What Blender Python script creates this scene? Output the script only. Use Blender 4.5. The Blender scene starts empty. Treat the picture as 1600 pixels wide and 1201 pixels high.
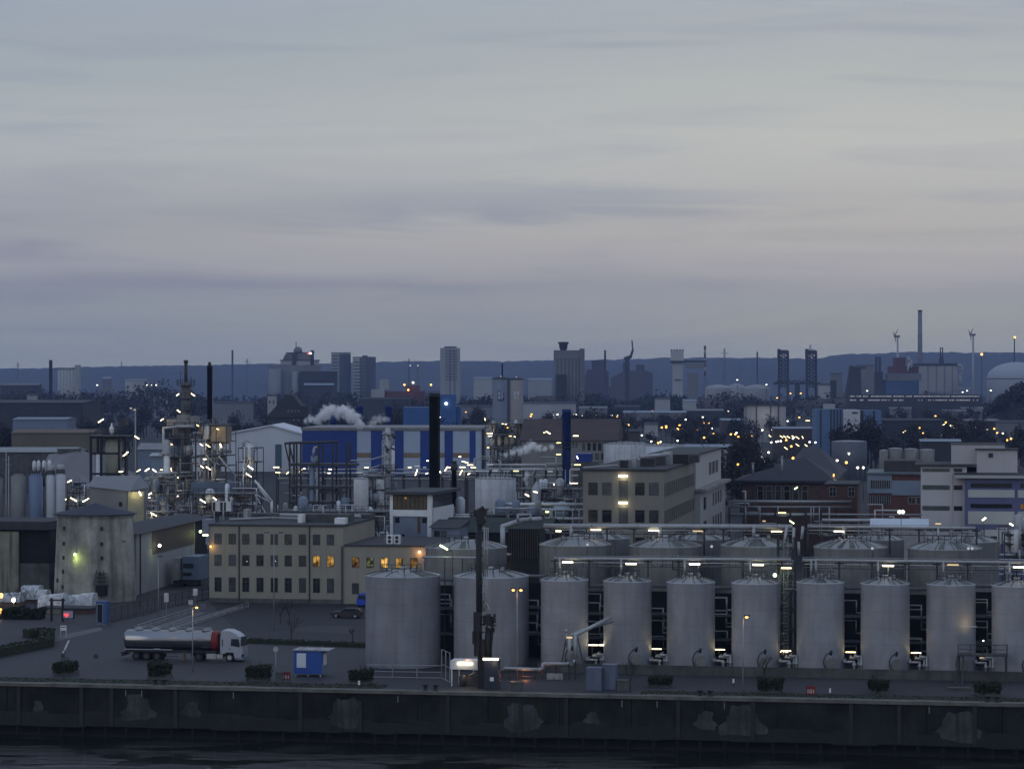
import bpy, math, random
from mathutils import Vector, Matrix
R = math.radians
rnd = random.Random(7)
scene = bpy.context.scene
COL = scene.collection

# ------------------------------------------------------------------ camera
cam_d = bpy.data.cameras.new("camera")
cam = bpy.data.objects.new("camera", cam_d)
COL.objects.link(cam)
cam.location = (0, 0, 34)
cam.rotation_euler = (R(90), 0, 0)
cam_d.lens = 90
cam_d.sensor_width = 36
cam_d.clip_start = 1
cam_d.clip_end = 40000
scene.camera = cam

# ------------------------------------------------------------------ sky and sun (dusk under thin cloud)
world = bpy.data.worlds.new("World")
scene.world = world
world.use_nodes = True
SUN_EL, SUN_AZ = 4.0, 232.0
def build_world():
    nt = world.node_tree
    N, L = nt.nodes, nt.links
    N.clear()
    out = N.new("ShaderNodeOutputWorld")
    bg = N.new("ShaderNodeBackground")
    sky = N.new("ShaderNodeTexSky")
    sky.sky_type = 'NISHITA'
    sky.sun_disc = False
    sky.sun_elevation = R(SUN_EL)
    sky.sun_rotation = R(SUN_AZ)
    sky.dust_density = 2.0
    geo = N.new("ShaderNodeTexCoord")
    sep = N.new("ShaderNodeSeparateXYZ")
    L.new(geo.outputs["Generated"], sep.inputs[0])
    # elevation as sine, 0..1
    ramp = N.new("ShaderNodeValToRGB")
    cr = ramp.color_ramp
    cr.interpolation = 'LINEAR'
    # stops: sin(elevation) stretched so that 0..0.2 covers most of the ramp
    mp = N.new("ShaderNodeMapRange")
    mp.inputs[1].default_value = 0.0
    mp.inputs[2].default_value = 0.2
    mp.inputs[3].default_value = 0.0
    mp.inputs[4].default_value = 0.8
    mp.clamp = False
    # large soft wobble so that the cloud layers are not ruled lines
    mpw = N.new("ShaderNodeMapping")
    mpw.inputs["Scale"].default_value = (5, 5, 34)
    L.new(geo.outputs["Generated"], mpw.inputs[0])
    nz0 = N.new("ShaderNodeTexNoise")
    nz0.inputs["Scale"].default_value = 1.3
    nz0.inputs["Detail"].default_value = 5
    nz0.inputs["Roughness"].default_value = 0.5
    L.new(mpw.outputs[0], nz0.inputs["Vector"])
    wob = N.new("ShaderNodeMath"); wob.operation = 'MULTIPLY_ADD'
    wob.inputs[1].default_value = 0.022
    L.new(nz0.outputs["Fac"], wob.inputs[0])
    L.new(sep.outputs["Z"], wob.inputs[2])
    sub = N.new("ShaderNodeMath"); sub.operation = 'SUBTRACT'
    sub.inputs[1].default_value = 0.011
    L.new(wob.outputs[0], sub.inputs[0])
    L.new(sub.outputs[0], mp.inputs[0])
    L.new(mp.outputs[0], ramp.inputs[0])
    def e(py): return max(0.0, (600.5 - py) / 4000.0 / 0.2 * 0.8)
    stops = [(e(600), (.48, .47, .35)), (e(545), (.46, .455, .352)), (e(490), (.41, .415, .378)),
             (e(452), (.40, .395, .392)), (e(424), (.478, .455, .445)), (e(370), (.52, .495, .458)), (e(300), (.535, .527, .50)),
             (e(210), (.57, .572, .54)), (e(120), (.50, .525, .512)), (e(40), (.455, .485, .505)),
             (.72, (.46, .52, .60)), (.82, (.50, .58, .70)), (1.0, (.47, .55, .69))]
    for i, (p, c) in enumerate(stops):
        el = cr.elements[i] if i < 2 else cr.elements.new(p)
        el.position = p
        el.color = (*c, 1)
    # thin darker streaks of stratus
    mp2 = N.new("ShaderNodeMapping")
    mp2.inputs["Scale"].default_value = (6, 6, 70)
    mp2.inputs["Rotation"].default_value = (R(0.5), R(-1.2), 0)
    mp2.inputs["Location"].default_value = (3.1, 0.4, 1.9)
    L.new(geo.outputs["Generated"], mp2.inputs[0])
    nz = N.new("ShaderNodeTexNoise")
    nz.inputs["Scale"].default_value = 0.95
    nz.inputs["Detail"].default_value = 6
    nz.inputs["Roughness"].default_value = 0.52
    nz.inputs["Distortion"].default_value = 1.3
    L.new(mp2.outputs[0], nz.inputs["Vector"])
    r2 = N.new("ShaderNodeValToRGB")
    r2.color_ramp.elements[0].position = 0.47
    r2.color_ramp.elements[0].color = (0, 0, 0, 1)
    r2.color_ramp.elements[1].position = 0.72
    r2.color_ramp.elements[1].color = (1, 1, 1, 1)
    L.new(nz.outputs["Fac"], r2.inputs[0])
    mix = N.new("ShaderNodeMixRGB")
    mix.blend_type = 'MULTIPLY'
    mix.inputs[2].default_value = (.855, .87, .935, 1)
    L.new(r2.outputs[0], mix.inputs[0])
    L.new(ramp.outputs[0], mix.inputs[1])
    # one longer bank of darker cloud low over the plain, broad in the east and thinning to a thread westwards
    def MR(src, a, b_, c, d, smooth=False):
        n = N.new("ShaderNodeMapRange"); n.inputs[1].default_value = a; n.inputs[2].default_value = b_; n.inputs[3].default_value = c; n.inputs[4].default_value = d
        if smooth: n.interpolation_type = 'SMOOTHSTEP'
        L.new(src, n.inputs[0]); return n.outputs[0]
    def MA(op, a, b_):
        n = N.new("ShaderNodeMath"); n.operation = op
        for k, v in enumerate((a, b_)):
            if isinstance(v, (int, float)): n.inputs[k].default_value = v
            elif v is not None: L.new(v, n.inputs[k])
        return n.outputs[0]
    sx, sz = sep.outputs["X"], sep.outputs["Z"]
    z0 = MR(sx, -.16, -.04, .0615, .0712)
    wd = MR(sx, -.17, .10, .017, .0045)
    dd = MA('ABSOLUTE', MA('ADD', MA('SUBTRACT', sz, z0), MA('MULTIPLY', MA('SUBTRACT', nz.outputs["Fac"], .5), .030)), 0)
    core = MR(MA('DIVIDE', dd, wd), 0, 1, 1, 0, True)
    fade = MA('MULTIPLY', MR(sx, .05, .16, 1, .15), MR(sep.outputs["Y"], .8, .95, 0, 1))
    bank = MA('MULTIPLY', MA('MULTIPLY', core, fade), MR(nz0.outputs["Fac"], .35, .65, .45, 1.0))
    mbk = N.new("ShaderNodeMixRGB"); mbk.blend_type = 'MULTIPLY'; mbk.inputs[2].default_value = (.80, .83, .915, 1)
    L.new(bank, mbk.inputs[0]); L.new(mix.outputs[0], mbk.inputs[1]); mix = mbk
    # left (east) side of the sky a little dimmer
    mx = N.new("ShaderNodeMapRange")
    mx.inputs[1].default_value = -0.22; mx.inputs[2].default_value = 0.12
    mx.inputs[3].default_value = 1.0; mx.inputs[4].default_value = 0.0
    L.new(sep.outputs["X"], mx.inputs[0])
    mul = N.new("ShaderNodeMixRGB"); mul.blend_type = 'MULTIPLY'; mul.inputs[2].default_value = (.80, .855, .945, 1)
    L.new(mix.outputs[0], mul.inputs[1]); L.new(mx.outputs[0], mul.inputs[0])
    # the sky behind the camera, opposite the afterglow, is bluer and brighter
    my = N.new("ShaderNodeMapRange"); my.inputs[1].default_value = .15; my.inputs[2].default_value = -.5; my.inputs[3].default_value = 0; my.inputs[4].default_value = 1
    L.new(sep.outputs["Y"], my.inputs[0])
    mb = N.new("ShaderNodeMixRGB"); mb.blend_type = 'MULTIPLY'; mb.inputs[2].default_value = (1.04, 1.08, 1.13, 1)
    L.new(my.outputs[0], mb.inputs[0]); L.new(mul.outputs[0], mb.inputs[1]); mul = mb
    # clear twilight air above the cloud shines through a little
    sc = N.new("ShaderNodeMixRGB"); sc.blend_type = 'MULTIPLY'; sc.inputs[0].default_value = 1
    sc.inputs[2].default_value = (.05, .05, .05, 1)
    L.new(sky.outputs[0], sc.inputs[1])
    fin = N.new("ShaderNodeMixRGB"); fin.blend_type = 'MIX'; fin.inputs[0].default_value = 0.93
    L.new(sc.outputs[0], fin.inputs[1]); L.new(mul.outputs[0], fin.inputs[2])
    L.new(fin.outputs[0], bg.inputs[0])
    bg.inputs[1].default_value = 1.0
    L.new(bg.outputs[0], out.inputs[0])
build_world()
sun_d = bpy.data.lights.new("sun", 'SUN')
sun_d.energy = 0.30
sun_d.angle = R(40)
sun_d.color = (1, .93, .78)
sun = bpy.data.objects.new("sun", sun_d)
COL.objects.link(sun)
sun.rotation_euler = (R(90 - 12), 0, R(-38))

scene.view_settings.view_transform = 'Standard'
scene.view_settings.look = 'None'
scene.view_settings.exposure = 0
scene.view_settings.gamma = 1
scene.cycles.use_denoising = True
try:
    scene.cycles.denoiser = 'OPENIMAGEDENOISE'
except Exception:
    pass
scene.cycles.max_bounces = 5
scene.cycles.diffuse_bounces = 3
scene.cycles.glossy_bounces = 3
scene.cycles.volume_bounces = 3
scene.cycles.transparent_max_bounces = 6
scene.cycles.caustics_reflective = False
scene.cycles.caustics_refractive = False
scene.cycles.sample_clamp_indirect = 2.0

# ------------------------------------------------------------------ survey helpers
# the site was surveyed from the ship's rail 34 m above the quay: bearing (px) and range give a place on the ground
FX, CX, CY, H = 4000.0, 800.0, 600.5, 34.0
A = R(9.7)                                  # the quay runs 9.7 degrees off square
CA, SA = math.cos(A), math.sin(A)
def X(px, D): return (px - CX) * D / FX
def Z(py, D): return H - (py - CY) * D / FX
def DG(py): return H * FX / (py - CY)
def S(D): return D / FX
def Q(u, w, z=0.0): return Vector((u * CA + w * SA, 282 - u * SA + w * CA, z))
def UQ(px, w):
    k = (px - CX) / FX
    return (k * (282 + w * CA) - w * SA) / (CA + k * SA)

# ------------------------------------------------------------------ materials
MATS = {}
def mat(name, col, rough=.8, metal=0.0, var=.25, scale=.5, streak=0.0, seam=None, spec=.3, dirt=None, grid=None, bump=0.0, sf=1.6):
    if name in MATS: return MATS[name]
    m = bpy.data.materials.new(name); m.use_nodes = True
    nt = m.node_tree; N, L = nt.nodes, nt.links
    b = N["Principled BSDF"]
    b.inputs["Roughness"].default_value = rough
    b.inputs["Metallic"].default_value = metal
    b.inputs["Specular IOR Level"].default_value = spec
    tc = N.new("ShaderNodeTexCoord")
    nz = N.new("ShaderNodeTexNoise")
    nz.inputs["Scale"].default_value = scale
    nz.inputs["Detail"].default_value = 6
    nz.inputs["Roughness"].default_value = .62
    oi = N.new("ShaderNodeObjectInfo"); ov = N.new("ShaderNodeVectorMath"); ov.operation = 'SCALE'; ov.inputs[0].default_value = (37, 53, 0)
    L.new(oi.outputs["Random"], ov.inputs["Scale"])
    oa = N.new("ShaderNodeVectorMath"); oa.operation = 'ADD'; L.new(tc.outputs["Object"], oa.inputs[0]); L.new(ov.outputs[0], oa.inputs[1])
    L.new(oa.outputs[0], nz.inputs["Vector"])
    rp = N.new("ShaderNodeValToRGB")
    rp.color_ramp.elements[0].position = .3; rp.color_ramp.elements[1].position = .72
    lo = [c * (1 - var) for c in col]; hi = [min(1, c * (1 + var)) for c in col]
    rp.color_ramp.elements[0].color = (*lo, 1); rp.color_ramp.elements[1].color = (*hi, 1)
    L.new(nz.outputs["Fac"], rp.inputs[0])
    cur = rp.outputs[0]
    def mul(fac_socket, color):
        nonlocal cur
        mx = N.new("ShaderNodeMixRGB"); mx.blend_type = 'MIX'
        L.new(fac_socket, mx.inputs[0]); L.new(cur, mx.inputs[1]); mx.inputs[2].default_value = (*color, 1)
        cur = mx.outputs[0]
    if streak:
        mp = N.new("ShaderNodeMapping"); mp.inputs["Scale"].default_value = (sf, sf, .09)
        L.new(oa.outputs[0], mp.inputs[0])
        n2 = N.new("ShaderNodeTexNoise"); n2.inputs["Scale"].default_value = 1.1; n2.inputs["Detail"].default_value = 5
        L.new(mp.outputs[0], n2.inputs["Vector"])
        r2 = N.new("ShaderNodeValToRGB"); r2.color_ramp.elements[0].position = .45; r2.color_ramp.elements[1].position = .72
        r2.color_ramp.elements[1].color = (streak, streak, streak, 1)
        L.new(n2.outputs["Fac"], r2.inputs[0])
        mul(r2.outputs[0], dirt or tuple(c * .35 for c in col))
    if seam:
        sp = N.new("ShaderNodeSeparateXYZ"); L.new(tc.outputs["Object"], sp.inputs[0])
        mo = N.new("ShaderNodeMath"); mo.operation = 'MODULO'; mo.inputs[1].default_value = seam
        L.new(sp.outputs["Z"], mo.inputs[0])
        lt = N.new("ShaderNodeMath"); lt.operation = 'LESS_THAN'; lt.inputs[1].default_value = .05
        L.new(mo.outputs[0], lt.inputs[0])
        hf = N.new("ShaderNodeMath"); hf.operation = 'MULTIPLY'; hf.inputs[1].default_value = .35
        L.new(lt.outputs[0], hf.inputs[0])
        mul(hf.outputs[0], tuple(c * .45 for c in col))
    if grid:
        bk = N.new("ShaderNodeTexBrick")
        bk.inputs["Scale"].default_value = 1; bk.inputs["Brick Width"].default_value = grid[0]; bk.inputs["Row Height"].default_value = grid[1]
        bk.inputs["Mortar Size"].default_value = grid[2]
        mp = N.new("ShaderNodeMapping"); mp.inputs["Rotation"].default_value = (R(90), 0, 0)
        L.new(tc.outputs["Object"], mp.inputs[0]); L.new(mp.outputs[0], bk.inputs["Vector"])
        hf = N.new("ShaderNodeMath"); hf.operation = 'MULTIPLY'; hf.inputs[1].default_value = .5
        L.new(bk.outputs["Fac"], hf.inputs[0])
        mul(hf.outputs[0], tuple(c * .5 for c in col))
    hv = N.new("ShaderNodeHueSaturation"); vr = N.new("ShaderNodeMapRange"); vr.inputs[3].default_value = .91; vr.inputs[4].default_value = 1.08
    L.new(oi.outputs["Random"], vr.inputs[0]); L.new(vr.outputs[0], hv.inputs["Value"]); L.new(cur, hv.inputs["Color"]); cur = hv.outputs[0]
    L.new(cur, b.inputs["Base Color"])
    rr = N.new("ShaderNodeMapRange"); rr.inputs[3].default_value = max(.02, rough - .12); rr.inputs[4].default_value = min(1, rough + .12)
    L.new(nz.outputs["Fac"], rr.inputs[0]); L.new(rr.outputs[0], b.inputs["Roughness"])
    if bump:
        bp = N.new("ShaderNodeBump"); bp.inputs["Strength"].default_value = bump
        L.new(nz.outputs["Fac"], bp.inputs["Height"]); L.new(bp.outputs[0], b.inputs["Normal"])
    MATS[name] = m
    return m
def emit(name, col, strength):
    if name in MATS: return MATS[name]
    m = bpy.data.materials.new(name); m.use_nodes = True
    nt = m.node_tree; N, L = nt.nodes, nt.links
    N.clear()
    o = N.new("ShaderNodeOutputMaterial"); e = N.new("ShaderNodeEmission")
    e.inputs[0].default_value = (*col, 1); e.inputs[1].default_value = strength
    L.new(e.outputs[0], o.inputs[0])
    MATS[name] = m
    return m
def glass(name, col=(.012, .014, .016), rough=.12):
    return mat(name, col, rough=rough, var=.2, scale=.9, spec=.5)

M_tank = mat("tank_steel", (.69, .75, .88), rough=.5, var=.15, scale=.35, streak=.6, seam=1.9, dirt=(.48, .505, .56), sf=.85)
M_tank2 = mat("tank_old_paint", (.56, .59, .63), rough=.6, var=.16, scale=.4, streak=.6, seam=1.9, dirt=(.33, .33, .32))
M_roofp = mat("tank_roof_paint", (.22, .225, .23), rough=.6, var=.2, scale=.7)
M_roofd = mat("tank_roof_moss", (.10, .105, .10), rough=.85, var=.4, scale=.9)
M_steel = mat("galvanised_steel", (.29, .30, .31), rough=.45, metal=.3, var=.15, scale=1.2)
M_dsteel = mat("dark_steel", (.045, .047, .05), rough=.6, var=.35, scale=1.0)
M_black = mat("black_paint", (.018, .018, .02), rough=.55, var=.3, scale=.8)
M_white = mat("white_paint", (.62, .63, .64), rough=.5, var=.12, scale=.8)
M_pipe = mat("pipe_cladding", (.34, .35, .365), rough=.4, metal=.25, var=.15, scale=1.5)
M_conc = mat("concrete", (.26, .26, .25), rough=.9, var=.25, scale=.6, streak=.3)
M_dconc = mat("dark_concrete", (.085, .088, .085), rough=.92, var=.4, scale=.5, streak=.4)
M_rust = mat("rusty_steel", (.12, .075, .05), rough=.85, var=.4, scale=1.3)
M_beige = mat("beige_render", (.275, .258, .21), rough=.9, var=.08, scale=.35, streak=.12)
M_roofdark = mat("roof_felt", (.045, .047, .052), rough=.85, var=.3, scale=.5)
M_glass = glass("window_glass")
M_blind = mat("window_half_blind", (.035, .038, .042), rough=.3, var=.6, scale=.8)
M_blind2 = mat("window_blind_grey", (.07, .075, .08), rough=.5, var=.5, scale=.6)
M_frame = mat("window_frame", (.30, .30, .28), rough=.6, var=.1)
M_dframe = mat("dark_frame", (.05, .05, .05), rough=.6, var=.1)
M_blue = mat("royal_blue_sheet", (.012, .040, .21), rough=.45, var=.12, scale=.5)
M_bluel = mat("sky_blue_sheet", (.035, .095, .26), rough=.5, var=.15, scale=.3)
M_slate = mat("blue_grey_sheet", (.16, .20, .26), rough=.6, var=.15, scale=.3)
M_brick = mat("brick", (.105, .062, .050), rough=.9, var=.3, scale=.8, grid=(.5, .16, .02))
M_brown = mat("brown_sheet", (.12, .085, .06), rough=.8, var=.25, scale=.4)
M_green = mat("dark_green_roof", (.03, .042, .036), rough=.85, var=.3, scale=.4)
M_red = mat("red_paint", (.15, .018, .022), rough=.5, var=.15)
M_hedge = mat("hedge_leaf", (.022, .030, .014), rough=.9, var=.5, scale=2.0)
M_bark = mat("bark", (.035, .03, .026), rough=.95, var=.3, scale=2)
M_twig = mat("winter_twigs", (.026, .025, .023), rough=.95, var=.45, scale=.15)
M_twig2 = mat("evergreen_crown", (.016, .021, .017), rough=.95, var=.5, scale=.15)
E_tube = emit("tube_warm_white", (1, .76, .36), 5)
E_tubew = emit("tube_cool_white", (1, .84, .52), 6)
E_dim = emit("tube_dim", (1, .72, .40), .9)
E_sod = emit("sodium_orange", (1, .44, .09), 6)
E_wht = emit("lamp_white", (1, .93, .78), 9)
E_cool = emit("lamp_cool", (.85, .95, 1), 6)
E_grn = emit("lamp_greenish", (.80, 1, .45), 7)
E_red = emit("lamp_red", (1, .10, .08), 6)
E_off = emit("globe_faint", (.75, .8, .85), .55)

# ------------------------------------------------------------------ mesh builder
class MB:
    def __init__(s): s.v, s.f, s.m, s.sm = [], [], [], []
    def add(s, vs, fs, m=0, smooth=False):
        n = len(s.v); s.v += [tuple(v) for v in vs]
        for f in fs:
            s.f.append(tuple(i + n for i in f)); s.m.append(m); s.sm.append(smooth)
        return s
    def box(s, x0, y0, z0, x1, y1, z1, m=0):
        if x0 > x1: x0, x1 = x1, x0
        if y0 > y1: y0, y1 = y1, y0
        if z0 > z1: z0, z1 = z1, z0
        return s.add([(x0,y0,z0),(x1,y0,z0),(x1,y1,z0),(x0,y1,z0),(x0,y0,z1),(x1,y0,z1),(x1,y1,z1),(x0,y1,z1)],
              [(0,3,2,1),(4,5,6,7),(0,1,5,4),(1,2,6,5),(2,3,7,6),(3,0,4,7)], m)
    def rev(s, prof, n=24, c=(0,0), m=0, smooth=True, cap0=True, cap1=True):
        # prof: list of (r, z)
        vs, fs = [], []
        k = len(prof)
        for r, z in prof:
            for i in range(n):
                t = 2*math.pi*i/n
                vs.append((c[0]+r*math.cos(t), c[1]+r*math.sin(t), z))
        for j in range(k-1):
            for i in range(n):
                a, b = j*n+i, j*n+(i+1)%n
                fs.append((a, b, b+n, a+n))
        s.add(vs, fs, m, smooth)
        base = len(s.v) - len(vs)
        if cap0 and prof[0][0] > 1e-4: s.f.append(tuple(base+i for i in reversed(range(n)))); s.m.append(m); s.sm.append(False)
        if cap1 and prof[-1][0] > 1e-4: s.f.append(tuple(base+(k-1)*n+i for i in range(n))); s.m.append(m); s.sm.append(False)
        return s
    def cyl(s, x, y, z0, z1, r, n=16, r2=None, m=0): return s.rev([(r, z0), (r if r2 is None else r2, z1)], n, (x, y), m)
    def tube(s, p, q, r, n=8, m=0, r2=None):
        p, q = Vector(p), Vector(q); d = q - p
        if d.length < 1e-6: return s
        d.normalize()
        up = Vector((0,0,1)) if abs(d.z) < .95 else Vector((1,0,0))
        a = d.cross(up).normalized(); b = d.cross(a).normalized()
        r2 = r if r2 is None else r2
        vs = []
        for (c, rr) in ((p, r), (q, r2)):
            for i in range(n):
                t = 2*math.pi*i/n
                vs.append(c + a*(rr*math.cos(t)) + b*(rr*math.sin(t)))
        fs = [(i, (i+1)%n, n+(i+1)%n, n+i) for i in range(n)]
        s.add(vs, fs, m, n > 5)
        base = len(s.v) - 2*n
        s.f.append(tuple(base+i for i in reversed(range(n)))); s.m.append(m); s.sm.append(False)
        s.f.append(tuple(base+n+i for i in range(n))); s.m.append(m); s.sm.append(False)
        return s
    def bar(s, p, q, w=.1, m=0): return s.tube(p, q, w*.7, 4, m)
    def ball(s, c, r, m=0, n=10, k=6, sz=1.0):
        prof = [(r*math.sin(math.pi*j/k)+1e-5, c[2]-r*sz*math.cos(math.pi*j/k)) for j in range(k+1)]
        return s.rev(prof, n, (c[0], c[1]), m, True, False, False)
    def pipe(s, pts, r, n=8, m=0):
        for i in range(len(pts)-1): s.tube(pts[i], pts[i+1], r, n, m)
        for p in pts[1:-1]: s.ball(p, r*1.06, m, 8, 5)
        return s
    def prism(s, prof, y0, y1, m=0):          # prof: list of (x, z), counter-clockwise seen from -y
        n = len(prof)
        vs = [(x, y0, z) for x, z in prof] + [(x, y1, z) for x, z in prof]
        fs = [tuple(range(n)), tuple(range(2*n-1, n-1, -1))] + [(i, n+i, n+(i+1)%n, (i+1)%n) for i in range(n)]
        return s.add(vs, fs, m)
    def prismx(s, prof, x0, x1, m=0):         # prof: list of (y, z)
        n = len(prof)
        vs = [(x0, y, z) for y, z in prof] + [(x1, y, z) for y, z in prof]
        fs = [tuple(reversed(range(n))), tuple(range(n, 2*n))] + [(i, (i+1)%n, n+(i+1)%n, n+i) for i in range(n)]
        return s.add(vs, fs, m)
    def poly(s, pts, m=0): return s.add(pts, [tuple(range(len(pts)))], m)
    def rail(s, pts, h=1.1, r=.035, step=2.0, m=0):
        for a, b in zip(pts[:-1], pts[1:]):
            a, b = Vector(a), Vector(b); n = max(1, int((b-a).length/step))
            for k in range(n+1):
                p = a.lerp(b, k/n); s.bar(p, p+Vector((0,0,h)), r*2, m)
            for hh in (h, h*.55): s.bar(a+Vector((0,0,hh)), b+Vector((0,0,hh)), r*2, m)
        return s
    def mesh(s, name, mats):
        me = bpy.data.meshes.new(name)
        me.from_pydata(s.v, [], s.f)
        if not isinstance(mats, (list, tuple)): mats = [mats]
        for m in mats: me.materials.append(m)
        me.polygons.foreach_set("material_index", s.m)
        me.polygons.foreach_set("use_smooth", s.sm)
        me.update()
        return me

def put(name, me, parent=None, loc=(0,0,0), rz=0.0, rot=None, label=None):
    o = bpy.data.objects.new(name, me)
    COL.objects.link(o)
    o.location = loc
    o.rotation_euler = rot if rot else (0, 0, rz)
    if parent: o.parent = parent
    if label: o["label"] = label
    return o
def part(name, mb, mats, parent, loc=(0,0,0), rz=0.0, rot=None, label=None):
    return put(name, mb.mesh(name, mats), parent, loc, rz, rot, label)
def tag(o, label, cat, group=None):
    o["label"] = label; o["category"] = cat
    if group: o["group"] = group
    return o
def thing(name, label, cat, loc=(0,0,0), rz=0.0, group=None):
    o = bpy.data.objects.new(name, None)
    COL.objects.link(o)
    o.location = loc; o.rotation_euler = (0,0,rz); o.empty_display_size = .5
    return tag(o, label, cat, group)
def solo(name, mb, mats, label, cat, loc=(0,0,0), rz=0.0, group=None):
    return tag(put(name, mb.mesh(name, mats), None, loc, rz), label, cat, group)
def struct(name, mb, mats, kind="structure", loc=(0,0,0), rz=0.0):
    o = put(name, mb.mesh(name, mats), None, loc, rz); o["kind"] = kind; return o
def dup(root, loc, rz=None, label=None, group=None):
    r = root.copy(); COL.objects.link(r); r.location = loc
    if rz is not None: r.rotation_euler = (0,0,rz)
    if label: r["label"] = label
    if group: r["group"] = group
    for ch in list(root.children):
        c = ch.copy(); COL.objects.link(c); c.parent = r
        for g in list(ch.children):
            d = g.copy(); COL.objects.link(d); d.parent = c
    return r
def glow(parent, loc, energy, col, r=.15):
    d = bpy.data.lights.new("glow", 'POINT'); d.energy = energy; d.color = col; d.shadow_soft_size = r
    o = bpy.data.objects.new("glow", d); COL.objects.link(o); o.location = loc; o.parent = parent
    return o
_cache = {}
def cached(key, fn):
    if key not in _cache: _cache[key] = fn()
    return _cache[key]
def window(parent, x, z, w, h, y=0.0, rz=0.0, glassm=None, framem=None, mull=1, trans=0, lit=None, name="window"):
    """window (> pane) standing 5 cm proud of a wall; x,z = lower left corner"""
    fm = framem or M_dframe; gm = lit or glassm or rnd.choice((M_glass, M_glass, M_blind, M_glass, M_blind2))
    def mk():
        b = MB(); t = .07
        b.box(0, -.05, 0, w, .02, t).box(0, -.05, h-t, w, .02, h).box(0, -.05, t, t, .02, h-t).box(w-t, -.05, t, w, .02, h-t)
        for k in range(1, mull+1):
            xx = w*k/(mull+1); b.box(xx-.03, -.045, t, xx+.03, .015, h-t)
        if trans: b.box(t, -.042, h*trans-.03, w-t, .012, h*trans+.03)
        return b.mesh("window", fm)
    def mk2(): return MB().box(.06, -.02, .06, w-.06, .018, h-.06).mesh("pane", gm)
    o = put(name, cached(("wf", round(w,2), round(h,2), fm.name, mull, trans), mk), parent, (x, y, z), rz)
    put("pane", cached(("wp", round(w,2), round(h,2), gm.name), mk2), o)
    return o
def strip(parent, loc, length=1.3, m=None, tilt=0.0, rz=0.0, th=.09, name="strip_light"):
    m = m or E_tube
    me = cached(("strip", round(length,2), m.name, th), lambda: MB().box(-length/2, -th, -th, length/2, th, th).mesh("strip_light", m))
    return put(name, me, parent, loc, rot=(0, tilt, rz))
def text(name, body, size, parent, loc, m, rz=0.0, extrude=.01):
    cu = bpy.data.curves.new(name, 'FONT'); cu.body = body; cu.size = size; cu.extrude = extrude
    cu.align_x = 'CENTER'; cu.align_y = 'CENTER'
    ob = bpy.data.objects.new(name, cu)
    dg = bpy.context.evaluated_depsgraph_get()
    COL.objects.link(ob)
    dg.update()
    me = bpy.data.meshes.new_from_object(ob.evaluated_get(bpy.context.evaluated_depsgraph_get()))
    bpy.data.objects.remove(ob); bpy.data.curves.remove(cu)
    me.materials.clear(); me.materials.append(m)
    return put(name, me, parent, loc, rot=(R(90), 0, rz))
# ------------------------------------------------------------------ ground, roads, water, hills
def qpoly(pts, z): return [tuple(Q(u, w, z)) for u, w in pts]
def sheet(name, pts, z, m): return struct(name, MB().poly(qpoly(pts, z)), m)
M_ground = mat("yard_ground", (.020, .021, .022), rough=.95, var=.45, scale=.03)
M_asph = mat("asphalt", (.033, .035, .040), rough=.75, var=.35, scale=.09, spec=.3)
M_asph2 = mat("worn_asphalt", (.019, .021, .024), rough=.8, var=.4, scale=.12, spec=.3)
M_pave = mat("paving", (.10, .102, .105), rough=.85, var=.2, scale=.6)
M_grass = mat("verge_grass", (.020, .026, .014), rough=.95, var=.5, scale=.9)
M_oldquay = mat("quay_deck", (.075, .076, .068), rough=.9, var=.35, scale=.5)
def water_mat():
    m = bpy.data.materials.new("dark_river_water"); m.use_nodes = True
    nt = m.node_tree; N, L = nt.nodes, nt.links
    b = N["Principled BSDF"]
    b.inputs["Base Color"].default_value = (.009, .0095, .009, 1)
    b.inputs["Roughness"].default_value = .08
    b.inputs["Specular IOR Level"].default_value = .5
    tc = N.new("ShaderNodeTexCoord")
    mp = N.new("ShaderNodeMapping"); mp.inputs["Scale"].default_value = (.35, 1.0, 1)
    L.new(tc.outputs["Object"], mp.inputs[0])
    n1 = N.new("ShaderNodeTexNoise"); n1.inputs["Scale"].default_value = .55; n1.inputs["Detail"].default_value = 7; n1.inputs["Roughness"].default_value = .62
    L.new(mp.outputs[0], n1.inputs["Vector"])
    mp2 = N.new("ShaderNodeMapping"); mp2.inputs["Scale"].default_value = (.06, .12, 1)
    L.new(tc.outputs["Object"], mp2.inputs[0])
    n2 = N.new("ShaderNodeTexNoise"); n2.inputs["Scale"].default_value = 1.0; n2.inputs["Detail"].default_value = 4
    L.new(mp2.outputs[0], n2.inputs["Vector"])
    # rougher patches between smooth ones
    r = N.new("ShaderNodeMapRange"); r.inputs[1].default_value = .44; r.inputs[2].default_value = .58; r.inputs[3].default_value = .12; r.inputs[4].default_value = 1.0
    L.new(n2.outputs["Fac"], r.inputs[0])
    bp = N.new("ShaderNodeBump"); bp.inputs["Distance"].default_value = 1.3
    L.new(r.outputs[0], bp.inputs["Strength"])
    L.new(n1.outputs["Fac"], bp.inputs["Height"]); L.new(bp.outputs[0], b.inputs["Normal"])
    return m
M_water = water_mat()
b = MB(); b.poly(qpoly([(-2500, 1.2), (-2500, -500), (2500, -500), (2500, 1.2)], -6.0))
struct("water", b, M_water)
b = MB()
g = [(-4500, .5), (4500, .5), (6000, 11500), (-6000, 11500)]
b.poly(qpoly(g, 0))
struct("ground", b, M_ground)
sheet("quay_road", [(-95, 1.2), (150, 1.2), (150, 20), (-95, 20)], .008, M_asph)
sheet("yard_road", [(-95, 20.003), (-14.5, 20.003), (-14.5, 130), (-95, 130)], .008, M_asph)
def gp(px, py): 
    D = DG(py); return (X(px, D), D)
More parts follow.
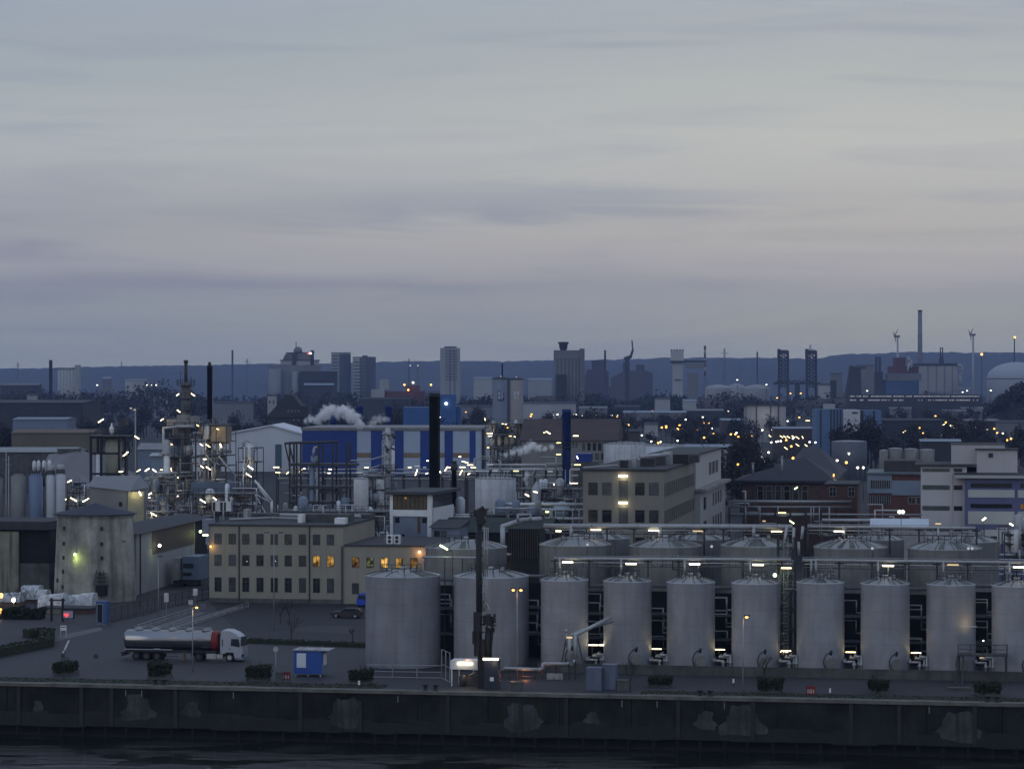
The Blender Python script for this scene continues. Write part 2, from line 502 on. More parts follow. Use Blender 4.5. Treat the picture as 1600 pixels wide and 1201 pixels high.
def gsheet(name, pix, z, m):
    b = MB(); b.poly([(*gp(x, y), z) for x, y in pix]); return struct(name, b, m)
# parking lot with its kerbed edge (the low hedge stands in front of it)
gsheet("parking_lot", [(388, 1001), (600, 1008), (600, 942), (330, 941), (345, 960)], .016, M_asph2)
gsheet("pavement", [(222, 985), (240, 985.5), (322, 957), (312, 955)], .020, M_pave)
gsheet("pavement", [(262, 981), (272, 981.5), (385, 947), (366, 948)], .024, M_pave)
gsheet("pavement", [(0, 1022), (95, 1000), (160, 984), (158, 979), (92, 993), (0, 1015)], .020, M_pave)
gsheet("pavement", [(455, 985), (545, 990), (548, 978), (480, 977)], .021, M_asph)
M_line = mat("road_paint", (.42, .42, .40), rough=.8, var=.3, scale=1.5)
gsheet("road_marking", [(97, 1020), (100, 1020), (109, 1000), (106.5, 1000)], .024, M_line)
# grass verge along the quay, with tufts
sheet("grass_verge", [(-95, 1.6), (-15, 1.6), (-15, 5.4), (-95, 5.4)], .03, M_grass)
sheet("grass_verge", [(14, 1.4), (120, 1.4), (120, 5.0), (14, 5.0)], .03, M_grass)
b = MB()
for k in range(5200):
    u = rnd.uniform(-94, 119)
    if -15 < u < 14: continue
    w = rnd.uniform(1.5, 5.2); h = rnd.uniform(.04, .13); t = rnd.uniform(0, 3.14); d = rnd.uniform(.05, .16)
    p = Q(u, w, .03)
    b.add([p+Vector((d*math.cos(t), d*math.sin(t), 0)), p-Vector((d*math.cos(t), d*math.sin(t), 0)), p+Vector((rnd.uniform(-.1,.1), rnd.uniform(-.1,.1), h))], [(0,1,2)])
o = struct("grass_tufts", b, M_grass, "stuff")
# hills: ridge profile in bearing/elevation, foot at 5.4 km, crest at 7.6 km
def ridge(px):
    P = [(-900, 574), (0, 576), (100, 575), (200, 572), (330, 570), (480, 568), (600, 566), (700, 563.5), (800, 564.5), (900, 562), (1000, 561), (1100, 559.5),
         (1200, 559), (1275, 560), (1300, 556), (1340, 552.5), (1430, 550), (1520, 552), (1600, 550.5), (1800, 552), (2500, 556)]
    for (a, ya), (c, yc) in zip(P[:-1], P[1:]):
        if a <= px <= c: return ya + (yc-ya)*(px-a)/(c-a)
    return 574
def hsh(i, j): 
    return random.Random(i*7919+j*104729).uniform(-1, 1)
def hills():
    b = MB(); nx, ny = 420, 12
    vs, fs = [], []
    for j in range(ny+1):
        t = j/ny
        for i in range(nx+1):
            px = -800 + 3200*i/nx
            D = 5200 + 2600*t
            crest = H + (CY - ridge(px))*7800/FX
            s = t*t*(3-2*t)
            z = -1 + (crest+1)*s
            und = 7*math.sin(px*.021+t*5)*math.sin(t*7+px*.007)*(1-t)*t*4
            bump = hsh(i, j)*(2.2 if j == ny else 2.8)*(.3+.7*t)
            z = z + und + bump
            vs.append((X(px, D), D, z))
    for j in range(ny):
        for i in range(nx):
            a = j*(nx+1)+i
            fs.append((a, a+1, a+nx+2, a+nx+1))
    n = len(vs)
    for i in range(nx+1):
        px = -800 + 3200*i/nx
        vs.append((X(px, 8300), 8300, -1))
    for i in range(nx):
        a = ny*(nx+1)+i
        fs.append((a, a+1, n+i+1, n+i))
    b.add(vs, fs, 0, False)
    return struct("hills", b, mat("wooded_hillside", (.026, .032, .032), rough=1, var=.5, scale=.006))
hills()

# ------------------------------------------------------------------ quay wall
def quay_wall():
    t = thing("quay_wall", "dark stained concrete quay wall along the water with a pale worn coping", "quay wall", Q(0, 0, 0), -A)
    M_q = mat("quay_concrete", (.0135, .0155, .0125), rough=.95, var=.85, scale=.33, streak=.7, dirt=(.008, .011, .008))
    M_p = mat("patched_concrete", (.048, .053, .053), rough=.9, var=.6, scale=.5, streak=.9, dirt=(.022, .026, .024))
    M_pile = mat("shaded_quay_piles", (.008, .009, .008), rough=.9, var=.4, scale=1)  # near black: the shade under the quay deck is put into this colour
    M_cop = mat("coping_stone", (.11, .11, .095), rough=.9, var=.4, scale=.5)
    b = MB()
    x = -130.0
    while x < 150:
        w = 7.9
        b.box(x, -.02-rnd.uniform(0, .05), -4.35-rnd.uniform(0, .25), x+w, 1.4, -.30); x += w+.06
    part("wall_panel", b, M_q, t)
    b = MB(); x = -130.0
    while x < 150:
        w = rnd.uniform(3.6, 4.4); b.box(x, -.28-rnd.uniform(0, .04), -.30, x+w, 1.15, .06+rnd.uniform(-.02, .03)); x += w+.03
    part("coping", b, M_cop, t)
    part("backing", MB().box(-130, 1.42, -4.4, 150, 1.48, -.02), M_pile, t)
    b = MB(); x = -130.0
    while x < 150:
        w = rnd.uniform(1.5, 5); b.box(x, -.085, -4.75+rnd.uniform(-.1, .1), x+w, -.0, -3.25+rnd.uniform(-.35, .35)); x += w+.002
    part("algae_band", b, mat("wet_algae", (.010, .014, .011), rough=.6, var=.5, scale=.8), t)
    b = MB(); b.box(-130, 1.5, -7, 150, 2.0, -4.2); part("back_wall", b, M_pile, t)
    b = MB()
    for k in range(-50, 58): b.cyl(k*2.6+rnd.uniform(-.1, .1), .35, -7.2, -4.2, .22, 8)
    part("piles", b, M_pile, t)["kind"] = "stuff"
    for px, w, h in ((215, 3.6, 2.9), (541, 3.6, 3.3), (816, 4.2, 3.0), (1160, 4.6, 3.2), (1500, 4.4, 3.2), (1223-120, 2.2, 2.0), (60, 1.2, 1.2), (925, 1.6, 1.3), (300, 2.0, 1.6)):
        u = UQ(px, 0); b = MB(); n = 40; pts = []; ph = rnd.uniform(0, 6)
        for k in range(n):
            a = 2*math.pi*k/n; rr = 1 + .10*math.sin(3*a+ph) + .06*math.sin(7*a+ph*2) + rnd.uniform(-.05, .05)
            cx, cz = math.copysign(abs(math.cos(a))**.6, math.cos(a)), math.copysign(abs(math.sin(a))**.6, math.sin(a))
            pts.append((u + w/2*rr*cx*(1.15 if cz < 0 else .75), -2.5 + h/2*rr*cz))
        b.prism(pts, -.11, .1); part("repair_patch", b, M_p, t)
    for px in (30, 128, 175, 275, 470, 563, 700, 813, 885, 1060, 1177, 1330, 1405, 1523):
        u = UQ(px, 0); b = MB(); b.box(u-.22, -.22, -4.6, u+.22, -.09, -.4 if px not in (813, 563) else -1.2); part("rubbing_strip", b, M_black, t)
    for px in (197, 222, 365, 622, 972, 1027, 1132, 1452):
        u = UQ(px, 0); b = MB(); b.bar((u, -.12, -.5), (u, -.12, -1.2), .07); part("mooring_ring", b, M_steel, t)
quay_wall()
def bollard(px, py, lab, first=[None]):
    u = UQ(px, .9); 
    if not first[0]:
        t = thing("mooring_bollard", lab, "bollard", Q(u, .75, .03), -A, "bollards along the quay edge")
        part("post", MB().rev([(.34, 0), (.34, .06), (.22, .10), (.20, .45), (.24, .5)], 12), M_black, t)
        part("cap", MB().rev([(.24, .5), (.36, .56), (.36, .68), (.1, .74)], 12), M_black, t)
        first[0] = t
    else: dup(first[0], Q(u, .75, .03), None, lab)
for i, (a, c, w) in enumerate(((243, 257, "below the tanker truck's hedge box"), (665, 681, "left of the white canopy"), (1094, 1110, "in front of the fourth slim tank"), (1543, 1558, "at the right end of the quay"))):
    bollard(a, 0, "left bollard of the pair on the quay " + w)
    bollard(c, 0, "right bollard of the pair on the quay " + w)
# ------------------------------------------------------------------ storage tanks
def tank(px0, px1, rimY, w, label, apexY=None, group="tanks in the tank farm", m=None, ladder=0, manway=True, stripe=0, name="storage_tank", zbase=0.0, deck=True):
    u = UQ((px0+px1)/2, w); p = Q(u, w)
    r = (px1-px0)/2*p.y/FX
    h = Z(rimY, p.y)
    t = thing(name, label, "tank", (p.x, p.y, zbase), -A, group)
    m = m or M_tank
    b = MB(); b.rev([(r, 0), (r, h-.12), (r+.06, h-.12), (r+.06, h)], 40, (0,0), 0, True, True, False)
    part("shell", b, m, t)
    rise = r*.30 if apexY is None else Z(apexY, p.y)-h
    # domed roof in sectors; weathered mossy sectors in between, radial stiffening ribs on top
    b = MB(); n = 36; rings = [(r+.05, 0), (r*.82, .36), (r*.6, .66), (r*.35, .88), (r*.12, .985), (.01, 1.0)]
    for i in range(n):
        dark = rnd.random() < .27
        for j in range(len(rings)-1):
            (r0, f0), (r1, f1) = rings[j], rings[j+1]
            a0, a1 = 2*math.pi*i/n, 2*math.pi*(i+1)/n
            P = lambda rr, f, a: (rr*math.cos(a), rr*math.sin(a), h+.002+rise*f)
            b.add([P(r0,f0,a0), P(r0,f0,a1), P(r1,f1,a1), P(r1,f1,a0)], [(0,1,2,3)], 1 if dark and (j < 3 or rnd.random() < .5) else 0)
    for i in range(12):
        a = 2*math.pi*(i+.5)/12
        for j in range(3):
            (r0, f0), (r1, f1) = rings[j], rings[j+1]
            b.bar((r0*math.cos(a), r0*math.sin(a), h+.03+rise*f0), (r1*math.cos(a), r1*math.sin(a), h+.03+rise*f1), .07, 1)
    part("roof", b, [M_roofp, M_roofd], t)
    part("roof_hatch", MB().cyl(0, 0, h+rise*.95, h+rise+.35, .35, 12), M_steel, t)
    part("roof_vent", MB().cyl(r*.35, -r*.25, h+rise*.6, h+rise*.8+.5, .22, 10), M_steel, t)
    part("roof_vent", MB().cyl(-r*.3, -r*.3, h+rise*.6, h+rise*.8+.4, .18, 10), M_steel, t)
    b = MB(); pts = []
    for k in range(9):
        a = math.pi*(1.15+.7*k/8); pts.append((r*.62*math.cos(a), r*.62*math.sin(a), h+rise*.62))
    b.rail(pts, 1.0, .025, 1.4); part("handrail", b, M_dsteel, t)
    if manway:
        a = R(-62); c = Vector((r*math.cos(a), r*math.sin(a), 1.55)); d = Vector((math.cos(a), math.sin(a), 0))
        b = MB(); b.tube(c-d*.3, c+d*.28, .62, 18).tube(c+d*.28, c+d*.34, .72, 18); part("manway", b, mat("manway_steel", (.17, .17, .16), rough=.7, var=.2), t)
        b = MB()
        for k in range(9):
            q0 = math.pi*(.55+.9*k/9); q1 = math.pi*(.55+.9*(k+1)/9)
            s = Vector((-d.y, d.x, 0))
            b.bar(c+d*.3+s*(-1.05*math.cos(q0)*-1)*1+Vector((0,0,1.15*math.sin(q0)*-1+ .2)), c+d*.3+s*(1.05*math.cos(q1))+Vector((0,0,-1.15*math.sin(q1)+.2)), .09)
        b.tube(c+Vector((0,0,1.0)), c+Vector((0,0,1.5))+d*.2, .14, 8)
        part("manway_shadow_arc", b, M_black, t)  # black arc of bars stands in for the manway's curved shadow
    if ladder:
        b = MB(); a = R(ladder); q = Vector((r*1.02*math.cos(a), r*1.02*math.sin(a), 0)); s = Vector((-math.sin(a), math.cos(a), 0))*.25
        b.bar(q+s, q+s+Vector((0,0,h+1)), .06).bar(q-s, q-s+Vector((0,0,h+1)), .06)
        for k in range(int(h/.4)): b.bar(q+s+Vector((0,0,.4*k+.3)), q-s+Vector((0,0,.4*k+.3)), .04)
        for k in range(int(h/1.2)):
            z = 2.4+1.2*k
            for a1, a2 in ((-90, -30), (-30, 30), (30, 90)):
                dd = Vector((math.cos(a), math.sin(a), 0)); f = lambda an: q + dd*(.35+.35*math.cos(R(an))) + s.normalized()*.35*math.sin(R(an)) + Vector((0,0,z))
                b.bar(f(a1), f(a2), .04)
        part("ladder", b, M_steel, t)
    return t, p, r, h, rise
FRONT = [(571, 688, 897, "broad pale tank at the left end of the front row, beside the parking lot"),
         (709, 826, 898, "broad pale tank standing behind the black loading arm"),
         (845, 919, 904, "slim pale tank right behind the white pipes of the jetty"),
         (943, 1018, 906, "slim tank behind the blue grey cabinets, with a sloping pipe ending at it"),
         (1042, 1117, 908, "slim tank between the cabinet tank and the one with a street lamp"),
         (1143, 1217, 909, "slim tank with a street lamp in front and greenish light at its rim"),
         (1245, 1319, 908, "slim tank just right of the caged ladder shaft"),
         (1345, 1421, 910, "slim tank second right of the caged ladder shaft"),
         (1448, 1524, 911, "slim tank with a warm reflection of lamplight on its shell"),
         (1550, 1627, 913, "slim tank cut by the right edge of the picture")]
FT = []
for i, (a, c, y, l) in enumerate(FRONT):
    FT.append(tank(a, c, y, 26.0 if i < 2 else 24.4, l, apexY=(889.5 if i < 2 else y-6-rnd.uniform(0, 2.5)), manway=i > 1, ladder=(0, 0, 0, 0, 0, -8, 0, 0, 0, 0)[i]))
for i, (a, c, y, ap, l) in enumerate(((665, 792, 853, 842, "broad tank behind the loading arm, lit green by a lamp at its rim"),
        (843, 955, 849, 838, "broad domed tank behind the slim tank of the white jetty pipes"),
        (983, 1096, 851, 840, "broad domed tank behind the gap over the blue grey cabinets"),
        (1126, 1238, 850, 839, "broad domed tank left of the pipe bridge tower"),
        (1272, 1386, 853, 841, "broad domed tank just right of the pipe bridge tower"),
        (1419, 1533, 855, 843, "broad domed tank below the white office block"))):
    tank(a, c, y, 46, l, apexY=ap, m=M_tank2, manway=False, group="broad tanks of the second row")
for i, (a, c, y, ap, l) in enumerate(((886, 984, 839, 829, "third row tank peeping out right of the first broad dome"),
        (1044, 1140, 840, 831, "third row tank peeping out between two broad domes"),
        (1330, 1412, 841, 832, "third row tank peeping out right of the pipe bridge dome"),
        (1462, 1560, 844, 834, "third row tank whose dome shows below the blue trimmed block"))):
    tank(a, c, y, 62, l, apexY=ap, m=M_tank2, manway=False, group="tanks of the third row")
D = 318; s_ = S(D); t = thing("yard_lamp", "slanted greenish lamp on an arm lighting the tank behind the loading arm", "lamp", (X(707, D), D, 0), -A)
part("pole", MB().cyl(0, 0, 0, Z(862, D), .06, 6).tube((0, 0, Z(862, D)), (-15*s_, .2, Z(852.5, D)), .05, 6), M_dsteel, t)
strip(t, (-14*s_, .1, Z(855, D)), 1.1, E_grn, tilt=R(28), th=.09); glow(t, (-14*s_, .6, Z(857, D)), 42, (.78, 1, .2), .2)
t = thing("walkway_pipe", "pale horizontal pipe across the tank behind the loading arm", "pipe", (X(702, D), D, 0), -A)
part("pipe", MB().tube((-44*s_, .4, Z(871, D)), (42*s_, .4, Z(871, D)), .14, 8), M_pipe, t)
for k in (-40, -8, 20, 40): part("post", MB().bar((k*s_, .4, 0), (k*s_, .4, Z(871, D)), .1), M_dsteel, t)
# shade between the rows is built as dark sheets further down, low bund wall in front
b = MB(); b.box(UQ(840, 20.6), 20.55, 0, 120, 20.75, 1.05).box(UQ(840, 20.6), 20.5, 1.05, 120, 20.8, 1.12)
solo("bund_wall", b, M_dconc, "long low grey wall in front of the slim tanks", "wall", (0, 282, 0), 0)
o = bpy.data.objects["bund_wall"]; o.location = Q(0, 0); o.rotation_euler = (0, 0, -A)
# dark pump and pipe racks between front tanks
GAPS = [(930, 1007), (1029, 1013), (1128, 1014), (1231, 1016), (1332, 1018), (1434, 1019), (1537, 1027)]
M_deep = mat("dark_cladding_gap_shade", (.012, .014, .014), rough=.9, var=.3, scale=.8)
GAPL = ["left of the blue grey cabinets", "right of the blue grey cabinets", "below the third strip lamp of the tank row", "at the foot of the caged ladder shaft", "second right of the ladder shaft", "third right of the ladder shaft", "inside the railed steel gantry"]
for i, ((px, ly), gl) in enumerate(zip(GAPS, GAPL)):
    w = 24.0; u = UQ(px, w); p = Q(u, w)
    t = thing("pipe_manifold", "white bent pipes under a strip lamp, " + gl, "pipes", p, -A, "pipe manifolds between the slim tanks")
    def L(x, y): return (x-px)*p.y/FX, Z(y, p.y)
    for k, (x0, x1, yt, yb) in enumerate(((-3, 10, 1024, 1056), (4, 14, 1021, 1058), (-12, 3, 1029, 1055))):
        b = MB(); s = p.y/FX; zt = Z(yt+i*.8, p.y); 
        b.pipe([(x0*s, 1.8, zt), (x0*s, -.4-.3*k, zt), (x1*s, -.4-.3*k, zt), (x1*s, -.4-.3*k, .5), (x1*s+.3, -.9-.3*k, .3)], .14, 8)
        b.cyl(x1*s, -.4-.3*k, 1.2, 1.5, .24, 10); part("pipe", b, M_pipe, t)
    b = MB(); b.box(.55, -1.2, 0, 1.5, -.3, .55).cyl(.1, -.9, 0, .7, .22, 10).box(-.4, -.6, 0, .3, .2, .3); part("pump", b, M_steel, t)
    lx, lz = L(px-4, ly)
    b = MB(); b.bar((lx-.1, .4, 0), (lx-.1, .4, lz+.12), .1).bar((lx-.1, .4, lz+.12), (lx+.3, -.2, lz+.12), .06); part("lamp_post", b, M_dsteel, t)
    m = E_dim if i == 6 else (E_tubew if i == 0 else E_tube)
    strip(t, (lx+.1, -.25, lz), .55 if i == 6 else 1.15, m, th=.055)
    if i == 0: strip(t, (lx+1.1, -.25, lz+.02), .6, m, th=.07)
    if i != 6: glow(t, (lx+.1, -.5, lz-.35), 1.0 if i else 6, (1, .72, .36), .2)
# back structure between tanks: dark pipe racks at mid-height
for i, (px, yt) in enumerate(((697, 905), (833, 900), (931, 915), (1030, 915), (1129, 918), (1332, 918), (1434, 920), (1537, 915))):
    w = 34; u = UQ(px, w); p = Q(u, w); s = p.y/FX
    t = thing("pipe_rack", "dark pipe rack standing in the " + ("first second third fourth fifth sixth seventh eighth".split()[i]) + " gap from the left between the front tanks", "pipe rack", p, -A, "pipe racks behind the front tanks")
    zt = Z(yt, p.y); b = MB(); hw = 1.4
    for x in (-hw, hw):
        for y in (0, 2.4): b.bar((x, y, 0), (x, y, zt), .18)
    for z in (zt*.3, zt*.62, zt-.1):
        for y in (0, 2.4): b.bar((-hw, y, z), (hw, y, z), .16)
        b.box(-hw, .1, z+.1, hw, 2.3, z+.16)
    part("frame", b, M_dsteel, t)
    b = MB()
    for k in range(5):
        z = rnd.uniform(2, zt-1); b.pipe([(-hw, .3+.3*k, z), (hw*.3, .3+.3*k, z), (hw*.3, .3+.3*k, z-1.5), (hw, .3+.3*k, z-1.5)], .09, 6)
    part("pipework", b, M_steel, t)
    b = MB(); b.box(-2.6, 3.2, 0, 2.6, 3.5, zt*.9); part("cladding", b, M_deep, t)  # dark sheet put in for the shade of the gap

# ------------------------------------------------------------------ overhead pipes with strip lamps
def overhead(px0, px1, y0, y1, w, r, label, lamps, drops, posts, zdrop, name="overhead_pipe"):
    u0, u1 = UQ(px0, w), UQ(px1, w); p = Q(u0, w)
    pe = Q(u1, w); z0 = Z((y0), p.y); z1 = Z(y1, pe.y); Ln = u1-u0
    z = (z0+z1)/2
    t = thing(name, label, "pipe", (p.x, p.y, 0), -A, "overhead pipes")
    b = MB(); b.tube((0, 0, z0), (Ln, 0, z1), r, 12)
    k = 0
    while k*6 < Ln: b.tube((k*6, 0, z0+(z1-z0)*k*6/Ln), (k*6+.12, 0, z0+(z1-z0)*(k*6+.12)/Ln), r*1.3, 12); k += 1
    b.tube((0, .6, z0-.1), (Ln, .6, z1-.1), r*.6, 8)
    part("pipe", b, M_pipe, t)
    for q in range(3):
        dz, dy, rr = (-.55, 1.2, .07), (-.2, 1.0, .05), (.28, .4, .04)
        dz, dy, rr = ((-.55, 1.2, .07), (-.2, 1.0, .05), (.28, .4, .04))[q]
        part("thin_pipe", MB().tube((0, dy, z0+dz), (Ln, dy, z1+dz), rr, 6), M_steel if q else M_tank2, t)
    part("catwalk", MB().add([(0, 1.6, z0-1.0), (Ln, 1.6, z1-1.0), (Ln, 2.5, z1-1.0), (0, 2.5, z0-1.0), (0, 1.6, z0-1.1), (Ln, 1.6, z1-1.1), (Ln, 2.5, z1-1.1), (0, 2.5, z0-1.1)], [(0,1,2,3), (7,6,5,4), (4,5,1,0), (3,2,6,7)]), M_dsteel, t)
    part("handrail", MB().rail([(0, 1.6, z0-1.0), (Ln, 1.6, z1-1.0)], 1.05, .022, 1.6), M_dsteel, t)
    rgo = random.Random(int(px0))
    for q in range(int(Ln/2.6)):
        xx = rgo.uniform(.3, Ln-.3); zz = z0+(z1-z0)*xx/Ln; ln = rgo.uniform(.4, zdrop*1.1)
        part("fitting", MB().pipe([(xx, .5, zz+rgo.uniform(-.1, .5)), (xx, .5, zz-ln), (xx+rgo.uniform(-.8, .8), .5, zz-ln)], rgo.choice((.03, .05, .08)), 6), rgo.choice((M_dsteel, M_steel, M_pipe)), t)
    def lu(px): return UQ(px, w)-u0
    for px in drops:
        b = MB(); x = lu(px); zz = z0+(z1-z0)*x/Ln
        b.pipe([(x, 0, zz), (x, -.35, zz-.1), (x, -.35, zz-zdrop)], r*.75, 8); part("drop_pipe", b, M_pipe, t)
    for px, hh in posts:
        b = MB(); x = lu(px); zz = z0+(z1-z0)*x/Ln
        b.bar((x, .3, zz-hh), (x, .3, zz), .16); b.bar((x-.5, .3, zz-.35), (x+.5, .3, zz-.35), .14); part("support", b, M_dsteel, t)
    for px, py, L, m, en in lamps:
        x = lu(px); zz = Z(py, p.y - x*SA)
        o = strip(t, (x, -.55, zz), L, m, th=.075)
        bb = MB().box(-L/2-.05, -.09, .085, L/2+.05, .09, .12).bar((0, 0, .11), (0, .55, .35), .05)
        part("lamp_bracket", bb, M_dsteel, o)
        if en: glow(t, (x, -.15, zz-.45), en, (1, .78, .45), .3)
    return t
E_tt = emit("tube_bright", (1, .86, .58), 9)
ft = "long pale pipe on brackets running over the front row of slim tanks"
overhead(866, 1236, 872, 874, 25.6, .16, "long pale pipe over the slim tanks left of the ladder shaft",
    [(888, 877.5, 1.25, E_tt, 9), (987, 880, 1.25, E_tt, 9), (1086, 880.5, 1.25, E_tt, 9), (1185, 881.5, 1.3, E_tt, 9), (1229, 886.5, 1.2, E_tube, 8)],
    (875, 971, 1070, 1172), ((866, 2.2), (920, 3.4), (1012, 2.2), (1060, 2.4), (1161, 2.2), (1222, 12)), 2.0)
overhead(1254, 1640, 874.5, 879, 25.6, .16, "long pale pipe over the slim tanks right of the ladder shaft",
    [(1388, 883, 1.3, E_tt, 9), (1489, 881.5, 1.3, E_dim, 0), (1594, 885, 1.6, E_tt, 9)],
    (1268, 1275, 1372, 1474, 1577), ((1255, 12), (1311, 2.4), (1362, 2.2), (1414, 2.4), (1464, 2.4), (1512, 2.6)), 1.9)
overhead(850, 1238, 821.5, 823, 47, .29, "thick pale pipe over the broad domed tanks left of the bridge tower",
    [(873.5, 829, .7, E_tubew, 10), (932, 827, 1.3, E_tube, 10), (1022, 828, 1.25, E_tt, 12), (1091, 829, 1.3, E_dim, 0), (1214, 829.5, 1.35, E_tube, 12)],
    (893, 1032, 1178), ((860, 8), (948, 3), (990, 3), (1100, 4), (1130, 3)), 1.6)
overhead(1262, 1524, 822, 825, 47, .17, "thinner pale pipe over the broad domed tanks right of the bridge tower",
    [(1311, 829.5, 1.2, E_tt, 12), (1466, 817.5, .7, E_dim, 0)],
    (1320, 1466), ((1262, 8), (1390, 3.4), (1436, 3.4), (1526, 3)), 1.4)
# caged ladder shaft and bridge tower around x=1215..1260
def ladder_tower():
    w = 29; u = UQ(1229, w); p = Q(u, w); s = p.y/FX
    t = thing("ladder_tower", "tall open steel shaft with a caged ladder between the slim tanks", "steel tower", p, -A)
    zt = Z(838, p.y); b = MB()
    for x in (-1.0, 1.0):
        for y in (-1, 1): b.bar((x, y, 0), (x, y, zt), .14)
    k = 0
    while k*2.4 < zt:
        z = k*2.4
        for y in (-1, 1): b.bar((-1, y, z), (1, y, z), .1).bar((-1, y, z), (1, y, min(zt, z+2.4)), .06)
        k += 1
    part("frame", b, M_dsteel, t)
    b = MB()
    for x in (-.25, .25): b.bar((x, -1.1, 0), (x, -1.1, zt), .07)
    for k in range(int(zt/.4)): b.bar((-.25, -1.1, k*.4), (.25, -1.1, k*.4), .05)
    part("ladder", b, M_steel, t)
    b = MB(); b.box(-.7, -.9, zt*.72, .9, .9, zt*.72+1.6).box(-1.6, -1, zt*.60, 1.6, 1, zt*.60+.1); part("control_platform", b, M_slate, t)
    b = MB(); b.rail([(-1.6,-1,zt*.60+.1), (1.6,-1,zt*.60+.1)], 1.0, .03, .8); part("handrail", b, M_steel, t)
    strip(t, (-.2, -1.4, Z(1016, p.y)), .9, E_tube, th=.05)
    o = part("globe_lamp", MB().ball((-1.3, -1.4, Z(897, p.y)), .22), E_grn, t)
    glow(t, (-1.6, -2.2, Z(899, p.y)), 60, (.72, 1, .45), .3)
    # raking white pipes to the upper bridge
    for (x0, y0, x1, y1) in ((1224, 858, 1229, 822), (1239, 856, 1240, 824), (1252, 842, 1254, 822), (1248, 868, 1247, 846)):
        part("raking_pipe", MB().tube(((x0-1229)*s, .5, Z(y0, p.y)), ((x1-1229)*s, .5, Z(y1, p.y)), .17, 8), M_pipe, t)
ladder_tower()
def small_globe(px, yt, w, label, m=E_off, n=1, h0=0, r=.17, name="globe_lamp_post", group="small globe lamps in the tank farm"):  # default globes are unlit; faint emission stands in for their paleness
    u = UQ(px, w); p = Q(u, w); z = Z(yt, p.y)
    t = thing(name, label, "lamp", p, -A, group)
    part("pole", MB().cyl(0, 0, h0, z, .045, 6), M_dsteel, t)
    for k in range(n):
        dx = 0 if n == 1 else (-.22 + .44*k)
        part("globe", MB().ball((dx, -.05, z+.05), r), m, t)
small_globe(918, 851, 36, "small globe lamp on a thin pole before the first broad domed tank", h0=9)
small_globe(1112, 854, 36, "small globe lamp on a thin pole right of the second broad domed tank", h0=8)
small_globe(1363, 857, 36, "small globe lamp on a thin pole before the dome right of the bridge tower", h0=8)
small_globe(1516, 857, 36, "small globe lamp on a thin pole before the rightmost broad dome", n=2, h0=8)
small_globe(1408, 800, 66, "tall thin pole with two globe lamps in front of the brick wing", n=2, m=emit("globe_soft", (.9, 1, .85), 1.6), r=.28)

# ------------------------------------------------------------------ jetty equipment in front of the tanks
def loading_arm():
    D = 287.0; s = S(D); t = thing("loading_arm", "tall black marine loading arm with white hose pipes standing on the quay", "loading arm", (X(752, D), D, 0), -A)
    def P(px, py, y=0): return ((px-752)*s, y, Z(py, D))
    b = MB(); b.box(-.35, -.35, 0, .45, .35, Z(1000, D)).tube(P(749, 1000), P(749, 800), .30, 10).tube(P(746, 1000), P(746, 830), .12, 8)
    for k in range(16):
        z = Z(1000-12*k, D); b.box(-.55, -.25, z, .35, .25, z+.12)
    part("riser", b, M_black, t)
    b = MB(); b.tube(P(749, 830, -.5), P(749, 985, -.5), .33, 10, r2=.26).box(-.75, -.8, Z(985, D), .05, -.2, Z(955, D)).tube(P(748, 985, -.5), P(752, 1029, -.5), .16, 8, r2=.05)
    part("outer_arm", b, M_black, t)
    b = MB(); b.box(-.8, -.5, Z(806, D), .6, .5, Z(796, D)).tube(P(744, 800), P(756, 792), .22, 8).tube(P(752, 812, -.7), P(752, 812, .7), .5, 14).tube(P(744, 798), P(764, 795), .09, 8)
    part("swivel_head", b, M_black, t)
    for k, (x, r) in enumerate(((757.5, .11), (761, .05), (763.5, .045))):
        b = MB(); b.pipe([P(x-3, 826, -.2), P(x, 824, -.2), P(x-1.5, 900, -.2), P(x-3, 955, -.2)], r, 8); part("hose_pipe", b, M_pipe, t)
    part("stay", MB().tube(P(759, 938, -.3), P(771, 960, -.3), .05, 6), M_pipe, t)
    b = MB(); b.box(*P(756, 974, -.5)[:2], Z(974, D), (767-752)*s, .3, Z(960, D)); 
    for k in range(26):
        x, y = rnd.uniform(755, 773), rnd.uniform(960, 985); q = P(x, y, rnd.uniform(-.5, .5)); d = rnd.uniform(.12, .4)
        b.box(q[0]-d/2, q[1]-d/2, q[2]-d, q[0]+d/2, q[1]+d/2, q[2]+d*.6)
    b.tube(P(763, 980), P(761, 1026), .33, 8).tube(P(770, 965, .2), P(766, 1026, .2), .14, 8)
    part("counterweight", b, M_black, t)
    b = MB(); b.box(*P(744, 0)[:1], -.9, Z(1005, D), (740-752)*s, -.2, Z(985, D)); b.box((742-752)*s, -.7, Z(1024, D), (750-752)*s, -.1, Z(985, D)); part("coupler", b, M_black, t)
    b = MB(); b.pipe([P(774, 960, .1), P(776, 985, .1), P(771, 1012, .1), P(766, 1012, .1)], .03, 6); part("cable", b, M_steel, t)
    return t
loading_arm()
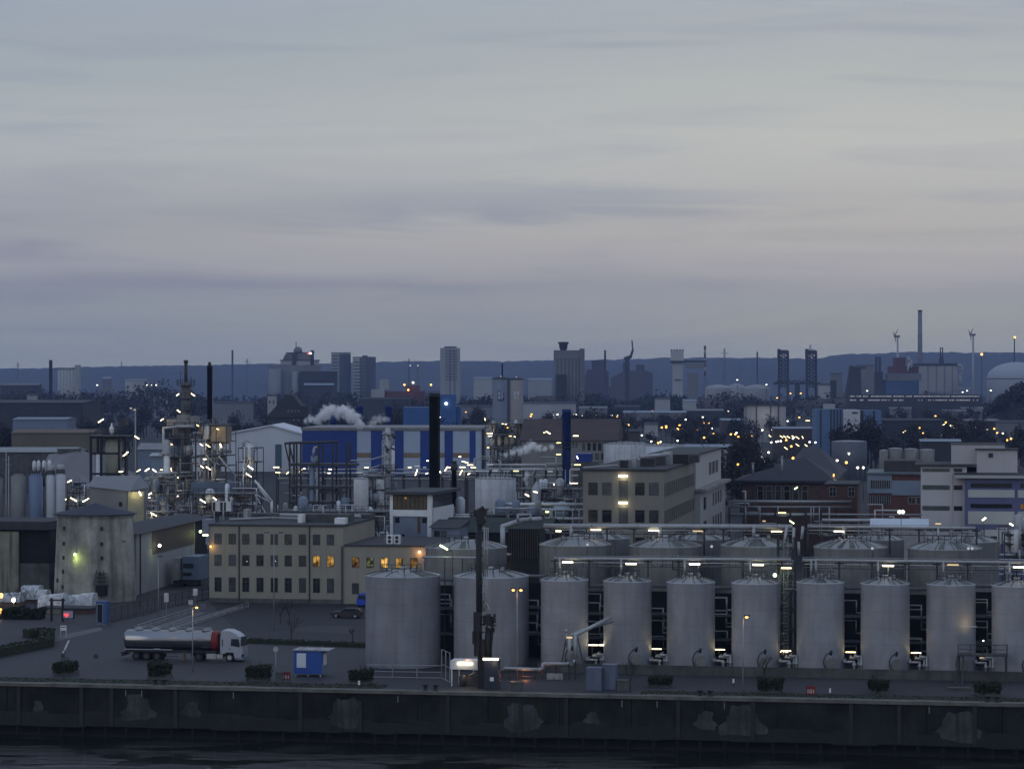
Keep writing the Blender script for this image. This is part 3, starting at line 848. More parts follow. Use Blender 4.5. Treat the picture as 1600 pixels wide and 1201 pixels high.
def canopy():
    D = 288.5; s = S(D); t = thing("jetty_canopy", "white box canopy on thin legs with a lit strip lamp by the loading arm", "canopy", (X(730, D), D, 0), -A)
    def P(px, py, y=0): return ((px-730)*s, y, Z(py, D))
    b = MB(); b.box((704-730)*s, -.3, Z(1045, D), (757-730)*s, 2.2, Z(1031.5, D)); part("roof_box", b, M_white, t)
    for x, y in ((706, -.2), (712, 2.0), (735, 2.0), (754, -.2)): part("leg", MB().bar(((x-730)*s, y, 0), ((x-730)*s, y, Z(1045, D)), .09), M_white, t)
    strip(t, P(727.5, 1035.8, -.42), 1.7, E_tubew, th=.10)
    b = MB(); b.box(-1, .3, 0, 1.3, 1.6, 1.1).tube((.2, -.1, 1.2), (1.9, .2, 1.9), .12, 8).cyl(-.5, 0, 0, 1.3, .3, 10); part("valve_skid", b, M_dsteel, t)
    glow(t, (0, -.2, Z(1049, D)), 30, (1, .70, .42), .3)
    glow(t, (-.1, .9, Z(1027, D)), 22, (1, .55, .32), .3)
canopy()
def cabinet():
    D = 285.5; s = S(D); t = thing("control_cabinet", "narrow dark control cabinet with a bright strip lamp on top, right of the white canopy", "cabinet", (X(768, D), D, 0), -A)
    b = MB(); b.box(-.82, -.3, 0, .8, 1.2, Z(1030, D)); part("body", b, mat("navy_sheet", (.020, .026, .045), rough=.5, var=.2), t)
    b = MB(); b.box(-.9, -.4, Z(1030, D), .9, 1.25, Z(1028.5, D)); part("roof", b, M_steel, t)
    strip(t, (0, -.55, Z(1028.5, D)), 1.7, E_tubew, th=.11)
    part("gauge", MB().box(-.12, -.36, Z(1063, D), .3, -.3, Z(1057, D)), M_white, t)
    glow(t, (.3, -.8, Z(1036, D)), 12, (1, .75, .45), .2)
    glow(t, (2.4, -.2, 1.0), 45, (1, .36, .12), .3)
cabinet()
def jetty_pipes():
    D = 295.0; s = S(D); t = thing("jetty_pipeline", "pair of white insulated pipes stepping up from the quay towards the slim tank", "pipe", (X(870, D), D, 0), -A)
    def P(px, py, y=0): return ((px-870)*s, y, Z(py, D))
    b = MB(); b.pipe([P(786, 1045), P(842, 1046), P(848, 1044), P(848, 1038), P(852, 1036.5), P(886, 1036.5), P(890, 1034), P(890, 993)], .20, 10); part("pipe", b, M_pipe, t)
    b = MB(); b.pipe([P(848, 1041, 1), P(894, 1037, .4), P(898, 1030, .4), P(898, 992, .4), P(945, 970, 6)], .22, 10); part("pipe", b, M_pipe, t)
    b = MB(); b.pipe([P(890, 993, .1), P(905, 986, 2), P(945, 978, 7)], .17, 10); part("pipe", b, M_steel, t)
    for x in (889, 899): part("leg", MB().bar(P(x, 1078, .3), P(x, 1000, .3), .14), M_dsteel, t)
    for (x0, x1) in ((884, 876), (902, 912)): part("brace", MB().bar(P(x0, 996, .4), P(x1, 1040, .4), .1), M_dsteel, t)
    for x in (796, 815, 835, 868): part("trestle", MB().bar(P(x, 1076, .1), P(x, 1047 if x < 845 else 1038, .1), .14).bar(P(x-4, 1047 if x < 845 else 1038, .1), P(x+4, 1047 if x < 845 else 1038, .1), .12), M_dsteel, t)
    b = MB(); b.ball(P(885, 985), .22).tube(P(885, 985), P(885, 1010), .08, 6); part("vent_post", b, M_steel, t)
    b = MB(); b.tube(P(862, 1057, -.3), P(862, 1057, .3), .28, 14).tube(P(871, 1057, -.3), P(871, 1057, .3), .28, 14).box(P(854, 0)[0], 0, 0, P(879, 0)[0], .5, Z(1052, D)); part("filter_pot", b, M_steel, t)
    o = part("marker_light", MB().box(P(886, 0)[0], -.3, Z(996, D), P(895, 0)[0], -.24, Z(993.5, D)), E_dim, t)
    b = MB(); b.tube(P(846, 1060, .5), P(846, 1047, .5), .1, 6).tube(P(783, 1056, -.2), P(842, 1057, -.2), .06, 6).tube(P(783, 1066, -.2), P(842, 1067, -.2), .06, 6); part("guard_rail", b, M_rust, t)
    glow(t, (P(822, 0)[0], -.8, Z(1056, D)), 40, (1, .38, .14), .3)
    glow(t, (P(862, 0)[0], -1.2, Z(1066, D)), 25, (1, .34, .12), .3)
jetty_pipes()
def simple_box(name, lab, cat, D, px0, px1, yt, depth, m, extra=None, yb=None, group=None, rz=-A):
    s = S(D); z0 = 0 if yb is None else Z(yb, D); pc = (px0+px1)/2; hw = (px1-px0)/2*s
    t = thing(name, lab, cat, (X(pc, D), D, 0), rz, group)
    part("body", MB().box(-hw, 0, z0, hw, depth, Z(yt, D)-.1), m, t)
    part("lid", MB().box(-hw-.05, -.05, Z(yt, D)-.1, hw+.05, depth+.05, Z(yt, D)), m, t)
    return t, s, hw
M_cab = mat("blue_grey_cabinet", (.10, .125, .175), rough=.55, var=.2, scale=.8)
for i, (D, a, c, y, l) in enumerate(((284.5, 916, 940, 1043, "blue grey steel cabinet on the quay, left one of two"), (285.0, 941, 963, 1038, "taller blue grey steel cabinet on the quay, right one of two"))):
    t, s, hw = simple_box("steel_cabinet", l, "cabinet", D, a, c, y, 1.6, M_cab, group="blue grey cabinets on the quay")
    part("door", MB().box(-hw*.9, -.04, .15, -.02, -.003, Z(y, D)-.25), M_cab, t); part("door", MB().box(.02, -.04, .15, hw*.9, -.003, Z(y, D)-.25), M_cab, t)
for i, (px, yt, lab) in enumerate(((972, 1062, "low grey switch box right of the blue grey cabinets"), (806, 1065, "low dark valve box under the jetty pipeline"), (1497, 1066, "long low concrete trough left of the last hedge box"))):
    D = DG(1079); t, s, hw = simple_box("switch_box" if i < 2 else "concrete_trough", lab, "box", D, px-8*(1+(i==2)), px+9*(1+(i==2)), yt+(8 if i == 2 else 0), .9, M_dconc)
def gantry():
    w = 20.3; u = UQ(1535, w); p = Q(u, w); s = p.y/FX; D = p.y
    t = thing("steel_gantry", "railed steel gantry on four posts in front of the warm lit slim tank", "gantry", (p.x, p.y, 0), -A)
    hw = 36*s; z = Z(1022, D); zt = Z(1005, D)
    for x in (-hw, hw):
        for y in (-.2, -2.0): part("leg", MB().bar((x, y, 0), (x, y, z), .18), M_dsteel, t)
    part("deck", MB().box(-hw-.2, -2.2, z, hw+.2, 0, z+.16), M_dsteel, t)
    part("handrail", MB().rail([(-hw-.1, -2.1, z+.16), (hw+.1, -2.1, z+.16), (hw+.1, -.1, z+.16)], zt-z-.1, .03, 1.2), M_dsteel, t)
    part("stair", MB().bar((-hw-.2, -2.2, z), (-hw-.4, -4.6, .1), .14).bar((-hw+.5, -2.2, z), (-hw+.3, -4.6, .1), .14), M_dsteel, t)
    glow(t, (-1.3, .8, Z(982, D)), 20, (1, .68, .34), .15)
    part("lamp", MB().box(-2.6, .7, Z(980, D), -.6, .8, Z(979, D)), M_white, t)
    part("lamp", MB().ball((.1, .4, Z(1001, D)), .08), E_wht, t)
gantry()

# ------------------------------------------------------------------ front road furniture
def leafbox(b, cx, cy, z0, z1, hx, hy, n, q=.16):
    """clipped shrub: a dense dark core, a ragged skin of leaf sprays and a few shoots that escaped the shears"""
    b.box(cx-hx*.84, cy-hy*.84, z0, cx+hx*.84, cy+hy*.84, z1-.2*(z1-z0))
    ph = rnd.uniform(0, 6)
    for k in range(n):
        f = rnd.randrange(5)
        x, y, z = rnd.uniform(-hx, hx), rnd.uniform(-hy, hy), rnd.uniform(z0, z1)
        if f in (0, 4): y = -hy
        elif f == 1: x = -hx
        elif f == 2: x = hx
        else: z = z1
        wob = 1+.10*math.sin(x*2.1+ph)+.08*math.sin(x*5.3+ph*2); top = z0+(z1-z0)*(.9+.12*math.sin(x*1.7+ph)+.06*math.sin(x*6+ph))
        z = min(z, top); x *= wob*(.9+.1*(z-z0)/(z1-z0+.01)); y *= wob
        a = Vector((rnd.uniform(-1,1), rnd.uniform(-1,1), rnd.uniform(-1,1))).normalized()*q*rnd.uniform(.5, 1.3)
        c = Vector((rnd.uniform(-1,1), rnd.uniform(-1,1), rnd.uniform(-1,1))).normalized()*q*rnd.uniform(.5, 1.3)
        p = Vector((cx+x, cy+y, z)) + Vector((rnd.gauss(0, .07), rnd.gauss(0, .07), rnd.gauss(0, .06)))
        b.add([p-a, p+c, p+a, p-c], [(0,1,2,3)])
    for k in range(int(hx*9)):
        x, y = rnd.uniform(-hx, hx)*.9, rnd.uniform(-hy, hy)*.8; h = rnd.uniform(.1, .5)
        b.bar((cx+x, cy+y, z1-.25), (cx+x+rnd.uniform(-.15, .15), cy+y, z1+h), .025)
def bare_tree(parent, loc, h, spread, seed, m=M_bark, tw=None, depth=4, r0=.09, lean=0):
    rg = random.Random(seed); b = MB(); tb = MB()
    def grow(p, d, L, r, k):
        q = p + d*L
        (b if k >= depth-1 else tb).tube(p, q, r, 5, r2=r*.68)
        if k == 0: return
        for i in range(3 if k > 1 else 4):
            nd = (d + Vector((rg.uniform(-1,1), rg.uniform(-1,1), rg.uniform(-.15,.6)))*spread).normalized()
            grow(p + d*L*rg.uniform(.55, 1), nd, L*rg.uniform(.55,.82), r*.55, k-1)
    grow(Vector(loc), Vector((lean, 0, 1)).normalized(), h*.36, r0, depth)
    part("trunk", b, m, parent); part("crown", tb, tw or m, parent)
HB = [(99, 1034, 1055, 37, "hedge box with a bare sapling, left of the tanker truck"), (246, 1036, 1061, 36, "hedge box below the tanker truck's trailer wheels"), (400, 1040, 1064, 36, "hedge box between the truck cab and the blue kiosk"),
      (560, 1045, 1069, 35, "hedge box between the blue kiosk and the first broad tank"), (1030, 1057, 1074, 34, "low hedge box below the gap of the first and second pipe manifolds"), (1203, 1061, 1083, 34, "hedge box with a bushy bare tree before the ladder shaft"),
      (1373, 1063, 1083, 35, "hedge box with a flat topped sapling before the slim tanks"), (1544, 1066, 1088, 35, "hedge box at the foot of the steel gantry")]
for i, (px, yt, yb, wd, lab) in enumerate(HB):
    D = DG(yb); s = S(D); t = thing("planter_hedge", lab, "hedge", (X(px, D), D, 0), -A, "hedge boxes along the quay")
    b = MB(); leafbox(b, 0, 1.0, .35, Z(yt, D)+rnd.uniform(-.12, .12), wd/2*s, 1.0, 1000, .13); part("hedge", b, M_hedge, t)
    b = MB(); b.box(-wd/2*s*.93, .1, 0, wd/2*s*.93, 1.9, .5); part("trough", b, M_dconc, t)
TR = [(100, 1035, 2.3, .5, "thin bare sapling growing out of the left hedge box"), (1371, 1065, 2.1, 1.2, "flat topped bare sapling before the slim tanks"), (1195, 1064, 4.4, .75, "bushy bare tree in front of the lamp lit slim tank"),
      (985, 1062, 2.9, .6, "thin round headed sapling in front of the cabinet tank"), (455, 1003, 5.0, .55, "bare tree at the edge of the parking lot left of the car"), (551, 1002, 2.4, .5, "short bare tree at the edge of the parking lot below the car"), (438, 973, 3.6, .6, "bare tree on the far side of the parking lot"), (452, 973, 4.0, .6, "slim bare tree on the far side of the parking lot")]
for i, (px, yb, h, sp, lab) in enumerate(TR):
    D = DG(yb) if i > 3 or i == 2 else DG(yb+18)
    t = thing("bare_tree", lab, "tree", (X(px, D), D, 0.0), 0, None); bare_tree(t, (0, 0, 0), h+(1.2 if i in (0, 1, 3) else 0), sp, 40+i, depth=4, r0=.08)
# low hedge in front of the parking lot, guard rails
def low_hedge(name, pts, h, lab, n=900, width=.5):
    t = thing(name, lab, "hedge", (*gp(*pts[0]), 0))
    o = Vector((*gp(*pts[0]), 0)); b = MB()
    for (p, q) in zip(pts[:-1], pts[1:]):
        p, q = Vector((*gp(*p), 0))-o, Vector((*gp(*q), 0))-o
        d = (q-p); L = d.length; d.normalize(); sN = Vector((-d.y, d.x, 0))
        b.add([p-sN*width, q-sN*width, q+sN*width, p+sN*width, p-sN*width+Vector((0,0,h)), q-sN*width+Vector((0,0,h)), q+sN*width+Vector((0,0,h)), p+sN*width+Vector((0,0,h))], [(0,1,5,4),(1,2,6,5),(2,3,7,6),(3,0,4,7),(4,5,6,7)])
        for k in range(int(n*L/50)):
            c = p + d*rnd.uniform(0, L) + sN*rnd.uniform(-width, width) + Vector((0,0,rnd.choice((h, h, rnd.uniform(0, h)))))
            a = Vector((rnd.uniform(-1,1), rnd.uniform(-1,1), rnd.uniform(-1,1)))*.18; e = Vector((rnd.uniform(-1,1), rnd.uniform(-1,1), rnd.uniform(-1,1)))*.18
            b.add([c-a, c+e, c+a, c-e], [(0,1,2,3)])
    part("hedge", b, M_hedge, t)
low_hedge("clipped_hedge", [(387, 1004), (575, 1011)], .55, "long low dark hedge along the front edge of the parking lot")
low_hedge("clipped_hedge", [(-60, 1036), (72, 1010), (74, 994), (40, 996)], 1.1, "bulky dark hedge at the left edge below the green rails", 1800, 1.0)
def kiosk():
    D = DG(1057); s = S(D); t = thing("site_kiosk", "small blue metal kiosk with white framed windows by the quay", "kiosk", (X(481, D), D, 0), -A)
    hw = 22.5*s; zt = Z(1016, D)
    b = MB(); b.box(-hw, 0, .35, hw, 2.6, zt); part("body", b, mat("kiosk_blue", (.020, .075, .30), rough=.45, var=.12, scale=.6), t)
    part("side_panel", MB().box(hw+.002, .02, .35, hw+.03, 2.58, 1.6), M_slate, t)
    part("roof", MB().box(-hw-.1, -.2, zt, hw+.9, 2.8, zt+.1), M_steel, t)
    w = part("window", MB().box((464-481)*s-.05, -.06, Z(1042, D)-.05, (477.5-481)*s+.05, 0, Z(1021, D)+.05), M_white, t)
    part("blind", MB().box((464-481)*s, -.09, Z(1041, D), (477.5-481)*s, -.06, Z(1022, D)), mat("window_blind", (.55, .62, .70), rough=.4, var=.05), w)
    w = part("window", MB().box(hw, .6, 1.3, hw+.06, 2.2, 2.7), M_white, t)
    part("blind", MB().box(hw+.06, .7, 1.4, hw+.08, 2.1, 2.6), mat("warm_blind", (.75, .70, .66), rough=.4, var=.05), w)
    for x in (-hw+.2, 0, hw-.2): part("leg", MB().box(x-.08, .1, 0, x+.08, .3, .35), M_steel, t)
    part("roof_rail", MB().bar((-hw*.7, .2, zt+.1), (-hw*.1, 1.2, zt+.35), .06).bar((hw*.4, .2, zt+.1), (hw*.9, 1.2, zt+.35), .06), M_steel, t)
kiosk()
def fire_sign(px, yt, yb, txt, lab, base=True):
    D = DG(yb); s = S(D); t = thing("number_board", lab, "sign", (X(px, D), D, 0), -A, "red number boards on the quay")
    z = Z(yt, D); part("board", MB().box(-.52, -.03, z-.95, .52, .03, z), M_red, t)
    text("lettering", txt, .62, t, (0, -.036, z-.62), M_white)
    for x in (-.4, .4): part("post", MB().bar((x, .05, 0), (x, .05, z-.1), .06), M_dsteel, t)
fire_sign(447, 1049, 1064, "101", "red board with a white number left of the blue kiosk")
fire_sign(1267, 1071, 1085, "101", "small red board with a white number before the ladder shaft")
b = MB(); b.box(-.4, 0, 0, .35, .6, 1.1).box(-.45, -.05, 1.1, .4, .65, 1.2)
D = DG(1066); solo("waste_bin", b, M_dconc, "dark bin standing left of the red number board", "bin", (X(436, D), D, 0), -A)
for px, yt, yb, lab in ((561, 1063, 1077, "white marker post on the quay edge below the fourth hedge box"), (1297, 1075, 1092, "small white marker post right of the red number board"), (1146, 1060, 1072, "white twin marker before the slim tank with the street lamp")):
    D = DG(yb); t = thing("marker_post", lab, "post", (X(px, D), D, 0), -A, "white marker posts")
    z = Z(yt, D); part("post", MB().cyl(0, 0, 0, z-.35, .05, 6), M_dsteel, t); part("marker", MB().box(-.1, -.1, z-.45, .1, .1, z), M_white, t)
def street_lamp(px, yt, yb, lab, heads, m, en=0, col=(1, .6, .25), single_arm=.9, polem=M_steel):
    D = DG(yb); s = S(D); t = thing("street_lamp", lab, "street lamp", (X(px, D), D, 0), -A)
    z = Z(yt, D)
    part("pole", MB().tube((0,0,0), (0,0,z), .09, 8, r2=.055), polem, t)
    for h in heads:
        part("arm", MB().tube((0,0,z-.1), (h*single_arm, 0, z+.12), .035, 6), polem, t)
        l = part("lamp_head", MB().box(h*single_arm-.32, -.14, z+.06, h*single_arm+.32, .14, z+.2), M_dsteel, t)
        if m: part("lens", MB().rev([(.02, z+.055), (.15, z+.0), (.17, z-.06), (.12, z-.13), (.02, z-.16)], 10, (h*single_arm, 0)), m, l)
        if en: glow(t, (h*single_arm, 0, z-.3), en, col, .15)
    return t
street_lamp(301, 948, 1049, "lit orange street lamp standing in front of the tanker trailer", (.55,), E_sod, 40)
street_lamp(428, 833, 985, "tall unlit double armed street lamp before the beige building", (-1, 1), None, single_arm=1.0)
street_lamp(808, 921, 1060, "twin headed orange street lamp in front of the second broad tank", (-1, 1), E_sod, 14, single_arm=.45)
street_lamp(1161, 963, 1084, "single orange street lamp in front of the greenish lit slim tank", (.5,), E_sod, 14, single_arm=.8)
street_lamp(247.5, 870, 968, "thin unlit street lamp by the fence beside the bunker", (.3,), None)
for px, yt, yb, lab in ((431, 1014, 1062, "unlit round street sign left of the blue kiosk"), (150, 1025, 1037, "small grey round sign on the road left of the truck")):
    D = DG(yb); t = thing("round_sign", lab, "sign", (X(px, D), D, 0), -A)
    z = Z(yt, D); part("post", MB().cyl(0, 0, 0, z, .04, 6), M_steel, t); part("disc", MB().tube((0,-.06,z), (0,-.03,z), .32, 16), M_steel if px > 200 else M_dsteel, t)
D = DG(996); t = thing("barrier_sign", "white barred sign on two legs beside the left hedge", "sign", (X(99, D), D, 0), -A)
part("board", MB().box(-.42, -.04, 1.0, .42, .04, 1.35).box(-.42, -.04, 1.5, .42, .04, 1.65), M_white, t)
for x in (-.38, .38): part("leg", MB().bar((x, 0, 0), (x, 0, 1.65), .05), M_white, t)
# ------------------------------------------------------------------ vehicles
M_tyre = mat("tyre_rubber", (.012, .012, .013), rough=.9, var=.3, scale=4)
M_rim = mat("wheel_rim", (.34, .35, .36), rough=.4, metal=.6, var=.1)
M_chrome = mat("polished_tank", (.25, .255, .275), rough=.2, metal=.95, var=.06, scale=.2)
M_cabw = mat("cab_white", (.32, .345, .40), rough=.35, var=.04, spec=.5)
M_cgl = glass("cab_glass", (.02, .03, .035), .08)
def wheel(parent, x, y, r, side=-1, w=.32, rimm=None):
    o = part("wheel", MB().tube((x, y, r), (x, y+w, r), r, 20), M_tyre, parent)
    ym = y-.012 if side < 0 else y+w+.012
    part("rim", MB().tube((x, ym, r), (x, ym+.02, r), r*.55, 16).tube((x, ym-.05, r), (x, ym, r), r*.2, 10), rimm or M_rim, o)
def truck():
    D = DG(1030.5); s = S(D); t = thing("tanker_truck", "white cabbed truck with a polished steel tank trailer standing on the quay road", "tanker truck", (X(187, D), D, 0), -A*.95)
    def x(px): return (px-187)*s
    def z(py): return Z(py, D)
    zc, rz_ = 2.47, 1.22
    def ring(xx, k=1.0, n=36): return [(xx, 1.25+1.24*k*math.copysign(abs(math.cos(a))**.85, math.cos(a)), zc+rz_*k*math.copysign(abs(math.sin(a))**.85, math.sin(a))) for a in (2*math.pi*i/n for i in range(n))]
    def loft(secs, m):
        b = MB(); n = 36; vs = []
        for xx, k in secs: vs += ring(xx, k)
        fs = [(j*n+i, (j+1)*n+i, (j+1)*n+(i+1)%n, j*n+(i+1)%n) for j in range(len(secs)-1) for i in range(n)]
        b.add(vs, fs, 0, True); b.f.append(tuple(range(n))); b.m.append(0); b.sm.append(False); b.f.append(tuple(reversed(range((len(secs)-1)*n, len(secs)*n)))); b.m.append(0); b.sm.append(False)
        return b
    part("tank_barrel", loft([(x(193), .86), (x(195), .97), (x(197), 1), (x(334), 1)], 0), M_chrome, t)
    part("tank_end", loft([(x(334)+.002, 1), (x(339), 1), (x(343), .93), (x(345), .8)], 0), mat("tank_end_red", (.16, .018, .015), rough=.5, var=.2), t)
    b = MB()
    for k in range(5):
        c = x(214)+k*(x(324)-x(214))/4; b.cyl(c, 1.25, zc+rz_-.1, zc+rz_+.16, .55, 16).cyl(c, 1.25, zc+rz_+.16, zc+rz_+.24, .42, 16)
    part("manhole_cover", b, M_steel, t)
    part("catwalk", MB().rail([(x(205), 1.55, zc+rz_), (x(330), 1.55, zc+rz_)], .35, .02, 1.8), M_steel, t)
    b = MB()
    for k in range(8): 
        c = x(205)+k*1.28; b.box(c, -.015, zc-.1, c+.05, 0.02, zc+.45)
    part("side_rail", MB().box(x(195), -.05, 1.32, x(272), .02, 1.42).box(x(243), -.08, 1.36, x(252), 0, 1.5), M_cabw, t)
    b = MB(); b.box(x(196), .3, .95, x(342), 2.2, 1.3).box(x(190), .1, .55, x(194), 2.4, .75).box(x(189), .2, .5, x(192), 2.3, 1.0).box(x(256), .05, .55, x(282), .12, .62).box(x(256), .05, .85, x(282), .12, .92)
    part("chassis", b, M_black, t)
    part("landing_leg", MB().box(x(288), .2, .25, x(291.5), .5, 1.1).box(x(287), .15, .1, x(293), .6, .25), M_rust, t)
    for px in (213.5, 230, 247): 
        wheel(t, x(px), .0, .52, -1, .38, M_dsteel); wheel(t, x(px), 2.1, .52, 1, .38, M_dsteel)
    part("mudguard", MB().box(x(206), -.02, 1.08, x(255), .4, 1.16), M_black, t)
    part("tail_light", MB().box(x(188), .1, .75, x(189.2), .5, .95), M_red, t)
    # tractor
    b = MB(); b.box(x(300), .6, .6, x(372), 1.9, .95).box(x(304), .0, 1.08, x(322), 2.5, 1.2).box(x(303), 0, .75, x(305), 2.5, 1.15)
    part("tractor_frame", b, M_black, t)
    part("fuel_tank", MB().box(x(327), .02, .35, x(342), .65, .95).box(x(343), .04, .4, x(353), .65, .9), M_rim, t)
    for px in (314, 364): wheel(t, x(px), .0, .52, -1, .4, M_dsteel if px < 340 else None); wheel(t, x(px), 2.1, .52, 1, .4)
    z0, zr = .95, z(983)
    prof = [(x(349), .95), (x(357), .95), (x(358), 1.12), (x(370), 1.12), (x(371.5), .5), (x(384), .45), (x(385), 1.0), (x(384.6), 2.0), (x(382), 2.95), (x(379.5), 3.12), (x(373), 3.5), (x(363), 3.82), (x(352), 3.85), (x(350), 3.6), (x(349), 2.6)]
    cab = part("cab", MB().prism(prof, 0.0, 2.5), M_cabw, t)
    bm = cab.modifiers.new("bevel", 'BEVEL'); bm.width = .07; bm.segments = 2
    part("windscreen", MB().prism([(x(385.05), 1.95), (x(385.35), 1.95), (x(382.6), 2.92), (x(382.2), 2.92)], .12, 2.38), M_cgl, t)
    part("side_window", MB().prism([(x(366), 2.0), (x(379.8), 1.82), (x(380.4), 2.1), (x(378.4), 2.82), (x(366.6), 2.82)], -.02, .02), M_cgl, t)
    part("air_deflector", MB().box(x(352), -.02, 1.9, x(353.4), .02, 2.75), M_black, t)
    part("door_handle", MB().box(x(363.5), -.05, 1.55, x(365.5), 0, 1.65), M_black, t)
    part("sun_visor", MB().box(x(381), .1, 2.98, x(385.6), 2.4, 3.06), M_dsteel, t)
    part("mirror", MB().box(x(383), -.32, 2.0, x(385), -.14, 2.75), M_black, t)
    part("bumper", MB().box(x(372), .02, .3, x(386.4), 2.48, .62), M_slate, t)
    part("headlight", MB().box(x(383), -.02, .65, x(385.7), .5, .95), M_cgl, t)
    part("exhaust_stack", MB().box(x(346), .3, 1.0, x(348), .9, 3.5), M_black, t)
truck()
def car(px, py, rz, lab, col, L=4.6):
    D = DG(py); t = thing("parked_car", lab, "car", (X(px, D), D, 0), rz)
    prof = [(0, .35), (.1, .28), (4.45, .28), (4.6, .45), (4.55, .78), (4.25, .9), (3.2, .98), (2.5, 1.42), (1.0, 1.46), (.35, 1.35), (.02, .95)]
    prof = [(L-a*L/4.6, c) for a, c in prof][::-1]
    bd = part("body", MB().prism(prof, 0, 1.78), col, t); m = bd.modifiers.new("bevel", 'BEVEL'); m.width = .08; m.segments = 2
    g = [(1.55, .95), (2.25, 1.36), (3.55, 1.40), (4.2, 1.28), (4.38, .98)]
    part("side_window", MB().prism(g, -.012, .03), M_cgl, t)
    part("windscreen", MB().add([(1.4, .14, 1.0), (1.4, 1.64, 1.0), (2.08, 1.55, 1.42), (2.08, .23, 1.42)], [(0,3,2,1)]), mat("reflecting_windscreen", (.10, .12, .14), rough=.1, var=.1, spec=.8), t)
    for xx in (.85, 3.7): wheel(t, xx, -.02, .33, -1, .22); wheel(t, xx, 1.58, .33, 1, .22)
    part("headlight", MB().box(.04, .08, .62, .2, .5, .78), mat("headlight_lens", (.5, .5, .5), rough=.15, var=.05), t)
    return t
car(516, 965, -A, "black estate car parked before the beige building", mat("car_black", (.015, .016, .020), rough=.3, var=.1, spec=.6))
D = DG(948); b = MB(); b.prism([(0, .3), (1.9, .3), (1.9, 1.3), (1.55, 1.95), (.3, 1.95), (0, 1.1)], 0, 3.6)
t = thing("delivery_van", "bright blue van parked half hidden behind the first broad tank", "van", (X(557, D), D, 0), -A)
part("body", b, mat("van_blue", (.02, .06, .42), rough=.35, var=.1), t); part("windscreen", MB().box(.3, -.02, 1.2, 1.6, .02, 1.75), M_cgl, t)
for xx in (.1, 1.5): part("wheel", MB().tube((xx, .7, .32), (xx+.25, .7, .32), .32, 14), M_tyre, t)

# ------------------------------------------------------------------ left: bunker, sheds, covers
def bunker():
    D = 398.0; s = S(D); t = thing("bunker_tower", "round stained concrete bunker tower with a dark conical roof and slit windows", "tower", (X(138, D), D+6.6, 0), -A)
    r1, r0 = 60*s, 65.5*s; zt = Z(806, D)
    mc = mat("bunker_concrete", (.32, .315, .285), rough=.95, var=.5, scale=.24, streak=.85, dirt=(.10, .10, .085), sf=.7)
    part("wall", MB().rev([(r0, -.1), (r0*.99, 2), (r1, zt-.5), (r1+.15, zt-.35), (r1+.15, zt)], 14, (0,0), 0, False), mc, t)
    part("roof", MB().rev([(r1+.6, zt-.05), (r1+.6, zt+.12), (r1*.5, zt+.9), (.05, zt+1.75)], 14, (0,0), 0, False), mat("slate_cone", (.035, .042, .06), rough=.8, var=.2), t)
    def on(px, py):
        zz = Z(py, D); rr = r0+(r1-r0)*max(0, min(1, zz/zt)); dx = (px-138)*s
        y = -math.sqrt(max(.1, rr*rr-dx*dx))*.99
        return dx, y, zz
    for px, py in ((104.5, 826), (104, 850), (104, 872), (103.5, 894), (103, 918), (91, 909), (166.5, 826), (167, 850), (167.5, 872)):
        q = on(px, py); part("slit_window", MB().box(q[0]-.16, q[1]-.12, q[2]-.3, q[0]+.16, q[1]+.5, q[2]+.28), M_black, t)
    q = on(193, 847); part("slit_window", MB().box(q[0]-.4, q[1]-.1, q[2]-.06, q[0]+.3, q[1]+.5, q[2]+.06), M_black, t)
    q = on(169, 893); zz = Z(930, D)
    b = MB(); x0, x1, y0 = q[0]-.75, q[0]+.75, q[1]-1.2
    b.box(x0, y0, zz, x1, y0+1.3, Z(914, D)); part("porch", b, M_deep, t)
    b = MB()
    for k in range(4):
        zz = Z(914-6*k, D); b.box(x0-.35+.12*k, y0, zz, x1+.35-.12*k, y0+1.2, zz+.08)
        for xx in (x0-.2+.12*k, x1+.2-.12*k): b.bar((xx, y0, zz), (xx+(.06 if xx < 0 else -.06), y0, zz+.6), .1)
    b.bar((q[0], y0, Z(900, D)), (q[0], y0, Z(892, D)), .2)
    part("hoist_frame", b, M_dsteel, t)
    q = on(128, 865)
    l = part("wall_lamp", MB().box(q[0]-.12, q[1]-.7, q[2]+.05, q[0]+.12, q[1]+.1, q[2]+.14), M_dsteel, t)
    part("lens", MB().ball((q[0], q[1]-.6, q[2]-.08), .2), E_grn, l)
    glow(t, (q[0], q[1]-.75, q[2]-.7), 75, (.78, 1, .25), .2)
bunker()
def left_block():
    D = 414.0; s = S(D); t = thing("old_store", "dark flat roofed store with pale stained side piers left of the bunker tower", "building", (X(20, D), D+2, 0), -A)
    def x(px): return (px-20)*s
    part("roof", MB().box(x(-60), -.6, Z(828, D), x(77), 12, Z(815, D)), M_roofdark, t)
    part("wall", MB().box(x(-60), .0, 0, x(25.5), 10, Z(831, D)-.02), mat("stained_render", (.23, .225, .18), rough=.95, var=.3, scale=.3, streak=.8, dirt=(.06, .065, .05)), t)
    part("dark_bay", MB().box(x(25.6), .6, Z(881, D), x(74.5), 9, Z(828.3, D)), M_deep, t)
    part("lower_wall", MB().box(x(25.6), .4, 0, x(74.5), 9, Z(881, D)-.01), M_dconc, t)
left_block()
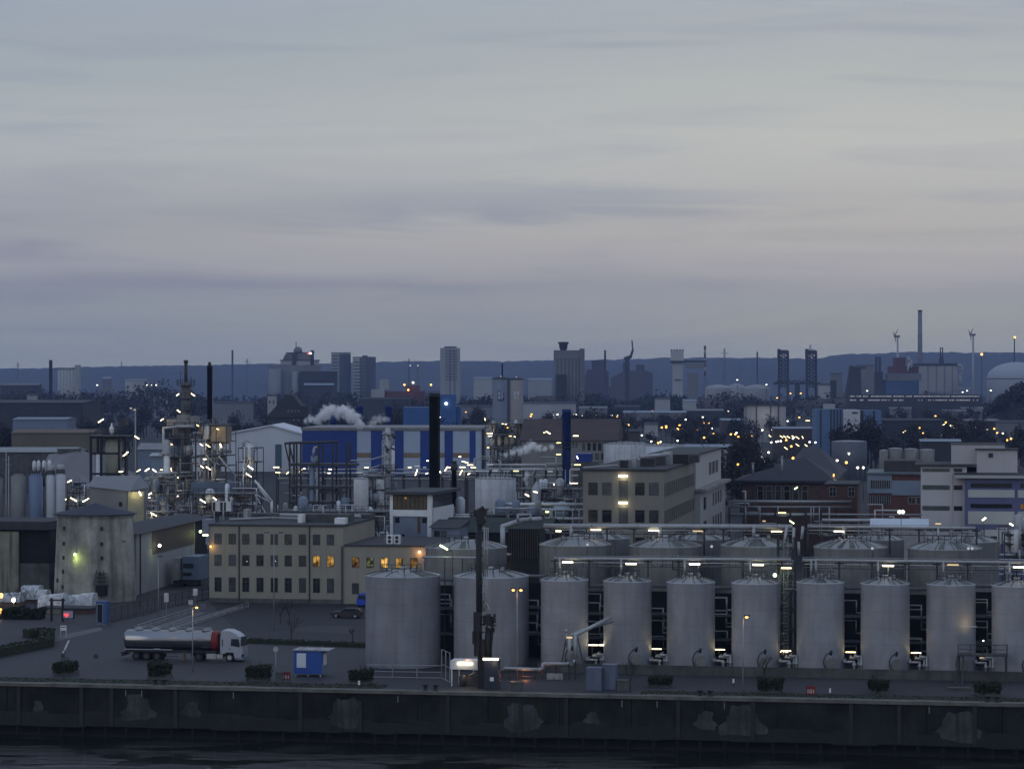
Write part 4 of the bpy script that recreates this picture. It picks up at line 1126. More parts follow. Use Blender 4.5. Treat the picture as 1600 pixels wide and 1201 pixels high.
def side_shed():
    # long shed running away from the water, its east wall seen at a grazing angle
    P0 = Vector((X(213, 413), 413, 0)); P1 = Vector((X(323, 462), 462, 0)); d = P1-P0; L = d.length; ang = math.atan2(d.y, d.x)
    t = thing("long_shed", "long shed with white lower wall and brown cladding running back right of the bunker tower", "shed", P0, ang)
    h = 10.2
    part("wall", MB().box(0, 0, 0, L, 9, h-.3), mat("shed_white", (.33, .34, .34), rough=.8, var=.12, scale=.3, streak=.25), t)
    part("cladding", MB().box(L*.20, -.08, 5.9, L*.80, -.002, h-.32), mat("shed_brown", (.11, .085, .06), rough=.6, var=.25, scale=.3, grid=(1.2, 9, .03)), t)
    part("cladding", MB().box(L*.82, -.07, 3.0, L*1.0, -.002, h-.32), M_deep, t)
    part("roof", MB().prismx([(-.6, h-.3), (9.5, h-.3), (4.5, h+.5)], -1.5, L+2), M_roofdark, t)
    part("drain_pipe", MB().bar((L*.045, -.1, 0), (L*.045, -.1, h-.3), .16).bar((L*.815, -.1, 2), (L*.815, -.1, h-.3), .14), M_dframe, t)
    part("gable", MB().box(-.5, .9, 0, -.05, 8.6, h-.4), M_dconc, t)
    l = part("wall_lamp", MB().tube((L*.16, 0, 7.0), (L*.22, -.9, 7.5), .05, 6), M_dsteel, t); part("lens", MB().ball((L*.23, -.95, 7.35), .25), E_wht, l)
    glow(t, (L*.2, -1.3, 6.6), 40, (.85, 1, .5), .2)
    l = part("wall_lamp", MB().tube((L*.80, -.1, 8.0), (L*.82, -.9, 8.2), .05, 6), M_dsteel, t); part("lens", MB().ball((L*.82, -.95, 8.0), .24), E_grn, l)
    glow(t, (L*.8, -1.3, 7.4), 30, (.8, 1, .3), .2)
side_shed()
def box_lorry():
    D = 432; s = S(D); t = thing("box_lorry", "white lorry seen from the front, parked beside the long shed", "lorry", (X(284, D), D, 0), -A)
    def x(px): return (px-284)*s
    part("body", MB().box(x(285), 0, 1.1, x(311), 6, Z(869, D)), M_slate, t)
    part("windscreen", MB().box(x(286), -.05, Z(887, D), x(303), .0, Z(880, D)), M_cgl, t)
    part("grille", MB().box(x(286), -.05, Z(899, D), x(300), 0, Z(894, D)), M_black, t)
    part("bumper", MB().box(x(283), -.1, .5, x(312), 0, 1.1), M_black, t)
    for xx in (284, 308): part("wheel", MB().tube((x(xx), 1.2, .5), (x(xx)+.35, 1.2, .5), .5, 14), M_tyre, t)
    t = thing("lorry_trailer", "grey box trailer standing left of the white lorry by the long shed", "trailer", (X(272, D), D-1, 0), -A)
    part("body", MB().box(0, 0, 1.1, .9, 7, Z(871, D)), M_conc, t); part("chassis", MB().box(0, 0, .4, .9, 6, 1.05), M_black, t)
box_lorry()
def fence_line(pts, h, lab, name="metal_fence", step=2.5, m=M_dsteel, mesh=True):
    o = Vector((*pts[0], 0)); t = thing(name, lab, "fence", o); b = MB(); g = MB()
    for p, q in zip(pts[:-1], pts[1:]):
        p, q = Vector((*p, 0))-o, Vector((*q, 0))-o; n = max(1, int((q-p).length/step))
        for k in range(n+1): c = p.lerp(q, k/n); b.bar(c, c+Vector((0,0,h)), .09)
        for z in (h, h*.5, .1): b.bar(p+Vector((0,0,z)), q+Vector((0,0,z)), .06)
        if mesh:
            n2 = int((q-p).length/.3)
            for k in range(n2): c = p.lerp(q, k/n2); g.bar(c, c+Vector((0,0,h)), .035)
    part("post", b, m, t)
    if mesh: part("grille", g, m, t)
    return t
fence_line([gp(170, 972), gp(219, 958), gp(326, 936)], 2.0, "dark metal fence running back beside the long shed")
fence_line([gp(215, 985), gp(268, 968), gp(320, 952)], .8, "low guard rail along the road behind the truck", "guard_rail", 3, M_steel, False)
fence_line([gp(270, 985), gp(330, 967), gp(388, 949)], .8, "low guard rail at the corner of the parking lot", "guard_rail", 3, M_steel, False)
fence_line([gp(175, 972), gp(248, 955)], .9, "low handrail in front of the dark metal fence", "guard_rail", 3, M_dsteel, False)
fence_line([(X(575, 297), 297), (X(690, 296), 296)], 1.5, "grey mesh fence below the first broad tank", "metal_fence", 2.2, M_steel, False)
fence_line([(X(690, 296), 296), (X(703, 292), 292)], 3.4, "tall thin gate frame between the first broad tank and the canopy", "gate_frame", 1.4, M_steel, False)
for i, (px, y0, y1, py, lab) in enumerate(((260, 926, 940, 958, "white notice sign on the fence, nearest the bunker"), (305, 919, 930, 945, "white notice sign on the fence beside the beige building"), (298, 937, 944, 958, "white sign on a pole above the orange street lamp"))):
    D = DG(py)-.4; t = thing("notice_sign", lab, "sign", (X(px, D), D, 0), 0)
    w = 3.5*S(D)
    part("board", MB().box(-w, -.06, Z(y1, D), w, -.02, Z(y0, D)), mat("sign_white", (.5, .5, .5), rough=.6, var=.35, scale=3), t); part("post", MB().bar((0, 0, 0), (0, 0, Z(y0, D)), .06), M_steel, t)
M_tarp = mat("white_tarpaulin", (.46, .48, .51), rough=.5, var=.45, scale=1.8)
TS = [(-40, 32, 925, 940, 392, "long white tarpaulin pack at the left edge under an orange lamp"), (30, 72, 921, 936, 398, "white tarpaulin pack piled highest beside the old store"), (32, 60, 914.5, 925, 400, "small white tarpaulin bundle lying on top of the pile"), (58, 98, 926, 950, 384, "white tarpaulin pack left of the dark portal frame"), (100, 145, 926, 946, 386, "long white tarpaulin pack right of the dark portal frame")]
for i, (a, c, yt, yb, D, lab) in enumerate(TS):
    s = S(D); w = (c-a)*s; z0, z1 = Z(yb, D), Z(yt, D)
    b = MB(); nx, rg = 9, random.Random(i)
    rows = []
    for k in range(nx+1):
        x = -w/2 + w*k/nx; sag = rg.uniform(-.12, .12); top = z1 - (1-k/nx)*(.5 if i in (0, 4, 3) else .1)
        rows.append([(x, -.1+rg.uniform(-.08,.08), z0), (x, -.02+rg.uniform(-.08,.08), (z0+top)/2), (x, .25, top-.18+sag), (x, 1.2, top+sag*.5), (x, 2.4, top-.1), (x, 2.8, z0)])
    vs = [v for r in rows for v in r]; m = 6
    fs = [(k*m+j, (k+1)*m+j, (k+1)*m+j+1, k*m+j+1) for k in range(nx) for j in range(m-1)]
    b.add(vs, fs, 0, False); b.f.append(tuple(range(m-1, -1, -1))); b.m.append(0); b.sm.append(False); b.f.append(tuple(nx*m+j for j in range(m))); b.m.append(0); b.sm.append(False)
    for k in range(4): 
        x = -w/2+w*(k+.5)/4; b.bar((x, -.16, z0), (x, .1, z1-.2), .05)
    t = thing("tarpaulin_stack", lab, "covered stack", (X((a+c)/2, D), D, 0), -A, "tarpaulin covered stacks")
    part("cover", b, M_tarp, t)
    part("cargo", MB().box(-w/2+.1, .2, 0.0, w/2-.1, 2.6, z0+.05), M_brown, t)
D = 380; s = S(D); t = thing("brick_gatehouse", "low dark brick gatehouse below the tarpaulin packs", "building", (X(98, D), D, 0), -A)
def x98(px): return (px-98)*s
part("wall", MB().box(x98(62), .0, 0, x98(143), 4, Z(951, D)), M_brick, t)
part("panel", MB().box(x98(72), -.25, Z(973, D), x98(96), -.1, Z(951, D)), mat("yellow_panel", (.17, .16, .12), rough=.8, var=.15), t)
part("panel", MB().box(x98(122), -.2, 0, x98(126), -.05, Z(965, D)), M_brown, t)
part("door", MB().box(x98(137), -.1, Z(968, D), x98(139.5), 0, Z(960, D)), M_white, t)
part("roof", MB().box(x98(60), -.3, Z(951, D), x98(145), 4.3, Z(949, D)), M_roofdark, t)
D = 368; s = S(D); t = thing("portal_frame", "dark portal frame over the gatehouse entrance carrying a red lit display", "frame", (X(89, D), D, 0), -A)
for xx in (80, 98.5): part("post", MB().bar(((xx-89)*s, 0, 0), ((xx-89)*s, 0, Z(934, D)), .28), M_black, t)
part("beam", MB().box(-9*s-.3, -.2, Z(938, D), 9.5*s+.3, .2, Z(936, D)), M_black, t)
sc_ = part("display", MB().box((99-89)*s, -.25, Z(966, D), (118-89)*s, 0, Z(952, D)), M_black, t)
part("screen", MB().box((100.5-89)*s, -.27, Z(964.5, D), (116-89)*s, -.25, Z(953.5, D)), mat("grey_screen", (.30, .27, .33), rough=.4, var=.05), sc_)
part("red_symbol", MB().box((101.5-89)*s, -.30, Z(961, D), (109-89)*s, -.275, Z(957.5, D)).box((104-89)*s, -.30, Z(963, D), (107-89)*s, -.275, Z(961, D)), emit("red_led", (1, .07, .09), 1.6), sc_)
D = 362; s = S(D); t = thing("phone_booth", "tall blue booth with a pale framed glass door by the gatehouse", "booth", (X(158, D), D, 0), -A)
part("body", MB().box(-8.5*s, 0, .15, 8.5*s, 1.5, Z(939, D)), mat("booth_blue", (.05, .085, .21), rough=.5, var=.15), t)
part("door_frame", MB().box(-7*s, -.06, Z(973, D), -5.8*s, -.002, Z(943, D)).box(2.2*s, -.06, Z(973, D), 3.4*s, -.002, Z(943, D)).box(-5.8*s, -.06, Z(944.3, D), 2.2*s, -.002, Z(943, D)).box(-5.8*s, -.06, Z(973, D), 2.2*s, -.002, Z(972, D)), M_slate, t)
part("pane", MB().box(-5.8*s, -.04, Z(971.9, D), 2.2*s, -.003, Z(944.4, D)), M_glass, t)
part("foot", MB().box(-8*s, .05, 0, 8*s, 1.4, .15), M_conc, t)
D = 365; t = thing("ramp_rail", "pair of green tube handrails at the left edge behind the bulky hedge", "railing", (X(20, D), D, 0), 0)
for k in range(2): part("rail", MB().bar(((-40-20)*S(D), k*.8, Z(996-4*k, D)), ((58-20)*S(D), k*.8, Z(984-3*k, D)), .09), mat("rail_green", (.06, .11, .06), rough=.6), t)
D = 366; t = thing("bus_shelter", "small flat white roof on posts behind the left hedge", "shelter", (X(65, D), D, 0), -A)
part("roof", MB().box(-1.3, 0, Z(984, D), 1.3, 1.6, Z(982.5, D)), M_white, t)
for xx in (-1, 1): part("post", MB().bar((xx, .8, 0), (xx, .8, Z(984, D)), .08), M_steel, t)
for px, py, D, m, lab in ((2, 930, 380, E_sod, "orange lamp post cut by the left edge above the tarpaulins"), (21, 937, 378, E_wht, "white lamp post in front of the left tarpaulin pack"), (1, 954, 372, E_sod, "lower orange lamp post cut by the left edge")):
    t = thing("lamp_post", lab, "street lamp", (X(px, D), D, 0), 0)
    part("pole", MB().cyl(0, 0, 0, Z(py, D), .06, 6), M_dsteel, t); part("lamp_head", MB().ball((0, 0, Z(py, D)), .26, sz=1.4), m, t)
    glow(t, (0, -.4, Z(py, D)-.4), 40, (1, .7, .4), .2)
for i, px in enumerate((25, 40, 55)):
    D = 376; t = thing("bare_bush", ["left", "middle", "right"][i]+" one of three bare bushes before the tarpaulin packs", "bush", (X(px, D), D, 0), 0); bare_tree(t, (0,0,0), 5.2, .8, 90+i, depth=4, r0=.07)

D = 371; t = thing("wild_hedge", "tall dark wild hedge below the left tarpaulin packs", "hedge", (X(28, D), D, 0), -A)
b = MB(); leafbox(b, 0, 1.0, 0, Z(950, D), 3.0, 1.2, 1500, .22); part("hedge", b, M_hedge, t)
# ------------------------------------------------------------------ office buildings
def lit_room(name, col, strength, sc=1.3):
    m = emit(name, col, strength); nt = m.node_tree; N, L = nt.nodes, nt.links
    e = [n for n in N if n.type == 'EMISSION'][0]
    tc = N.new("ShaderNodeTexCoord"); oi = N.new("ShaderNodeObjectInfo"); ad = N.new("ShaderNodeVectorMath"); ad.operation = 'ADD'
    L.new(tc.outputs["Object"], ad.inputs[0]); L.new(oi.outputs["Location"], ad.inputs[1])
    nz = N.new("ShaderNodeTexNoise"); nz.inputs["Scale"].default_value = sc; nz.inputs["Detail"].default_value = 3; L.new(ad.outputs[0], nz.inputs["Vector"])
    mr = N.new("ShaderNodeMapRange"); mr.inputs[1].default_value = .38; mr.inputs[2].default_value = .62; mr.inputs[3].default_value = strength*.08; mr.inputs[4].default_value = strength
    L.new(nz.outputs["Fac"], mr.inputs[0]); L.new(mr.outputs[0], e.inputs[1]); return m
LITS = [lit_room("lit_room_a", (1, .56, .15), 1.0), lit_room("lit_room_b", (1, .55, .12), .55), lit_room("lit_room_c", (.75, .80, .35), .28), lit_room("lit_room_d", (1, .5, .12), .22)]
def beige_office():
    D = 400.0; s = S(D); t = thing("beige_office", "long three storey beige office block with dark windows, two of them lit", "building", (X(327, D), D, 0), -A*.9)
    def x(px): return (px-327)*s*1.012
    zt, za = Z(821, D), Z(851, D)
    part("wall", MB().box(0, 0, 0, x(538), 24, zt), M_beige, t)
    part("annex_wall", MB().box(x(538)+.003, .25, 0, x(690), 22, za), M_beige, t)
    part("roof", MB().box(-.15, -.2, zt, x(538)+.15, 24.2, zt+.28), M_roofdark, t)
    part("annex_roof", MB().box(x(538)+.2, .05, za, x(690), 22.2, za+.25), M_roofdark, t)
    part("parapet", MB().box(-.1, 20, zt+.3, x(538), 24, zt+.9).box(x(450), 8, zt+.28, x(530), 12, zt+1.5), M_dconc, t)
    part("base_course", MB().box(-.05, -.06, 0, x(538), -.002, .7), M_dconc, t)
    cols = [341, 363.5, 385, 407.5, 430, 452, 474.5, 496.5, 518.5]
    for px in cols:
        window(t, x(px)-.58, Z(849.5, D), 1.15, 1.65)
        li = {496.5: LITS[0], 518.5: LITS[0]}.get(px)
        window(t, x(px)-.58, Z(883, D), 1.15, 1.7, lit=None if not li else LITS[1], mull=1)
        window(t, x(px)-.56, Z(923.5, D), 1.12, 2.25, trans=.7)
    for px, l in ((557, LITS[3]), (579.5, LITS[2]), (602, LITS[0]), (625, LITS[1]), (648, LITS[3])): window(t, x(px)-.55, Z(884, D), 1.15, 1.6, y=.25, lit=l)
    for px in (557, 579.5): window(t, x(px)-.55, Z(925, D), 1.1, 1.7, y=.25)
    for px in (374.5, 485.5): part("drain_pipe", MB().bar((x(px), -.1, .3), (x(px), -.1, zt), .16), M_dframe, t)
    part("drain_pipe", MB().bar((x(536.5), -.1, .3), (x(536.5), -.1, za), .14), M_dframe, t)
    # rooftop plant
    for (a, b_, y0, hh, m) in ((455, 462, 5, 1.3, M_white), (518, 534, 3, .9, M_white), (345, 352, 14, 1.6, M_steel)):
        part("roof_unit", MB().box(x(a), y0, zt+.28, x(b_), y0+2.2, zt+.28+hh), m, t)
    part("roof_pipe", MB().pipe([(x(335), 9, zt+.5), (x(400), 11, zt+.7), (x(500), 9, zt+.6)], .22, 8), M_steel, t)
    part("roof_pipe", MB().tube((x(400), 16, zt+.9), (x(536), 14, zt+.9), .3, 8), M_pipe, t)
    part("roof_box", MB().box(x(313), 1, zt-1.2, x(326), 4, zt+.9), mat("lilac_grey", (.22, .22, .27), rough=.7), t)
    part("roof_rail", MB().rail([(x(590), 6, za+.25), (x(618), 6, za+.25)], 1.1, .03, 1.0), M_steel, t)
    for px in (604.5, 616): 
        o = part("air_conditioner", MB().box(x(px)-.5, 3, za+.25, x(px)+.5, 3.8, za+1.65), M_white, t)
        part("fan", MB().tube((x(px), 2.98, za+.65), (x(px), 2.94, za+.65), .26, 14).tube((x(px), 2.98, za+1.25), (x(px), 2.94, za+1.25), .26, 14), M_black, o)
    l = part("wall_lamp", MB().ball((x(657), -.05, Z(858.5, D)), .17), emit("porch_orange", (1, .62, .3), 9), t); glow(t, (x(657), -.35, Z(860.5, D)), 55, (1, .42, .12), .15)
    l = part("wall_lamp", MB().ball((x(330), -.3, Z(853, D)), .15), E_sod, t); glow(t, (x(331), -.55, Z(854.5, D)), 28, (1, .55, .16), .15)
    strip(t, (x(321.5), -.2, Z(835.5, D)), .9, E_tubew, th=.11)
    part("cable_tray", MB().box(x(322), -.3, Z(850, D), x(326.5), -.05, Z(812, D)), M_slate, t)
    for px, py in ((430, 875), (385, 876)): part("desk_lamp", MB().ball((x(px)+.2, -.06, Z(py, D)), .1), E_off, t)
beige_office()
def control_tower():
    D = 428.0; s = S(D); t = thing("control_tower", "white framed control tower with a yellowish glazed top floor and flat dark roof", "building", (X(610, D), D, 0), -A*1.3)
    def x(px): return (px-610)*s
    z = lambda py: Z(py, D)
    dep = 15
    part("core", MB().box(x(614), .25, 0, x(672), dep, z(773)), mat("tower_panel", (.17, .20, .26), rough=.7, var=.12), t)
    for a, c in ((609, 614), (669.5, 676.5)): part("pillar", MB().box(x(a), 0, 0, x(c), .8, z(772)), M_white, t)
    part("spandrel", MB().box(x(614), .05, z(806), x(669.5), .245, z(796)), M_white, t)
    part("side_panel", MB().box(x(676.5)+.004, .9, z(815), x(677), dep, z(793)).box(x(676.5)+.004, .9, z(840), x(676.9), 6, z(815)), M_white, t)
    part("roof", MB().box(x(605), -.8, z(772), x(682), dep+3, z(767.5)), mat("tower_roof", (.05, .054, .06), rough=.8, var=.3, scale=.4), t)
    b = MB(); b.box(x(614.2), .12, z(795.5), x(669), .24, z(772.5)); w = part("window", b, mat("yellow_curtain", (.10, .075, .035), rough=.5, var=.5, scale=1.2), t)
    b = MB()
    for k in range(9): xx = 614.2+54.8*k/8; b.box(x(xx)-.06, .04, z(795.5), x(xx)+.06, .12, z(772.5))
    part("frame", b, M_dframe, w)
    part("side_window", MB().box(x(676.5)+.004, 1.0, z(792.5), x(676.8), dep-1, z(774)), M_glass, t)
    for a, y0, y1 in ((617, 808, 816), (661, 808, 816), (625, 834, 840)): part("window", MB().box(x(a), .18, z(y1), x(a+7), .247, z(y0)), M_glass, t)
    part("door_panel", MB().box(x(653), .18, z(832), x(658), .247, z(807)), M_brown, t)
    l = part("ceiling_lamp", MB().box(x(633), .02, z(779), x(636), .035, z(776)), LITS[1], w)
control_tower()
def chimney(px0, px1, yt, D, lab, m, cat="chimney", name="chimney", extra=None, n=24, taper=1.0, zb=0):
    s = S(D); r = (px1-px0)/2*s; t = thing(name, lab, cat, (X((px0+px1)/2, D), D, zb), 0)
    zt = Z(yt, D)-zb
    part("shaft", MB().rev([(r*taper, 0), (r, zt-.6), (r*1.05, zt-.6), (r*1.05, zt)], n), m, t)
    part("rim", MB().rev([(r*1.08, zt-.02), (r*1.08, zt+.12), (r*.8, zt+.12)], n), M_black, t)
    return t, s, r, zt
t, s, r, zt = chimney(670.5, 687.5, 615.5, 446, "thick black smokestack rising behind the control tower", mat("black_stack", (.016, .019, .018), rough=.6, var=.3, scale=.4))
part("ladder", MB().bar((r*.7, -r*.8, 0), (r*.7, -r*.8, zt), .06), M_dsteel, t)
t, s, r, zt = chimney(705.5, 713.5, 721, 452, "shorter slim dark pipe stack right of the thick black smokestack", M_black)
part("collar", MB().rev([(r*1.2, zt-1.6), (r*1.45, zt-1.4), (r*1.45, zt-.6), (r*1.2, zt-.4)], 16), M_dsteel, t)
def beige_block():
    D = 418.0; s = S(D); t = thing("beige_block", "tall beige office block with a lit stair slot and a long side of narrow windows", "building", (X(911, D), D, 0), -A)
    def x(px): return (px-911)*s*1.015
    zt = Z(735.5, D); W = x(1036); dep = 50
    mf = mat("beige_block_render", (.205, .197, .17), rough=.9, var=.08, scale=.3, streak=.12)
    part("wall", MB().box(0, 0, 0, W, dep, zt), mf, t)
    part("roof", MB().box(-.25, -.25, zt, W+.25, dep+.2, zt+.35), M_roofdark, t)
    for row in range(4):
        zz = zt - 4.9 - row*4.45 + 1.9
        for px in (926.5, 948, 999, 1020.5): window(t, x(px)-.78, zz-.9, 1.55, 2.05, mull=0, trans=.75)
        part("stair_slot", MB().box(x(966.5), -.03, zz-1.9, x(980.5), -.004, zz+1.5), M_dconc, t)
        b = MB(); b.box(W+.004, 1.5, zz-1.1, W+.05, dep-1.5, zz+1.0); part("window_band", b, M_glass, t)
        b = MB()
        for k in range(17): b.box(W+.05, 1.3+k*2.93, zz-1.1, W+.2, 2.1+k*2.93, zz+1.0)
        part("pier", b, mf, t)
    for py, px in ((743, 973.5), (784.5, 973.5)): strip(t, (x(px), -.35, Z(py, D)), 1.45, E_tubew, th=.15); glow(t, (x(px), -.6, Z(py+4, D)), 26, (1, .85, .55), .2)
    part("parapet_pipe", MB().tube((0, -.1, zt+.55), (x(962), 2, zt+.9), .14, 8), M_pipe, t)
    rg = random.Random(3)
    for (px, y0, w, h, m) in ((966, 6, 1.1, 1.2, M_black), (979, 9, .7, 1.5, M_steel), (995, 14, 2.4, 1.3, M_dsteel), (1004, 20, 2.6, 1.7, M_dsteel), (1016, 24, 1.5, 2.2, M_steel), (1030, 30, 3.2, 1.6, M_black), (1042, 36, 3, 1.4, M_dsteel)):
        part("roof_unit", MB().box(x(px)-w/2, y0, zt+.35, x(px)+w/2, y0+2.5, zt+.35+h), m, t)
    part("roof_duct", MB().tube((x(985), 12, zt+2.0), (x(1028), 16, zt+2.3), .35, 10), M_pipe, t)
    # second wing further back
    P = Vector((X(911, D), D, 0)) + Matrix.Rotation(-A, 3, 'Z') @ Vector((W+.6, dep+.4, 0))
    t = thing("pale_wing", "pale three storey wing behind the beige office block, with a projecting ledge", "building", P, -A)
    m2 = mat("pale_render", (.40, .40, .40), rough=.9, var=.08, scale=.3, streak=.1)
    z2 = zt+1.2
    part("wall", MB().box(-9, 0, 0, -.35, 52, z2), m2, t); part("roof", MB().box(-9.2, -.2, z2, 0, 52.4, z2+.3), M_roofdark, t)
    part("lower_wall", MB().box(-9, -.002, 0, .5, 52.5, z2-6.6), m2, t); part("ledge", MB().box(-9, -.5, z2-6.6, 1.6, 53, z2-6.1), M_conc, t)
    for k in range(3): window(t, -.35, z2-4.4, 4.6, 2.3, y=26+k*7, rz=R(90), mull=2)
    for rr in range(2):
        for k in range(6): window(t, .5, z2-10.2-rr*4.4, 2.2, 2.3, y=(6+k*2.8 if k < 2 else 14+k*5.4), rz=R(90), mull=0)
beige_block()
def brick_hall():
    D = 520.0; s = S(D); t = thing("brick_hall", "dark brick hall with a hipped roof and six tall white framed windows", "building", (X(1160, D), D, 0), -A)
    def x(px): return (px-1160)*s*1.01
    zt = Z(750, D); W = x(1298)
    part("wall", MB().box(0, 0, 0, W, 26, zt), M_brick, t)
    zr = Z(727, D)
    b = MB(); e = .8; b.add([(-e-1, -e, zt), (W+e, -e, zt), (W+e, 26+e, zt), (-e-1, 26+e, zt), (x(1190), 10, zr-1.2), (x(1250), 13, zr+1.4), (-e-1, -e, zt-.5), (W+e, -e, zt-.5), (W+e, 26+e, zt-.5), (-e-1, 26+e, zt-.5)],
        [(0,1,5,4), (1,2,5), (2,3,4,5), (3,0,4), (6,7,1,0), (7,8,2,1), (8,9,3,2), (9,6,0,3), (9,8,7,6)]); part("roof", b, mat("hall_slate", (.030, .032, .042), rough=.8, var=.25, scale=.5), t)
    for px in (1187.5, 1201, 1215, 1228.5, 1242, 1256): window(t, x(px)-.6, Z(781, D), 1.25, 3.0, framem=M_frame, mull=0, trans=.62)
    for px in (1297.5, 1216, 1176): part("drain_pipe", MB().bar((x(px), -.1, 0), (x(px), -.1, zt), .12), M_dframe, t)
    for px, py, h in ((1219, 716, 2.6), (1174, 720, 1.6)): part("roof_vent", MB().cyl(x(px), 4, zt+1, zt+1+h*1.4, .22, 10).cyl(x(px), 4, zt+1+h*1.4, zt+1.2+h*1.4, .34, 10), M_steel, t)
    for px, py in ((1302, 743, ), (1311, 741)):
        pass
    l = part("wall_lamp", MB().box(W+.1, 2, Z(744, D), W+.3, 2.3, Z(740, D)), E_sod, t); l = part("wall_lamp", MB().ball((W+.2, .3, Z(751, D)), .22), E_sod, t)
    glow(t, (W+.8, 2, Z(746, D)), 60, (1, .6, .2), .2)
    D = 640; s = S(D); t = thing("big_shed", "large dim grey hipped shed rising behind the brick hall", "building", (X(1225, D), D, 0), -A)
    W = 82*s; zt = Z(742, D); part("wall", MB().box(0, 0, 0, W, 40, zt), M_dconc, t)
    b = MB(); b.add([(-1, -1, zt), (W+1, -1, zt), (W+1, 41, zt), (-1, 41, zt), (4, 18, Z(700, D)), (W*.55, 18, Z(698, D))], [(0,1,5,4), (1,2,5), (2,3,4,5), (3,0,4), (3,2,1,0)]); part("roof", b, mat("grey_roof_sheet", (.055, .055, .065), rough=.85, var=.2, scale=.3), t)
brick_hall()
def brick_wing():
    D = 470.0; s = S(D)
    t = thing("dark_brick_house", "dark brick house with white cross windows beside the brick hall", "building", (X(1311, D), D+20, 0), -A)
    W = 50*s; part("wall", MB().box(0, 0, 0, W, 18, Z(764, D)), M_brick, t); part("roof", MB().box(-.3, -.3, Z(764, D), W+.3, 18, Z(762, D)), M_roofdark, t)
    for px in (1317, 1347): window(t, (px-1311)*s, Z(783, D), 1.3, 1.9, framem=M_frame, trans=.55)
    t = thing("brick_wing", "red brick wing with a grey glazed corner and banded windows", "building", (X(1358, D), D, 0), -A)
    def x(px): return (px-1358)*s
    zt = Z(741, D)
    part("wall", MB().box(0, 0, 0, x(1445), 20, zt), mat("red_brick", (.11, .052, .045), rough=.9, var=.25, scale=.6, grid=(.5, .16, .02)), t)
    part("upper_panel", MB().box(-.3, -.25, Z(770, D), x(1393), -.003, zt).box(x(1393), -.2, Z(773, D), x(1445), -.003, Z(750, D)), M_slate, t)
    b = MB(); b.box(.2, -.33, Z(762, D), x(1390), -.255, Z(750, D)); w = part("window_band", b, M_glass, t)
    b = MB()
    for k in range(12): b.box(.2+k*.33, -.42, Z(762, D), .28+k*.33, -.33, Z(750, D))
    part("mullion", b, M_steel, w)
    b = MB(); b.box(.2, -.08, Z(788, D), x(1390), -.003, Z(774, D)); w = part("window_band", b, M_glass, t)
    b = MB()
    for k in range(12): b.box(.2+k*.33, -.16, Z(788, D), .28+k*.33, -.08, Z(774, D))
    part("mullion", b, M_steel, w)
    for px in (1421, 1434): window(t, x(px)-.3, Z(786.5, D), 1.3, 1.3, framem=M_frame)
    part("roof", MB().box(-.5, -.5, zt, x(1446), 20, zt+.35), mat("glazed_roof", (.10, .13, .14), rough=.6), t)
    part("roof_house", MB().box(x(1380), 5, zt+.35, x(1440), 14, zt+2.4), M_roofdark, t)
    t = thing("white_tent_roof", "pale low roof sheet below the red brick wing", "shed", (X(1362, 400), 400, 0), -A)
    part("wall", MB().box(0, 0, 0, 8.4, 6, Z(822, 400)), M_steel, t); part("roof", MB().prismx([(-.3, Z(822, 400)), (6.4, Z(822, 400)), (3, Z(811, 400))], -.3, 8.8), mat("pale_blue_roof", (.42, .47, .54), rough=.5, var=.1), t)
brick_wing()
